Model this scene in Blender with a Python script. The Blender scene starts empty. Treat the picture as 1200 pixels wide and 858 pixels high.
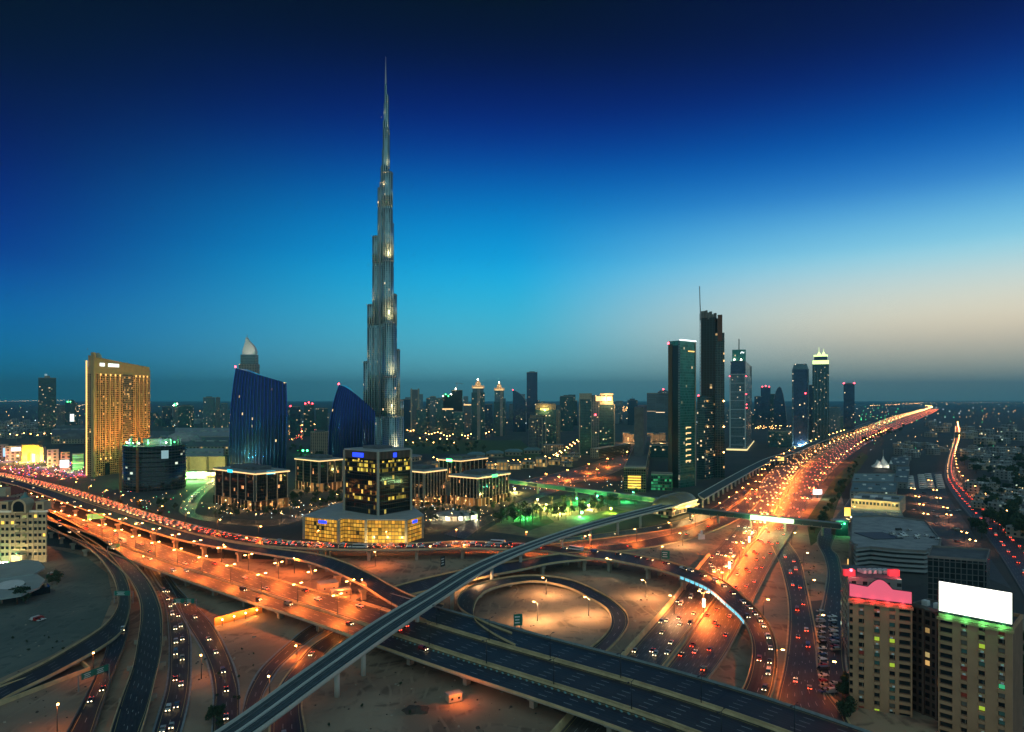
import bpy, bmesh, math, random
from math import sin, cos, pi, radians, sqrt, atan2
from mathutils import Vector
R = random.Random(7)
SC = bpy.context.scene
COL = SC.collection
# ------------------------------------------------------------------ camera, sky, sun, exposure
CAM_H, FPX, HZ = 125.0, 800.0, 467.0
cd = bpy.data.cameras.new('camera'); cam = bpy.data.objects.new('camera', cd); COL.objects.link(cam)
cam.location = (0, 0, CAM_H); cam.rotation_euler = (radians(90), 0, 0)
cd.sensor_width = 36; cd.lens = 36 * FPX / 1200; cd.shift_y = (HZ - 429) / 1200
cd.clip_start = 1; cd.clip_end = 80000
SC.camera = cam
SC.view_settings.view_transform = 'Standard'; SC.view_settings.look = 'None'
SC.view_settings.exposure = 0.3; SC.view_settings.gamma = 1
try: SC.view_settings.use_curve_mapping = False
except Exception: pass
cy = SC.cycles
cy.use_denoising = True
cy.max_bounces = 4; cy.diffuse_bounces = 2; cy.glossy_bounces = 2; cy.transmission_bounces = 2; cy.volume_bounces = 0
cy.sample_clamp_indirect = 3; cy.sample_clamp_direct = 0
cy.caustics_reflective = False; cy.caustics_refractive = False
cy.use_light_tree = True

SUNSET_AZ = radians(52)          # azimuth of the afterglow, clockwise from the camera's forward axis
world = bpy.data.worlds.new('World'); SC.world = world; world.use_nodes = True
def build_world():
    nt = world.node_tree; N = nt.nodes; L = nt.links; N.clear()
    out = N.new('ShaderNodeOutputWorld'); bg = N.new('ShaderNodeBackground')
    tc = N.new('ShaderNodeTexCoord'); sep = N.new('ShaderNodeSeparateXYZ')
    L.new(tc.outputs['Generated'], sep.inputs[0])
    def ramp(stops):
        r = N.new('ShaderNodeValToRGB'); r.color_ramp.interpolation = 'B_SPLINE'
        e = r.color_ramp.elements
        for i, (p, c) in enumerate(stops):
            el = e[i] if i < 2 else e.new(p)
            el.position = p; el.color = (*[srgb(v) for v in c], 1)
        L.new(mz.outputs[0], r.inputs[0]); return r
    mz = N.new('ShaderNodeMath'); mz.operation = 'MULTIPLY'; mz.use_clamp = True; mz.inputs[1].default_value = 1.9
    L.new(sep.outputs[2], mz.inputs[0])
    # stops: sin(elevation)*1.9
    left = ramp([(0.0, (0, 112, 138)), (0.053, (0, 116, 154)), (0.13, (0, 108, 166)), (0.226, (0, 88, 160)), (0.32, (0, 46, 138)), (0.50, (0, 2, 92)), (0.669, (0, 0, 46)), (0.805, (0, 0, 22))])
    mid = ramp([(0.0, (84, 154, 164)), (0.064, (104, 180, 192)), (0.159, (80, 184, 208)), (0.275, (36, 176, 216)), (0.388, (0, 156, 218)), (0.60, (0, 46, 150)), (0.79, (0, 0, 66)), (0.942, (0, 0, 20))])
    right = ramp([(0.0, (100, 144, 144)), (0.053, (154, 166, 150)), (0.13, (206, 194, 172)), (0.20, (238, 222, 190)), (0.29, (190, 214, 214)), (0.37, (124, 204, 226)), (0.50, (0, 111, 197)), (0.669, (0, 36, 127)), (0.82, (0, 0, 52))])
    # azimuth factors
    vd = N.new('ShaderNodeVectorMath'); vd.operation = 'DOT_PRODUCT'
    fl = N.new('ShaderNodeVectorMath'); fl.operation = 'MULTIPLY'; fl.inputs[1].default_value = (1, 1, 0)
    nm = N.new('ShaderNodeVectorMath'); nm.operation = 'NORMALIZE'
    L.new(tc.outputs['Generated'], fl.inputs[0]); L.new(fl.outputs[0], nm.inputs[0]); L.new(nm.outputs[0], vd.inputs[0])
    vd.inputs[1].default_value = (sin(SUNSET_AZ), cos(SUNSET_AZ), 0)
    def fac(a, b):
        mr = N.new('ShaderNodeMapRange'); mr.interpolation_type = 'SMOOTHSTEP'; mr.inputs[1].default_value = a; mr.inputs[2].default_value = b
        L.new(vd.outputs['Value'], mr.inputs[0]); return mr.outputs[0]
    m1 = N.new('ShaderNodeMix'); m1.data_type = 'RGBA'; L.new(fac(-0.04, 0.62), m1.inputs[0]); L.new(left.outputs[0], m1.inputs[6]); L.new(mid.outputs[0], m1.inputs[7])
    mx = N.new('ShaderNodeMix'); mx.data_type = 'RGBA'; L.new(fac(0.60, 1.0), mx.inputs[0]); L.new(m1.outputs[2], mx.inputs[6]); L.new(right.outputs[0], mx.inputs[7])
    sky = N.new('ShaderNodeTexSky'); sky.sky_type = 'NISHITA'; sky.sun_disc = False
    sky.sun_elevation = radians(1.0); sky.sun_rotation = SUNSET_AZ
    add = N.new('ShaderNodeMix'); add.data_type = 'RGBA'; add.blend_type = 'ADD'; add.inputs[0].default_value = 0.001
    L.new(mx.outputs[2], add.inputs[6]); L.new(sky.outputs[0], add.inputs[7])
    # added fill: unseen sky behind the viewer brightened to light facades and ground
    mb = N.new('ShaderNodeMapRange'); mb.interpolation_type = 'SMOOTHSTEP'; mb.inputs[1].default_value = 0.15; mb.inputs[2].default_value = -0.55
    L.new(sep.outputs[1], mb.inputs[0])
    bk = N.new('ShaderNodeMix'); bk.data_type = 'RGBA'; bk.inputs[7].default_value = (0.27, 0.43, 0.45, 1)
    L.new(mb.outputs[0], bk.inputs[0]); L.new(add.outputs[2], bk.inputs[6])
    L.new(bk.outputs[2], bg.inputs[0]); bg.inputs[1].default_value = 1.0
    L.new(bg.outputs[0], out.inputs[0])
def srgb(v):
    v /= 255.0
    return v / 12.92 if v <= 0.04045 else ((v + 0.055) / 1.055) ** 2.4
build_world()
sd = bpy.data.lights.new('sun', 'SUN'); so = bpy.data.objects.new('sun', sd); COL.objects.link(so)
sd.energy = 0.05; sd.angle = radians(14); sd.color = (1.0, 0.72, 0.45)
so.rotation_euler = Vector((-sin(SUNSET_AZ), -cos(SUNSET_AZ), -0.09)).to_track_quat('-Z', 'Y').to_euler()

# ------------------------------------------------------------------ helpers
def W(px, py, z=0.0):
    d = (CAM_H - z) * FPX / (py - HZ)
    return Vector(((px - 600) / FPX * d, d, z))
def DY(py, z=0.0): return (CAM_H - z) * FPX / (py - HZ)
def XA(px, d): return (px - 600) / FPX * d
def ZA(py, d): return CAM_H - (py - HZ) * d / FPX
def tag(o, label=None, cat=None, group=None, kind=None):
    if label: o['label'] = label
    if cat: o['category'] = cat
    if group: o['group'] = group
    if kind: o['kind'] = kind
    return o
def empty(name, loc=(0, 0, 0), rz=0.0, label=None, cat=None, group=None):
    o = bpy.data.objects.new(name, None); COL.objects.link(o)
    o.location = loc; o.rotation_euler = (0, 0, rz); o.empty_display_size = 1
    return tag(o, label, cat, group)
class MB:
    def __init__(s): s.v = []; s.f = []; s.m = []; s.uv = []; s.sm = []
    def face(s, pts, mi=0, uv=None, smooth=False):
        i = len(s.v); s.v += [tuple(p) for p in pts]; s.f.append(list(range(i, i + len(pts)))); s.m.append(mi); s.uv.append(uv); s.sm.append(smooth)
    def idx(s, ids, mi=0, uv=None, smooth=False):
        s.f.append(list(ids)); s.m.append(mi); s.uv.append(uv); s.sm.append(smooth)
    def prism(s, poly, z0, z1, side=0, top=None, bot=False, scale=1.0, uo=0.0, smooth=False):
        """poly: ccw plan points; z1 may be a list of heights per point"""
        n = len(poly); b = len(s.v)
        zt = z1 if isinstance(z1, (list, tuple)) else [z1] * n
        cx = sum(p[0] for p in poly) / n; cyy = sum(p[1] for p in poly) / n
        s.v += [(p[0], p[1], z0) for p in poly]
        s.v += [(cx + (p[0] - cx) * scale, cyy + (p[1] - cyy) * scale, z) for p, z in zip(poly, zt)]
        u = uo
        for i in range(n):
            j = (i + 1) % n
            l = sqrt((poly[j][0] - poly[i][0]) ** 2 + (poly[j][1] - poly[i][1]) ** 2)
            s.idx((b + i, b + j, b + n + j, b + n + i), side, [(u, 0), (u + l, 0), (u + l, zt[j] - z0), (u, zt[i] - z0)], smooth)
            u += l
        tp = side if top is None else top
        s.idx([b + n + i for i in range(n)], tp, [(p[0], p[1]) for p in poly])
        if bot: s.idx([b + i for i in reversed(range(n))], tp)
        return s
    def box(s, c, size, rz=0.0, mi=0, top=None, taper=1.0):
        """c = centre of the base"""
        hx, hy = size[0] / 2, size[1] / 2; ca, sa = cos(rz), sin(rz)
        poly = [(c[0] + x * ca - y * sa, c[1] + x * sa + y * ca) for x, y in ((-hx, -hy), (hx, -hy), (hx, hy), (-hx, hy))]
        return s.prism(poly, c[2], c[2] + size[2], mi, top, bot=True, scale=taper)
    def cyl(s, c, r, h, n=12, mi=0, r2=None, top=None, smooth=True):
        poly = [(c[0] + r * cos(2 * pi * i / n), c[1] + r * sin(2 * pi * i / n)) for i in range(n)]
        return s.prism(poly, c[2], c[2] + h, mi, top, bot=True, scale=(r2 if r2 is not None else r) / r, smooth=smooth)
    def bar(s, a, b, w, mi=0, h=None):
        a = Vector(a); b = Vector(b); d = b - a
        if d.length < 1e-6: return s
        d.normalize(); up = Vector((0, 0, 1)) if abs(d.z) < 0.95 else Vector((0, 1, 0))
        x = d.cross(up).normalized() * (w / 2); y = x.cross(d).normalized() * ((h or w) / 2)
        i = len(s.v)
        for p in (a, b): s.v += [tuple(p - x - y), tuple(p + x - y), tuple(p + x + y), tuple(p - x + y)]
        for k in range(4):
            j = (k + 1) % 4; s.idx((i + k, i + j, i + 4 + j, i + 4 + k), mi)
        s.idx((i + 3, i + 2, i + 1, i), mi); s.idx((i + 4, i + 5, i + 6, i + 7), mi)
        return s
    def lathe(s, c, prof, n=20, mi=0, sx=1.0, sy=1.0, smooth=True, cap=True):
        b = len(s.v); m = len(prof)
        for r, z in prof:
            s.v += [(c[0] + r * sx * cos(2 * pi * i / n), c[1] + r * sy * sin(2 * pi * i / n), c[2] + z) for i in range(n)]
        for k in range(m - 1):
            for i in range(n):
                j = (i + 1) % n; rr = max(prof[k][0], 0.1)
                s.idx((b + k * n + i, b + k * n + j, b + (k + 1) * n + j, b + (k + 1) * n + i), mi,
                      [(2 * pi * i / n * rr, prof[k][1]), (2 * pi * (i + 1) / n * rr, prof[k][1]), (2 * pi * (i + 1) / n * rr, prof[k + 1][1]), (2 * pi * i / n * rr, prof[k + 1][1])], smooth)
        if cap: s.idx([b + (m - 1) * n + i for i in range(n)], mi)
        return s
    def build(s, name, mats, parent=None, loc=None):
        me = bpy.data.meshes.new(name); me.from_pydata(s.v, [], s.f); 
        for m in (mats if isinstance(mats, (list, tuple)) else [mats]): me.materials.append(m)
        me.polygons.foreach_set('material_index', s.m); me.polygons.foreach_set('use_smooth', s.sm)
        if any(s.uv):
            uvl = me.uv_layers.new(name='UVMap'); flat = []
            for f, uv in zip(s.f, s.uv):
                for k in range(len(f)): flat += list(uv[k]) if uv else [0.0, 0.0]
            uvl.data.foreach_set('uv', flat)
        me.update()
        o = bpy.data.objects.new(name, me); COL.objects.link(o)
        if parent is not None: o.parent = parent
        if loc is not None: o.location = loc
        return o
def copy_tree(o, parent=None, loc=None, rz=None):
    c = o.copy(); COL.objects.link(c); c.parent = parent
    if loc is not None: c.location = loc
    if rz is not None: c.rotation_euler = (0, 0, rz)
    for ch in o.children: copy_tree(ch, c)
    return c
LD = {}
def lamp(loc, color, power, parent=None, radius=0.4, key=None, spot=None, aim=None, name='lamp_light'):
    k = key or (tuple(color), power, radius, spot)
    if k not in LD:
        d = bpy.data.lights.new(name, 'SPOT' if spot else 'POINT'); d.energy = power; d.color = color; d.shadow_soft_size = radius
        if spot: d.spot_size = radians(spot); d.spot_blend = 0.6
        LD[k] = d
    o = bpy.data.objects.new(name, LD[k]); COL.objects.link(o); o.location = loc
    if aim is not None: o.rotation_euler = (Vector(aim) - Vector(loc)).to_track_quat('-Z', 'Y').to_euler()
    if parent is not None: o.parent = parent
    return o
# ------------------------------------------------------------------ materials
MATS = {}
def pbr(name, col, rough=0.7, metal=0.0, emit=None, es=0.0, noise=0.0, nscale=0.2, bump=0.0, sample=False):
    if name in MATS: return MATS[name]
    m = bpy.data.materials.new(name); m.use_nodes = True; nt = m.node_tree; N = nt.nodes; b = N['Principled BSDF']
    b.inputs['Base Color'].default_value = (*col, 1); b.inputs['Roughness'].default_value = rough; b.inputs['Metallic'].default_value = metal
    if emit: b.inputs['Emission Color'].default_value = (*emit, 1); b.inputs['Emission Strength'].default_value = es
    if noise > 0:
        tc = N.new('ShaderNodeTexCoord'); nz = N.new('ShaderNodeTexNoise'); nz.inputs['Scale'].default_value = nscale; nz.inputs['Detail'].default_value = 6
        nt.links.new(tc.outputs['Object'], nz.inputs['Vector'])
        r = N.new('ShaderNodeMapRange'); r.inputs[1].default_value = 0.25; r.inputs[2].default_value = 0.75; r.inputs[3].default_value = 1 - noise; r.inputs[4].default_value = 1 + noise
        nt.links.new(nz.outputs[0], r.inputs[0])
        v = N.new('ShaderNodeVectorMath'); v.operation = 'SCALE'; v.inputs[0].default_value = col; nt.links.new(r.outputs[0], v.inputs['Scale'])
        nt.links.new(v.outputs[0], b.inputs['Base Color'])
        if bump:
            bp = N.new('ShaderNodeBump'); bp.inputs['Strength'].default_value = bump; nt.links.new(nz.outputs[0], bp.inputs['Height']); nt.links.new(bp.outputs[0], b.inputs['Normal'])
    if not sample:
        try: m.cycles.emission_sampling = 'NONE'
        except Exception: pass
    MATS[name] = m; return m
class G:
    """tiny node-expression helper"""
    def __init__(s, nt): s.nt = nt
    def m(s, op, a, b=None, c=None, clamp=False):
        n = s.nt.nodes.new('ShaderNodeMath'); n.operation = op; n.use_clamp = clamp
        for i, x in enumerate((a, b, c)):
            if x is None: continue
            if isinstance(x, (int, float)): n.inputs[i].default_value = x
            else: s.nt.links.new(x, n.inputs[i])
        return n.outputs[0]
    def mixc(s, f, a, b):
        n = s.nt.nodes.new('ShaderNodeMix'); n.data_type = 'RGBA'
        for k, x in ((0, f), (6, a), (7, b)):
            if isinstance(x, (int, float)): n.inputs[k].default_value = x
            elif isinstance(x, tuple): n.inputs[k].default_value = (*x, 1)
            else: s.nt.links.new(x, n.inputs[k])
        return n.outputs[2]
def facade(name, wall=(.3, .3, .3), glass=(.02, .03, .045), bay=3.0, flr=3.6, mul=0.12, slab=0.22, lit=0.06, lc=(1, .72, .3), es=1.6, seed=0.0,
           grough=0.08, wrough=0.7, rowlit=0.0, vary=1.0, metal=0.0, lc2=None, big=0.0, gmetal=0.0):
    if name in MATS: return MATS[name]
    m = bpy.data.materials.new(name); m.use_nodes = True; nt = m.node_tree; N = nt.nodes; g = G(nt); b = N['Principled BSDF']
    uv = N.new('ShaderNodeUVMap'); sp = N.new('ShaderNodeSeparateXYZ'); nt.links.new(uv.outputs[0], sp.inputs[0])
    oi = N.new('ShaderNodeObjectInfo')
    u = g.m('DIVIDE', sp.outputs[0], bay); v = g.m('DIVIDE', sp.outputs[1], flr)
    fu = g.m('FRACT', u); fv = g.m('FRACT', v); iu = g.m('FLOOR', u); iv = g.m('FLOOR', v)
    inu = g.m('MULTIPLY', g.m('GREATER_THAN', fu, mul / 2), g.m('LESS_THAN', fu, 1 - mul / 2))
    win = g.m('MULTIPLY', inu, g.m('GREATER_THAN', fv, slab))
    cb = N.new('ShaderNodeCombineXYZ'); nt.links.new(iu, cb.inputs[0]); nt.links.new(iv, cb.inputs[1])
    nt.links.new(g.m('ADD', g.m('MULTIPLY', oi.outputs['Random'], 97.0), seed), cb.inputs[2])
    wn = N.new('ShaderNodeTexWhiteNoise'); nt.links.new(cb.outputs[0], wn.inputs[0])
    th = lit
    on = g.m('LESS_THAN', wn.outputs['Value'], lit)
    if rowlit > 0:
        cr = N.new('ShaderNodeCombineXYZ'); nt.links.new(iv, cr.inputs[1]); nt.links.new(g.m('FLOOR', g.m('DIVIDE', u, 7.0)), cr.inputs[0]); cr.inputs[2].default_value = seed + 3
        wr = N.new('ShaderNodeTexWhiteNoise'); nt.links.new(cr.outputs[0], wr.inputs[0])
        on = g.m('MAXIMUM', on, g.m('MULTIPLY', g.m('LESS_THAN', wr.outputs['Value'], rowlit), g.m('LESS_THAN', wn.outputs['Value'], 0.8)))
    sc = N.new('ShaderNodeSeparateColor'); nt.links.new(wn.outputs['Color'], sc.inputs[0])
    col = g.mixc(sc.outputs[1], lc, lc2 or (lc[0], lc[1] * 0.75, lc[2] * 0.6))
    e = g.m('MULTIPLY', g.m('MULTIPLY', on, win), g.m('MULTIPLY', g.m('ADD', g.m('MULTIPLY', g.m('MULTIPLY', sc.outputs[2], sc.outputs[2]), vary), 0.12 + 0.4 * (1 - vary)), es))
    gl = g.mixc(sc.outputs[0], glass, tuple(c * 0.45 for c in glass))
    # floor dirt on walls
    nz = N.new('ShaderNodeTexNoise'); nz.inputs['Scale'].default_value = 0.08; nz.inputs['Detail'].default_value = 5
    tc = N.new('ShaderNodeTexCoord'); nt.links.new(tc.outputs['Object'], nz.inputs['Vector'])
    wl = g.mixc(nz.outputs[0], tuple(c * 0.78 for c in wall), tuple(min(1, c * 1.15) for c in wall))
    nt.links.new(g.mixc(win, wl, gl), b.inputs['Base Color'])
    nt.links.new(g.m('ADD', g.m('MULTIPLY', win, grough - wrough), wrough), b.inputs['Roughness'])
    if gmetal: nt.links.new(g.m('MULTIPLY', win, gmetal), b.inputs['Metallic'])
    nt.links.new(col, b.inputs['Emission Color']); nt.links.new(e, b.inputs['Emission Strength'])
    try: m.cycles.emission_sampling = 'NONE'
    except Exception: pass
    MATS[name] = m; return m
def road_mat(name, base=(.026, .028, .031), line=(.55, .55, .52), edge=(.6, .5, .2)):
    m = bpy.data.materials.new(name); m.use_nodes = True; nt = m.node_tree; N = nt.nodes; g = G(nt); b = N['Principled BSDF']
    uv = N.new('ShaderNodeUVMap'); uv.uv_map = 'UVMap'; sp = N.new('ShaderNodeSeparateXYZ'); nt.links.new(uv.outputs[0], sp.inputs[0])
    u2 = N.new('ShaderNodeUVMap'); u2.uv_map = 'Width'; s2 = N.new('ShaderNodeSeparateXYZ'); nt.links.new(u2.outputs[0], s2.inputs[0])
    w = s2.outputs[0]
    n = g.m('MAXIMUM', g.m('ROUND', g.m('DIVIDE', g.m('SUBTRACT', w, 2.4), 3.7)), 1.0)
    lw = g.m('DIVIDE', g.m('SUBTRACT', w, 2.4), n)
    p = g.m('DIVIDE', g.m('SUBTRACT', sp.outputs[0], 1.2), lw); rp = g.m('ROUND', p)
    near = g.m('LESS_THAN', g.m('MULTIPLY', g.m('ABSOLUTE', g.m('SUBTRACT', p, rp)), lw), 0.1)
    ed = g.m('MAXIMUM', g.m('LESS_THAN', rp, 0.5), g.m('GREATER_THAN', rp, g.m('SUBTRACT', n, 0.5)))
    valid = g.m('MULTIPLY', g.m('GREATER_THAN', p, -0.3), g.m('LESS_THAN', p, g.m('ADD', n, 0.3)))
    dash = g.m('LESS_THAN', g.m('FRACT', g.m('DIVIDE', sp.outputs[1], 12.0)), 0.33)
    nz = N.new('ShaderNodeTexNoise'); nz.inputs['Scale'].default_value = 0.15; nz.inputs['Detail'].default_value = 8
    tc = N.new('ShaderNodeTexCoord'); nt.links.new(tc.outputs['Object'], nz.inputs['Vector'])
    mp = N.new('ShaderNodeMapping'); mp.inputs['Scale'].default_value = (0.9, 0.012, 1); nt.links.new(uv.outputs[0], mp.inputs[0])
    nz2 = N.new('ShaderNodeTexNoise'); nz2.inputs['Scale'].default_value = 1.0; nz2.inputs['Detail'].default_value = 3; nt.links.new(mp.outputs[0], nz2.inputs['Vector'])
    k = g.m('MULTIPLY', nz.outputs[0], nz2.outputs[0])
    c = g.mixc(g.m('MULTIPLY', k, 2.2, clamp=True), tuple(x * 0.55 for x in base), tuple(x * 1.5 for x in base))
    joint = g.m('LESS_THAN', g.m('FRACT', g.m('DIVIDE', sp.outputs[1], 30.0)), 0.012)
    rut = g.m('MULTIPLY', g.m('ADD', g.m('COSINE', g.m('MULTIPLY', p, 12.566)), 1.0), 0.22)
    st = N.new('ShaderNodeTexNoise'); st.inputs['Scale'].default_value = 0.035; st.inputs['Detail'].default_value = 7; nt.links.new(tc.outputs['Object'], st.inputs['Vector'])
    c = g.mixc(g.m('MULTIPLY', g.m('GREATER_THAN', st.outputs[0], 0.56), 0.35), c, tuple(x * 2.0 for x in base))
    c = g.mixc(g.m('MAXIMUM', g.m('MULTIPLY', joint, 0.8), rut), c, tuple(x * 0.3 for x in base))
    wear = g.m('MULTIPLY', g.m('GREATER_THAN', nz.outputs[0], 0.36), 0.8)
    c = g.mixc(g.m('MULTIPLY', g.m('MULTIPLY', near, g.m('MULTIPLY', valid, g.m('MULTIPLY', dash, g.m('SUBTRACT', 1.0, ed)))), wear), c, line)
    c = g.mixc(g.m('MULTIPLY', g.m('MULTIPLY', near, g.m('MULTIPLY', valid, ed)), wear), c, edge)
    nt.links.new(c, b.inputs['Base Color']); b.inputs['Roughness'].default_value = 0.55
    MATS[name] = m; return m
def ground_mat(name, c1, c2, c3, s1=0.012, s2=0.12):
    m = bpy.data.materials.new(name); m.use_nodes = True; nt = m.node_tree; N = nt.nodes; g = G(nt); b = N['Principled BSDF']
    tc = N.new('ShaderNodeTexCoord')
    def nz(s, d=8, dist=0.0):
        n = N.new('ShaderNodeTexNoise'); n.inputs['Scale'].default_value = s; n.inputs['Detail'].default_value = d; n.inputs['Distortion'].default_value = dist
        nt.links.new(tc.outputs['Object'], n.inputs['Vector']); return n.outputs[0]
    a = nz(s1, 10, 1.2); bb = nz(s2, 6); d = nz(s1 * 3.1, 6, 2.5)
    def sm(x, lo, hi):
        r = N.new('ShaderNodeMapRange'); r.interpolation_type = 'SMOOTHSTEP'; r.inputs[1].default_value = lo; r.inputs[2].default_value = hi; nt.links.new(x, r.inputs[0]); return r.outputs[0]
    c = g.mixc(sm(a, 0.4, 0.62), c1, c2); c = g.mixc(g.m('MULTIPLY', sm(d, 0.5, 0.68), 0.7), c, c3)
    c = g.mixc(g.m('MULTIPLY', bb, 0.35), c, tuple(x * 0.6 for x in c1))
    # vehicle tracks
    wv = N.new('ShaderNodeTexWave'); wv.inputs['Scale'].default_value = 0.05; wv.inputs['Distortion'].default_value = 22; wv.inputs['Detail'].default_value = 2; wv.inputs['Detail Scale'].default_value = 0.25
    nt.links.new(tc.outputs['Object'], wv.inputs['Vector'])
    c = g.mixc(g.m('MULTIPLY', sm(wv.outputs[1], 0.80, 0.97), g.m('MULTIPLY', sm(d, 0.48, 0.6), 0.28)), c, tuple(x * 1.3 for x in c2))
    nt.links.new(c, b.inputs['Base Color']); b.inputs['Roughness'].default_value = 0.95
    bp = N.new('ShaderNodeBump'); bp.inputs['Strength'].default_value = 0.5; bp.inputs['Distance'].default_value = 0.6; nt.links.new(bb, bp.inputs['Height']); nt.links.new(bp.outputs[0], b.inputs['Normal'])
    MATS[name] = m; return m
M_sand = ground_mat('sand', (.26, .185, .13), (.39, .30, .21), (.085, .06, .045))
M_duskteal = ground_mat('teal_dusk_tint', (.10, .13, .115), (.15, .175, .15), (.06, .085, .08), 0.02, 0.15)  # teal of the dusk light mixed into the ground colour
M_city = ground_mat('city_ground', (.035, .042, .045), (.055, .058, .058), (.025, .032, .035), 0.006, 0.05)
M_lawn = pbr('lawn', (.035, .075, .018), .95, noise=.5, nscale=.15, bump=.4)
M_road = road_mat('asphalt_marked')
M_asph = pbr('asphalt_plain', (.04, .05, .055), .7, noise=.35, nscale=.08)
M_pave = pbr('paving', (.055, .056, .052), .8, noise=.25, nscale=.3)
M_conc = pbr('concrete', (.32, .29, .23), .8, noise=.22, nscale=.25)
M_concd = pbr('concrete_dark', (.17, .16, .15), .85, noise=.3, nscale=.2)
M_para = pbr('parapet_concrete', (.56, .42, .23), .8, noise=.28, nscale=.2)
M_kerb = pbr('kerb_teal', (.22, .26, .27), .8, noise=.2, nscale=.5)
M_kerbr = pbr('kerb_red_white', (.42, .33, .3), .8, noise=.3, nscale=.6)
M_steel = pbr('steel', (.28, .29, .3), .45, .6)
M_dark = pbr('dark_metal', (.03, .035, .04), .5, .4)
M_roof = pbr('flat_roof', (.28, .30, .31), .85, noise=.3, nscale=.15)
M_roofd = pbr('flat_roof_dark', (.10, .11, .12), .85, noise=.3, nscale=.15)
M_white = pbr('white_paint', (.7, .7, .68), .6, noise=.1, nscale=.3)
M_cream = pbr('cream_render', (.42, .35, .24), .8, noise=.15, nscale=.2)
M_tile = pbr('roof_tile', (.22, .06, .04), .8, noise=.3, nscale=.5)
M_glassd = pbr('dark_glass', (.012, .016, .022), .08)
M_glasst = pbr('teal_glass', (.03, .07, .075), .12)
M_trunk = pbr('bark', (.09, .06, .04), .9, noise=.3, nscale=2)
M_leaf = pbr('leaf', (.045, .075, .025), .8, noise=.55, nscale=.9)
M_leafd = pbr('leaf_dark', (.025, .05, .022), .85, noise=.55, nscale=.9)
M_palm = pbr('palm_leaf', (.05, .08, .03), .75, noise=.4, nscale=1.5)
M_sign = pbr('green_sign', (.01, .16, .11), .5)
M_signw = pbr('sign_white', (.7, .7, .7), .5)
SOD = (1.0, 0.185, 0.024)         # sodium lamp light
WARM = (1.0, 0.62, 0.25)
M_sod = pbr('sodium_lamp', (.1, .1, .1), .5, emit=(1, .42, .1), es=45)
M_whl = pbr('white_lamp', (.1, .1, .1), .5, emit=(1, .86, .6), es=40)
M_red = pbr('red_light', (.1, .0, .0), .5, emit=(1, .04, .06), es=14)
M_grn = pbr('green_light', (.0, .1, .0), .5, emit=(.05, 1, .2), es=14)
M_corn = pbr('cornice_light', (.3, .2, .1), .5, emit=(1, .62, .25), es=1.3)
M_cyan = pbr('cyan_sign', (.0, .1, .1), .5, emit=(.03, .55, .75), es=1.6)
M_blue = pbr('blue_sign', (.0, .0, .1), .5, emit=(.02, .06, 1), es=1.6)
M_pink = pbr('pink_board', (.08, .02, .03), .5, emit=(.72, .11, .18), es=.85)
M_board = pbr('white_board', (.5, .5, .5), .5, emit=(1, .97, .85), es=2.2, sample=True)
M_scr = pbr('screen', (.1, .1, .1), .5, emit=(.9, 1, 1), es=1.8)
M_scrd = pbr('screen_dim', (.3, .4, .42), .5, emit=(.35, .55, .6), es=.5)
M_yel = pbr('yellow_glow', (.3, .2, .05), .5, emit=(1, .6, .08), es=1.3)
M_gold = pbr('gold_glow', (.4, .25, .08), .5, emit=(1, .55, .15), es=1.5)
M_greeng = pbr('green_glow', (.1, .3, .1), .5, emit=(.12, 1, .3), es=1.6)
M_limeg = pbr('lime_glow', (.2, .3, .1), .5, emit=(.7, 1, .3), es=1.8)
M_bluep = pbr('blue_parapet', (.1, .3, .35), .5, emit=(.2, .7, .9), es=0.9)
M_head = pbr('headlight', (.3, .3, .3), .3, emit=(1, .72, .38), es=9)
M_tail = pbr('taillight', (.3, .0, .0), .3, emit=(1, .06, .02), es=14)
M_tyre = pbr('tyre', (.012, .012, .012), .9)
# ------------------------------------------------------------------ ground
def sheet(name, pts, z, mat, kind='structure'):
    b = MB(); b.face([(p[0], p[1], z) for p in pts], 0)
    o = b.build(name, mat); tag(o, kind=kind)
    if o.data.polygons[0].normal.z < 0: o.data.flip_normals()
    return o
def psheet(name, pix, z, mat): return sheet(name, [W(x, y, z) for x, y in pix], z, mat)
sheet('ground', [(-26000, -400), (26000, -400), (26000, 30000), (-26000, 30000)], 0, M_city)
psheet('teal_dusk_ground', [(-140, 652), (52, 640), (100, 652), (126, 672), (132, 700), (118, 735), (60, 768), (0, 795), (-140, 860)], 0.10, M_duskteal)  # grey-green ground patch; the teal dusk light is put into its colour
psheet('sand_ground', [(-150, 640), (60, 640), (150, 652), (330, 656), (520, 650), (700, 632), (830, 612), (885, 575), (940, 560), (985, 575), (1000, 640), (1015, 700), (1200, 720), (1260, 860), (900, 1100), (0, 1100), (-150, 900)], 0.05, M_sand)
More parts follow.
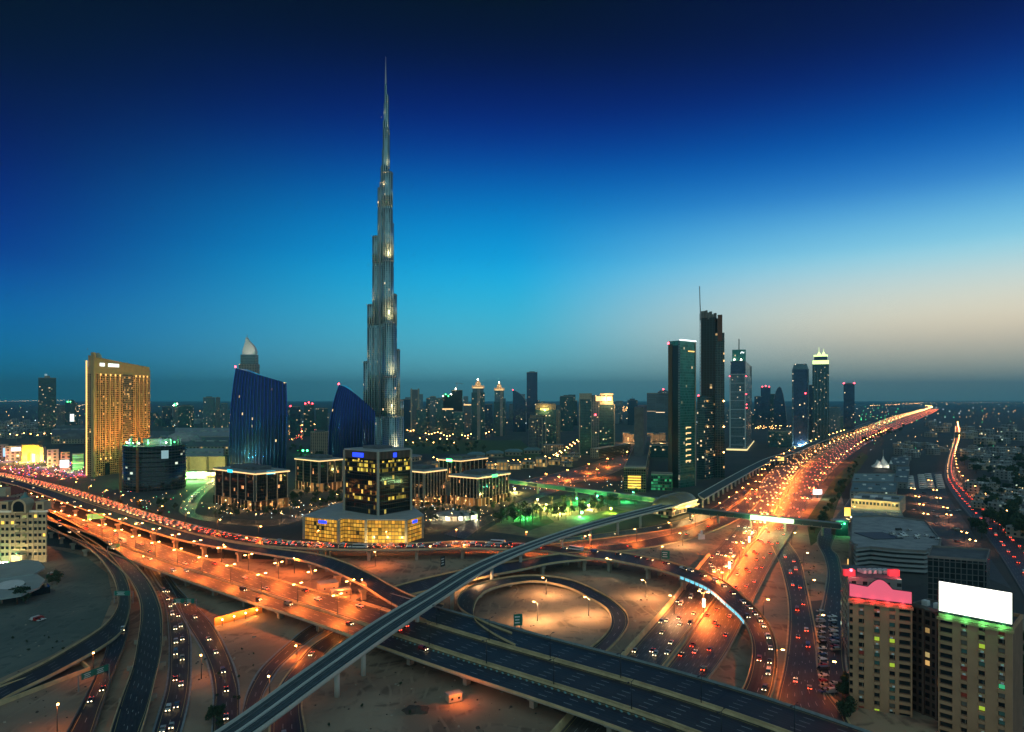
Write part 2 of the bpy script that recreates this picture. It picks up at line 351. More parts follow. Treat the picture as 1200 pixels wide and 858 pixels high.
# ------------------------------------------------------------------ roads
def cat(p, n=6):
    """Catmull-Rom through a list of equal-length tuples"""
    out = []
    P = [tuple(2 * a - b for a, b in zip(p[0], p[1]))] + list(p) + [tuple(2 * a - b for a, b in zip(p[-1], p[-2]))]
    for i in range(1, len(P) - 2):
        p0, p1, p2, p3 = P[i - 1:i + 3]
        for k in range(n):
            t = k / n
            out.append(tuple(0.5 * (2 * b + (c - a) * t + (2 * a - 5 * b + 4 * c - d) * t * t + (3 * b - a - 3 * c + d) * t ** 3) for a, b, c, d in zip(p0, p1, p2, p3)))
    out.append(tuple(p[-1])); return out
class Road:
    def __init__(s, pairs, n=6):
        """pairs: (left Vector, right Vector)"""
        sm = cat([(*l, *r) for l, r in pairs], n)
        s.L = [Vector(q[:3]) for q in sm]; s.R = [Vector(q[3:]) for q in sm]
        s.C = [(a + b) / 2 for a, b in zip(s.L, s.R)]
        s.S = [0.0]
        for a, b in zip(s.C, s.C[1:]): s.S.append(s.S[-1] + (b - a).length)
        s.len = s.S[-1]; s.n = len(s.C)
    def at(s, d, u=0.5):
        d = min(max(d, 0), s.len)
        for i in range(s.n - 1):
            if s.S[i + 1] >= d: break
        t = (d - s.S[i]) / max(s.S[i + 1] - s.S[i], 1e-6)
        l = s.L[i].lerp(s.L[i + 1], t); r = s.R[i].lerp(s.R[i + 1], t)
        dr = s.C[i + 1] - s.C[i]
        return l.lerp(r, u), atan2(dr.y, dr.x), (r - l).length
    def side(s, i):
        a = s.R[i] - s.L[i]; a.z = 0; return a.normalized()
    def surface(s, name, mat, parent=None, dz=0.0, kind=None):
        me_v, me_f, uv, w2 = [], [], [], []
        for i in range(s.n):
            me_v += [tuple(s.L[i] + Vector((0, 0, dz))), tuple(s.R[i] + Vector((0, 0, dz)))]
        for i in range(s.n - 1):
            a = 2 * i; me_f.append((a, a + 1, a + 3, a + 2))
            w0 = (s.R[i] - s.L[i]).length; w1 = (s.R[i + 1] - s.L[i + 1]).length
            uv += [0, s.S[i], w0, s.S[i], w1, s.S[i + 1], 0, s.S[i + 1]]
            w2 += [w0, 0, w0, 0, w1, 0, w1, 0]
        me = bpy.data.meshes.new(name); me.from_pydata(me_v, [], me_f); me.materials.append(mat)
        me.uv_layers.new(name='UVMap').data.foreach_set('uv', uv); me.uv_layers.new(name='Width').data.foreach_set('uv', w2); me.update()
        if me.polygons[0].normal.z < 0: me.flip_normals()
        o = bpy.data.objects.new(name, me); COL.objects.link(o)
        if parent: o.parent = parent
        if kind: o['kind'] = kind
        return o
    def profile(s, name, mat, edge, off, prof, parent=None, i0=0, i1=None, dz=0.0):
        """sweep a closed cross-section: prof = [(out, up)], from edge 'L'/'R'"""
        i1 = s.n if i1 is None else i1; k = len(prof); v = []; f = []
        for i in range(i0, i1):
            sd = s.side(i) * (1 if edge == 'R' else -1); e = (s.R if edge == 'R' else s.L)[i]
            for o, u in prof: v.append(tuple(e + sd * (o + off) + Vector((0, 0, u + dz))))
        for i in range(i1 - i0 - 1):
            for j in range(k):
                a = i * k + j; b = i * k + (j + 1) % k; f.append((a, b, b + k, a + k))
        f.append(tuple(range(k))); f.append(tuple(range((i1 - i0 - 1) * k, (i1 - i0) * k)))
        me = bpy.data.meshes.new(name); me.from_pydata(v, [], f); me.materials.append(mat)
        bm = bmesh.new(); bm.from_mesh(me); bmesh.ops.recalc_face_normals(bm, faces=bm.faces[:]); bm.to_mesh(me); bm.free(); me.update()
        o = bpy.data.objects.new(name, me); COL.objects.link(o)
        if parent: o.parent = parent
        return o
    def girder(s, name, mat, depth, parent, inset=0.22):
        v = []; f = []
        for i in range(s.n):
            l, r = s.L[i], s.R[i]; D = Vector((0, 0, 1))
            v += [tuple(l - s.side(i) * .35 - D * 0.06), tuple(r + s.side(i) * .35 - D * 0.06), tuple(r + s.side(i) * .35 - D * 0.55), tuple(r.lerp(l, inset) - D * depth), tuple(l.lerp(r, inset) - D * depth), tuple(l - s.side(i) * .35 - D * 0.55)]
        for i in range(s.n - 1):
            for j in range(6):
                a = i * 6 + j; b = i * 6 + (j + 1) % 6; f.append((a, b, b + 6, a + 6))
        f.append((0, 1, 2, 3, 4, 5)); f.append(tuple(range((s.n - 1) * 6, s.n * 6)))
        me = bpy.data.meshes.new(name); me.from_pydata(v, [], f); me.materials.append(mat)
        bm = bmesh.new(); bm.from_mesh(me); bmesh.ops.recalc_face_normals(bm, faces=bm.faces[:]); bm.to_mesh(me); bm.free(); me.update()
        o = bpy.data.objects.new(name, me); COL.objects.link(o); o.parent = parent; return o
def pix_road(rows, n=6):
    """rows: (lx, ly, rx, ry, z)"""
    return Road([(W(a, b, z), W(c, d, z)) for a, b, c, d, z in rows], n)
WALL = [(0, -0.06), (0.35, -0.06), (0.35, 1.0), (0.05, 1.0)]
WALLT = [(0, -0.06), (0.5, -0.06), (0.5, 1.15), (0, 1.15)]
KERB = [(0, -0.05), (0.9, -0.05), (0.9, 0.16), (0, 0.16)]
def flyover(label, road, group=None, depth=1.7, walls=(1, 1), wall_mats=None, piers=38, p0=10, pw=2.2, mat=None, minz=3.0, two=False, cat_='flyover', gmat=None, skip=()):
    root = empty('flyover', road.C[road.n // 2] * 1.0, 0, label, cat_, group)
    root.location = (0, 0, 0)
    road.surface('road_surface', mat or M_road, root)
    road.girder('girder', gmat or M_conc, depth, root)
    wm = wall_mats or (M_para, M_para)
    if walls[0]: road.profile('parapet', wm[0], 'L', -0.05, WALL, root)
    if walls[1]: road.profile('parapet', wm[1], 'R', -0.05, WALL, root)
    d = p0; k = 0
    while piers and d < road.len - 4:
        p, h, w = road.at(d); k += 1
        if p.z - depth > minz and k not in skip:
            b = MB(); n = 2 if (w > 17 or two) else 1
            for q in range(n):
                o = 0 if n == 1 else (-1, 1)[q] * w * 0.24
                b2 = MB(); c = p + Vector((sin(h) * o, -cos(h) * o, 0))
                b2.box((c.x, c.y, -0.3), (pw, pw * 1.3, p.z - depth - 0.9), h, 0)
                b2.box((c.x, c.y, p.z - depth - 1.5), (pw * 1.25, pw * 2.4, 1.55), h, 0)
                b2.build('pier', gmat or M_conc, root)
        d += piers
    return root
def ground_road(label, road, name='road', kerbs=(1, 1), kmat=None, dz=0.0, mat=None):
    o = road.surface(name, mat or M_road, None, dz, 'structure')
    km = kmat or M_kerb
    for e, on in zip('LR', kerbs):
        if on: road.profile('kerb', km, e, 0, KERB if on == 1 else WALLT, o, dz=dz)
    return o
M_szr = road_mat('asphalt_highway', (.085, .076, .07), (.6, .6, .58))
M_over = road_mat('asphalt_overpass', (.032, .031, .031), (.62, .62, .6))
# ---- main overpass (three carriageways on one curve)
BASE = [(-1100, 1170), (-760, 890), (-420, 617), (-272, 491), (-158, 399), (-112, 364), (-38, 303), (37.8, 243), (84, 196), (124, 140), (150, 90)]
def offs(o0, o1, z=7.0, a=0, b=None):
    pts = [Vector((x, y, z)) for x, y in BASE][a:b]; out = []
    for i, p in enumerate(pts):
        t = (pts[min(i + 1, len(pts) - 1)] - pts[max(i - 1, 0)]); t.z = 0; t.normalize()
        n = Vector((-t.y, t.x, 0))
        if n.y < 0: n = -n
        A = o0[i] if isinstance(o0, list) else o0; B = o1[i] if isinstance(o1, list) else o1
        out.append((p + n * B, p + n * A))   # left edge = far side
    return out
MA = Road(offs(0.6, 15.0)); MBR = Road(offs(17.2, 37.6)); MC = Road(offs(39.8, 60.5, a=5))
MA_ROOT = flyover('wide front carriageway of the long overpass, pale concrete edge along the sand', MA, depth=2.1, mat=M_over, walls=(1, 1), piers=36, p0=20, pw=2.2)
flyover('middle carriageway of the long overpass between its two lamp-lined medians', MBR, depth=2.1, mat=M_over, piers=36, p0=30)
MAEDGE = MA
# flyover B merging into MC
FB = pix_road([(-60, 546, -60, 552, 9), (0, 559, 0, 565.5, 9), (26, 565.6, 38, 577, 9), (83, 585, 72, 589, 9)], 4) if 0 else None
FB = pix_road([(-80, 541, -80, 547, 9), (0, 558.5, 0, 564.5, 9), (40, 569, 38, 575.5, 9), (83, 583, 78, 590.5, 9), (125, 597, 118, 604, 9), (175, 612.5, 166, 620.5, 9), (225, 626, 218, 635, 9), (270, 636, 266, 643.5, 9), (318, 643, 310, 650, 9), (370, 649.8, 358, 658.5, 9), (402, 659, 393, 671, 9), (432, 672.5, 425, 687, 8.6), (457, 686.5, 449, 702, 8), (483, 699, 472, 715, 7.4), (520, 709, 500, 728.5, 7)])
flyover('dark flyover deck curving over the orange ground to join the overpass', FB, depth=1.8, piers=40, p0=25)
flyover('far carriageway of the overpass running above the sunken highway lanes', MC, depth=2.1, piers=36, p0=18, wall_mats=(M_kerb, M_para))
# traffic-jam flyover J and curved ramp
JR = pix_road([(-60, 541, -60, 546.5, 9.2), (0, 554, 0, 558.5, 9.2), (60, 567, 57, 574, 9.2), (117, 583, 114, 591, 9.2), (173, 601, 169, 610, 9.2), (216, 613, 212, 622, 9.2), (258, 623, 255, 631.5, 9.2), (315, 632.5, 314, 640.5, 9.2), (400, 637.5, 400, 644.5, 9.2), (480, 637.5, 480, 644.5, 9.2), (550, 635, 550, 643, 9.2), (642, 639.5, 640, 646.5, 9.2)])
KR = pix_road([(642, 639.5, 640, 646.5, 9.2), (695, 644.6, 692, 654.5, 9.2), (735, 649.2, 730, 659.5, 9.2), (780, 658, 770, 668, 9.2), (804, 665, 790, 674, 9.2), (822, 670.5, 809, 681, 9.2), (846, 681, 831, 691.5, 9), (869, 698, 852, 709, 8.6), (892, 720, 870, 726, 7.8), (906, 744, 880, 746, 6.6), (911, 768, 882, 768, 5), (908, 800, 876, 796, 3), (900, 824, 866, 816, 1.4), (880, 858, 846, 845, 0.5)], 8)
flyover('elevated jam-packed flyover sweeping past the dark office cube', JR, depth=1.9, piers=36, p0=12, wall_mats=(M_para, M_para))
kroot = flyover('curved ramp over the highway with blue lit panels on its inner parapet', KR, depth=1.7, piers=34, p0=20, minz=1.5, skip=(5, 6, 7))
# blue panels along the inner parapet
def blue_panels():
    i = 0
    for d in range(0, int(KR.len)):
        p, h, w = KR.at(d, 1.0)
        if d % 5 == 0:
            px = 600 + p.x / p.y * FPX; 
            if 795 < px < 872 and p.z > 7.5:
                b = MB(); b.box((p.x + sin(h) * .45, p.y - cos(h) * .45, p.z - 0.9), (3.2 + (d % 3) * .5, .12, 1.7), h, 0)
                b.build('blue_panel', M_bluep, kroot)
blue_panels()
# merge ramp under the metro (K2)
K2 = pix_road([(455, 690, 462, 702, 0.5), (500, 678, 508, 691, 1.5), (560, 665, 566, 677, 4), (609, 657.5, 612, 668, 6.5), (650, 650.5, 650, 660, 8.4), (696, 647, 696, 655.5, 9.1)])
flyover('low slip ramp climbing under the metro viaduct with a tall side wall', K2, depth=1.5, piers=34, minz=2.0)
# loop ramp
LP = pix_road([(600, 743, 604, 757, 7.1), (570, 731, 576, 742, 7.1), (542, 716, 556, 726, 7.0), (536, 704, 556, 710, 6.6), (543, 694, 562, 699.5, 6), (560, 685.5, 575, 691, 5.2), (590, 678, 600, 684.5, 4.2), (626, 675, 630, 682, 3), (668, 680, 664, 688.5, 1.8), (706, 696.5, 692, 702, 1), (730, 714.5, 711, 714, 0.6), (736, 728, 717, 727, 0.4), (731, 742, 713, 740, 0.4), (715, 760, 696, 757, 0.4), (680, 792, 655, 786, 0.4)], 8)
flyover('tight loop ramp circling the round sand island beside the overpass', LP, depth=1.3, walls=(1, 1), piers=30, p0=14, minz=1.5, pw=1.6)
# SZR
SZL = [(560, 963, 742, 963), (672, 838, 800, 838), (733, 768, 853, 768), (788, 706, 884, 706), (826, 657, 909, 657), (866, 612, 938, 612), (884, 585, 958, 578), (893, 561, 977, 553), (915, 541, 1000, 533), (955, 521, 1022, 518), (1003, 503.5, 1052, 503), (1046, 488, 1086, 488), (1074, 481, 1100, 480.5), (1080, 477.5, 1100, 477), (1052, 474.5, 1070, 474.3)]
def split(rows, a, b, z):
    return Road([(W(l + (r - l) * a, ly + (ry - ly) * a, z), W(l + (r - l) * b, ly + (ry - ly) * b, z)) for l, ly, r, ry in rows], 8)
SZA = split(SZL, 0.02, 0.44, 0.10); SZM = split(SZL, 0.44, 0.50, 0.13); SZB = split(SZL, 0.50, 0.97, 0.10)
a = ground_road('', SZA, 'highway_road', (0, 0), mat=M_szr)
b = ground_road('', SZB, 'highway_road', (0, 0), mat=M_szr)
md = SZM.surface('highway_median', M_conc, None, 0.02, 'structure')
def barrier(label, road, edge, off, prof, mat, i0=0, i1=None, name='concrete_barrier', cat_='barrier'):
    o = road.profile(name, mat, edge, off, prof, None, i0, i1); return tag(o, label, cat_)
BAR = [(0, -0.1), (0.6, -0.1), (0.42, 0.95), (0.18, 0.95)]
barrier('concrete median barrier along the near-side edge of the highway median', SZM, 'L', -0.6, BAR, M_para, 0, 70)
barrier('concrete median barrier beside the lanes of red tail lights', SZM, 'R', -0.6, BAR, M_para, 0, 70)
barrier('tall yellowish retaining wall beside the sunken highway and sand lot', SZA, 'L', 0.3, [(0, -.1), (1.2, -.1), (1.4, 2.6), (.6, 2.6)], M_para, 0, 34, 'retaining_wall', 'wall')
barrier('low concrete wall between the highway and the narrow sand strip', SZB, 'R', 0.3, [(0, -.1), (0.6, -.1), (.6, 1.1), (0, 1.1)], M_conc, 0, 40, 'retaining_wall', 'wall')
# service road right of SZR
R2 = pix_road([(905, 640, 924, 636, .16), (914, 660, 937, 656, .16), (922, 690, 945, 690, .16), (925, 715, 950, 714, .16), (924, 745, 956, 745, .16), (920, 780, 960, 775, .16), (912, 815, 966, 805, .16), (905, 850, 990, 840, .16), (900, 920, 1020, 900, .16)])
ground_road('', R2, 'service_road', (1, 1), M_para)
R3 = pix_road([(1006, 560, 1016, 560, .14), (996, 585, 1008, 585, .14), (975, 610, 990, 610, .14), (962, 622, 980, 626, .14), (958, 636, 974, 642, .14), (966, 652, 982, 652, .14), (970, 672, 986, 672, .14), (966, 700, 990, 705, .14), (962, 720, 990, 725, .14), (958, 770, 990, 775, .14), (968, 820, 1000, 815, .14)])
ground_road('', R3, 'access_road', (1, 1), M_conc)
# ramps and streets on the near side of SZR
Q1 = pix_road([(560, 672, 566, 679, .18), (610, 657, 616, 664, .18), (650, 649, 656, 656, .18), (700, 641, 705, 649, .18), (760, 632, 768, 641, .18), (815, 617, 828, 626, .18), (856, 594, 876, 602, .18), (880, 575, 895, 580, .18)])
ground_road('', Q1, 'slip_road', (1, 2), M_para)
Q2 = pix_road([(640, 633, 644, 638.5, .2), (700, 626, 704, 632, .2), (760, 617.5, 766, 624, .2), (800, 609, 810, 615.5, .2), (838, 594, 850, 600, .2), (868, 575, 880, 579, .2)])
ground_road('', Q2, 'slip_road', (1, 2), M_para)
QM = pix_road([(600, 566, 620, 572, .12), (642, 557, 670, 566, .12), (685, 546, 712, 556.5, .12), (712, 536.5, 745, 542, .12), (735, 529, 765, 534, .12), (748, 520, 772, 522, .12)])
ground_road('', QM, 'boulevard_road', (1, 1), M_para)
PR = pix_road([(520, 626, 545, 632, .12), (550, 612, 566, 617, .12), (580, 601, 592, 604, .12), (605, 590, 615, 593, .12), (632, 578, 640, 581, .12), (660, 568, 668, 571, .12)])
ground_road('', PR, 'park_road', (1, 1), M_pave)
OR_ = pix_road([(268, 548, 276, 549, .12), (248, 562, 258, 564, .12), (226, 578, 238, 581, .12), (212, 592, 230, 595, .12), (214, 603, 232, 603, .12), (250, 612, 262, 607, .12), (320, 616, 322, 609, .12), (385, 600, 380, 596, .12), (430, 585, 424, 582, .12)])
ground_road('', OR_, 'street_road', (1, 1), M_pave)
# lower-left ramps
D3 = pix_road([(52, 603, 58, 600, 7), (84, 622, 92, 617, 7), (110, 642, 124, 636.5, 7), (130, 658, 146, 653, 7), (147, 673.5, 163, 668, 7), (158, 690, 177, 686, 7), (164, 706, 186, 706, 6.8), (165, 724, 190, 726, 6.4), (162, 749, 189, 762, 5.6), (156, 782, 181.5, 797, 4.6), (143, 818, 173.5, 830, 3.8), (130, 858, 165, 858, 3), (112, 920, 145, 920, 2)])
D1 = pix_road([(52, 614, 56, 607, 7), (84, 632, 90, 624.5, 7), (109, 647, 118, 641, 7), (124, 663, 136, 659, 7), (134, 680, 149, 680, 6.8), (138.5, 700, 153, 702, 6.2), (137, 714, 151, 720, 5.6), (125, 731, 143, 740, 4.8), (102, 748, 118, 760, 3.8), (51, 778, 62, 791, 2.4), (0, 803, 8, 818, 1.2), (-60, 836, -50, 856, .6)])
D2 = pix_road([(128, 742, 152, 724, 4.2), (124, 765, 148, 750, 3.2), (113, 792, 138, 776, 2), (96, 827, 122, 820, 1.2), (78, 862, 108, 862, .8), (40, 940, 75, 940, .5)])
flyover('twin-lane curved ramp with yellow parapet peeling off the overpass', D3, depth=1.5, piers=34, p0=60, minz=1.5, pw=1.8)
flyover('outer curved ramp with a pale parapet bending round the teal lot', D1, depth=1.5, piers=34, p0=60, minz=1.5, pw=1.8)
flyover('straight dark slip lane under the gantry sign, forking from the outer ramp', D2, depth=1.2, piers=34, p0=60, minz=2.5, walls=(1, 1), wall_mats=(M_concd, M_concd))
D4 = pix_road([(160, 640, 178, 640, .3), (168, 664, 187, 667, .3), (184, 688, 203, 693, .3), (194, 708, 213, 716, .3), (198, 737, 222, 742, .3), (199, 772, 223, 776, .3), (196, 805, 222, 806, .3), (186, 840, 215, 842, .3), (168, 900, 198, 900, .3)])
D5 = pix_road([(176, 668, 190, 664, .34), (192, 692, 210, 691, .34), (205, 707, 232, 713, .34), (222, 736, 252, 737, .34), (240, 767, 268, 768, .34), (250, 803, 277, 794, .34), (250, 840, 280, 818, .34), (246, 900, 280, 880, .34)])
ground_road('', D4, 'ramp_road', (1, 1), M_kerb); ground_road('', D5, 'ramp_road', (1, 1), M_kerb)
D6 = pix_road([(430, 696, 445, 702, .25), (365, 733, 382, 738, .25), (339, 753, 357, 755, .25), (321, 769, 340.5, 770, .25), (304, 787, 326, 784, .25), (291, 811, 314, 803, .25), (284, 836, 306, 820, .25), (270, 880, 290, 880, .25)])
D7 = pix_road([(446, 705, 462, 712, .25), (395, 738, 415, 742, .25), (366, 757, 386.5, 761, .25), (348, 777, 370, 785, .25), (331, 799.5, 356, 808, .25), (321, 822, 352.5, 829, .25), (317, 860, 357, 860, .25), (316, 940, 365, 940, .25)])
ground_road('', D6, 'underpass_road', (1, 1), M_kerb); ground_road('', D7, 'underpass_road', (1, 1), M_para)
# right-hand street
RS = pix_road([(1119, 497, 1122, 497, .12), (1117, 512.5, 1124, 512.5, .12), (1112, 530, 1120, 530, .12), (1108, 545, 1118, 545, .12), (1107, 560, 1121, 560, .12), (1115, 577, 1135, 575, .12), (1128, 595, 1161, 598, .12), (1149, 620, 1184, 618, .12), (1170, 648, 1206, 640, .12), (1190, 680, 1236, 668, .12), (1225, 740, 1290, 720, .12)])
ground_road('', RS, 'avenue_road', (1, 1), M_pave)
psheet('parking_ground', [(1060, 560), (1104, 552), (1110, 580), (1150, 640), (1185, 690), (1120, 660), (1100, 630), (1075, 595)], .08, M_asph)
psheet('parking_ground', [(945, 705), (1000, 700), (1000, 832), (972, 815), (950, 770)], .07, M_asph)
psheet('parking_ground', [(-20, 670), (70, 655), (95, 680), (80, 715), (82, 732), (30, 745), (-20, 760)], .07, M_asph)
psheet('verge_ground', [(945, 610), (978, 560), (1010, 530), (1018, 535), (985, 580), (970, 625), (950, 640)], .09, M_lawn)
psheet('park_ground', [(568, 622), (600, 603), (668, 580), (745, 578), (770, 588), (755, 604), (700, 620), (640, 632)], .07, pbr('park_gravel', (.20, .16, .09), .9, noise=.4, nscale=.1))
for q in ([(598, 614), (640, 604), (650, 612), (620, 622)], [(620, 596), (672, 585), (690, 596), (650, 602)], [(680, 606), (720, 596), (740, 600), (700, 616)], [(700, 584), (740, 582), (752, 590), (720, 594)]):
    psheet('lawn_ground', q, .12, M_lawn)
psheet('park_lawn_ground', [(455, 516), (610, 516), (640, 540), (560, 532), (470, 532)], .1, M_lawn)
psheet('city_paving_ground', [(240, 590), (350, 575), (400, 560), (600, 560), (640, 575), (520, 622), (350, 612), (260, 606)], .05, M_pave)
# retaining wedge at lower left (open ramp trough)
def trough():
    r = empty('retaining_wall', (0, 0, 0), 0, 'sunken ramp trough with pale rimmed walls on the sand', 'retaining wall')
    for a, c in (((94, 777), (-10, 812)), ((105, 786), (-10, 831)), ((94, 777), (105, 786))):
        b = MB(); A = W(*a, 0); B = W(*c, 0); b.bar((A.x, A.y, .6), (B.x, B.y, .6), .8, 0, 2.4); b.build('side_wall', M_para, r)
    b = MB(); b.face([W(-10, 812, .12), W(-10, 831, .12), W(103, 786, .12), W(94, 779, .12)]); b.build('trough_floor', M_asph, r)
trough()
# hoarding under the overpass (bright orange lit wall)
# ------------------------------------------------------------------ buildings
def plan(xl, xr, yb, xe=None, th=35, depth=None, d=None):
    """ccw footprint from picture columns at the base row: front corner xe with faces turned by th, or one face square to the line of sight"""
    D = d or DY(yb)
    if xe is None:
        xm = (xl + xr) / 2; c = Vector((XA(xm, D), D)); f = c.normalized(); r = Vector((f.y, -f.x))
        def hit(x):
            s = Vector(((x - 600) / FPX, 1)); 
            # c + r*t parallel to s
            return (c.y * s.x - c.x) / (r.x - r.y * s.x)
        a, b = c + r * hit(xl), c + r * hit(xr); dp = depth or (b - a).length * .8
        return [tuple(a), tuple(b), tuple(b + f * dp), tuple(a + f * dp)]
    C = Vector((XA(xe, D), D)); t = radians(th)
    dl = Vector((-cos(t), sin(t))); dr = Vector((sin(t), cos(t)))
    def solve(px, q): return ((px - 600) * C.y - FPX * C.x) / (FPX * q.x - (px - 600) * q.y)
    a, b = solve(xl, dl), solve(xr, dr)
    L, Rr = C + dl * a, C + dr * b
    return [tuple(C), tuple(Rr), tuple(Rr + dl * a), tuple(L)]
def inset(poly, k):
    n = len(poly); cx = sum(p[0] for p in poly) / n; cyy = sum(p[1] for p in poly) / n
    return [(cx + (p[0] - cx) * k, cyy + (p[1] - cyy) * k) for p in poly]
def lerp2(p, q, t): return (p[0] + (q[0] - p[0]) * t, p[1] + (q[1] - p[1]) * t)
def cen(poly): return (sum(p[0] for p in poly) / len(poly), sum(p[1] for p in poly) / len(poly))
def pmesh(name, poly, z0, z1, mats, parent, top=None, **k):
    b = MB(); b.prism(poly, z0, z1, 0, 1 if (isinstance(mats, (list, tuple)) and len(mats) > 1) else None, **k); return b.build(name, mats, parent)
def parapet(poly, z, h, t, mat, parent, name='roof_parapet'):
    b = MB(); n = len(poly); ins = inset(poly, 1 - t); i0 = len(b.v)
    o = inset(poly, 1.004)
    b.v += [(p[0], p[1], z - .3) for p in o] + [(p[0], p[1], z + h) for p in o] + [(p[0], p[1], z + h) for p in ins] + [(p[0], p[1], z + .02) for p in ins]
    for i in range(n):
        j = (i + 1) % n
        for k in range(3): b.idx((k * n + i, k * n + j, (k + 1) * n + j, (k + 1) * n + i))
    return b.build(name, mat, parent)
def lightball(parent, p, mat, r=1.6, name='aviation_light'):
    b = MB(); b.lathe((p[0], p[1], p[2]), [(0.05, -r), (r * .8, -r * .6), (r, 0), (r * .8, r * .6), (0.05, r)], 6); return b.build(name, mat, parent)
def roof_plant(poly, z, parent, rnd, n=3, k=.55, mat=None):
    c = cen(poly); e = Vector((poly[1][0] - poly[0][0], poly[1][1] - poly[0][1])); h = atan2(e.y, e.x); s = e.length
    s2 = sqrt((poly[2][0] - poly[1][0]) ** 2 + (poly[2][1] - poly[1][1]) ** 2)
    b = MB(); b.box((c[0], c[1], z), (s * k, s2 * k, max(2.5, s * .1)), h)
    b.build('roof_plant', mat or M_roofd, parent)
def tower(name, label, cat_, xl, xr, yt, yb, mat, xe=None, th=35, depth=None, group=None, para=True, plant=True, z0=0, red=False, d=None, topmat=None, kpl=.5, poly=None, kind_h=None):
    P = poly or plan(xl, xr, yb, xe, th, depth, d); D = P[0][1]
    zt = ZA(yt, D) if kind_h is None else kind_h
    root = empty(name, (0, 0, 0), 0, label, cat_, group)
    pmesh('facade', P, z0 - .5 if z0 == 0 else z0, zt, (mat, topmat or M_roofd), root)
    if para: parapet(P, zt, 1.4, .05, topmat or M_conc, root)
    if plant: roof_plant(P, zt, root, R, k=kpl)
    if red:
        for q in ((0, 1) if red is True else red): lightball(root, (*inset(P, .93)[q], zt + 2.5), M_red, max(1.2, D / 900))
    return root, P, zt, D
# facade kinds
F_hotel = facade('hotel_front', (.40, .215, .085), (.010, .006, .004), 4.4, 3.5, .34, .34, .10, (1, .6, .2), 1.1, 1)
F_navy = facade('navy_glass', (.02, .03, .05), (.04, .09, .17), 2.8, 3.8, .10, .12, .008, (1, .9, .5), 1.6, 2, .14, gmetal=.55)
F_blue = facade('blue_fin_glass', (.008, .02, .10), (.006, .02, .11), 2.6, 4.2, .3, .04, .003, (1, .85, .4), 1.6, 3, .1, .25, .008, gmetal=.85)
F_office = facade('black_office', (.015, .015, .018), (.008, .009, .011), 2.6, 3.9, .1, .1, .03, (1, .5, .2), 1.2, 4, .07)
F_cube = facade('cube_office', (.03, .022, .016), (.010, .010, .012), 2.4, 4.3, .1, .16, .05, (1, .8, .18), 1.0, 5, .07, .5, 0.0)
F_cubel = facade('cube_office_lit', (.03, .022, .016), (.03, .03, .012), 2.4, 4.3, .1, .30, .55, (.95, .8, .12), 1.1, 15, .07, .5, 0.0)
F_yel = facade('lit_hall', (.05, .04, .02), (.2, .15, .04), 2.9, 3.3, .12, .2, .96, (1, .52, .06), .95, 6, .2, vary=.6)
F_beige = facade('beige_flats', (.36, .28, .2), (.03, .035, .04), 4.2, 3.3, .45, .45, .03, (1, .8, .4), 1.3, 7)
F_grey = facade('grey_flats', (.2, .21, .22), (.03, .045, .055), 3.6, 3.4, .35, .3, .02, (1, .8, .4), 1.6, 8)
F_teal = facade('teal_glass_tower', (.07, .13, .13), (.06, .18, .19), 3.2, 3.7, .1, .18, .03, (1, .85, .5), 1.5, 9, .14, gmetal=.5)
F_dteal = facade('dark_teal_tower', (.04, .075, .08), (.05, .13, .15), 3.0, 3.6, .18, .25, .032, (1, .85, .5), 1.5, 10, .16, gmetal=.5)
F_green = facade('green_glass_tower', (.04, .14, .12), (.06, .30, .25), 2.8, 3.8, .08, .14, .003, (1, .85, .5), 1.2, 11, .14, gmetal=.6)
F_steel = facade('bluegrey_tower', (.12, .17, .19), (.10, .20, .25), 3.0, 3.6, .2, .3, .026, (1, .88, .6), 1.5, 12, .16, gmetal=.5)
F_constr = facade('raw_tower', (.022, .042, .055), (.006, .010, .014), 4.5, 3.8, .25, .2, .010, (1, .7, .3), 1.8, 13, .6)
F_stripe = facade('banded_tower', (.12, .16, .19), (.05, .10, .15), 30, 3.6, .02, .42, .01, (1, .8, .5), 1.6, 14, .1)
F_burj = facade('burj_skin', (.34, .47, .50), (.17, .33, .39), 4.6, 4.2, .36, .10, .004, (1, .8, .45), 1.5, 16, .2, .4, 0, gmetal=.9)
F_villa = facade('villa_wall', (.30, .26, .21), (.03, .035, .04), 4.4, 3.4, .6, .5, .10, (1, .75, .35), 1.8, 17)
F_villa2 = facade('villa_wall_grey', (.2, .21, .21), (.03, .035, .04), 5, 3.4, .6, .5, .06, (.7, 1, .8), 1.6, 18)
F_mall = facade('mall_wall', (.28, .24, .18), (.05, .05, .04), 8, 6, .5, .4, .15, (1, .7, .3), 1.2, 19)
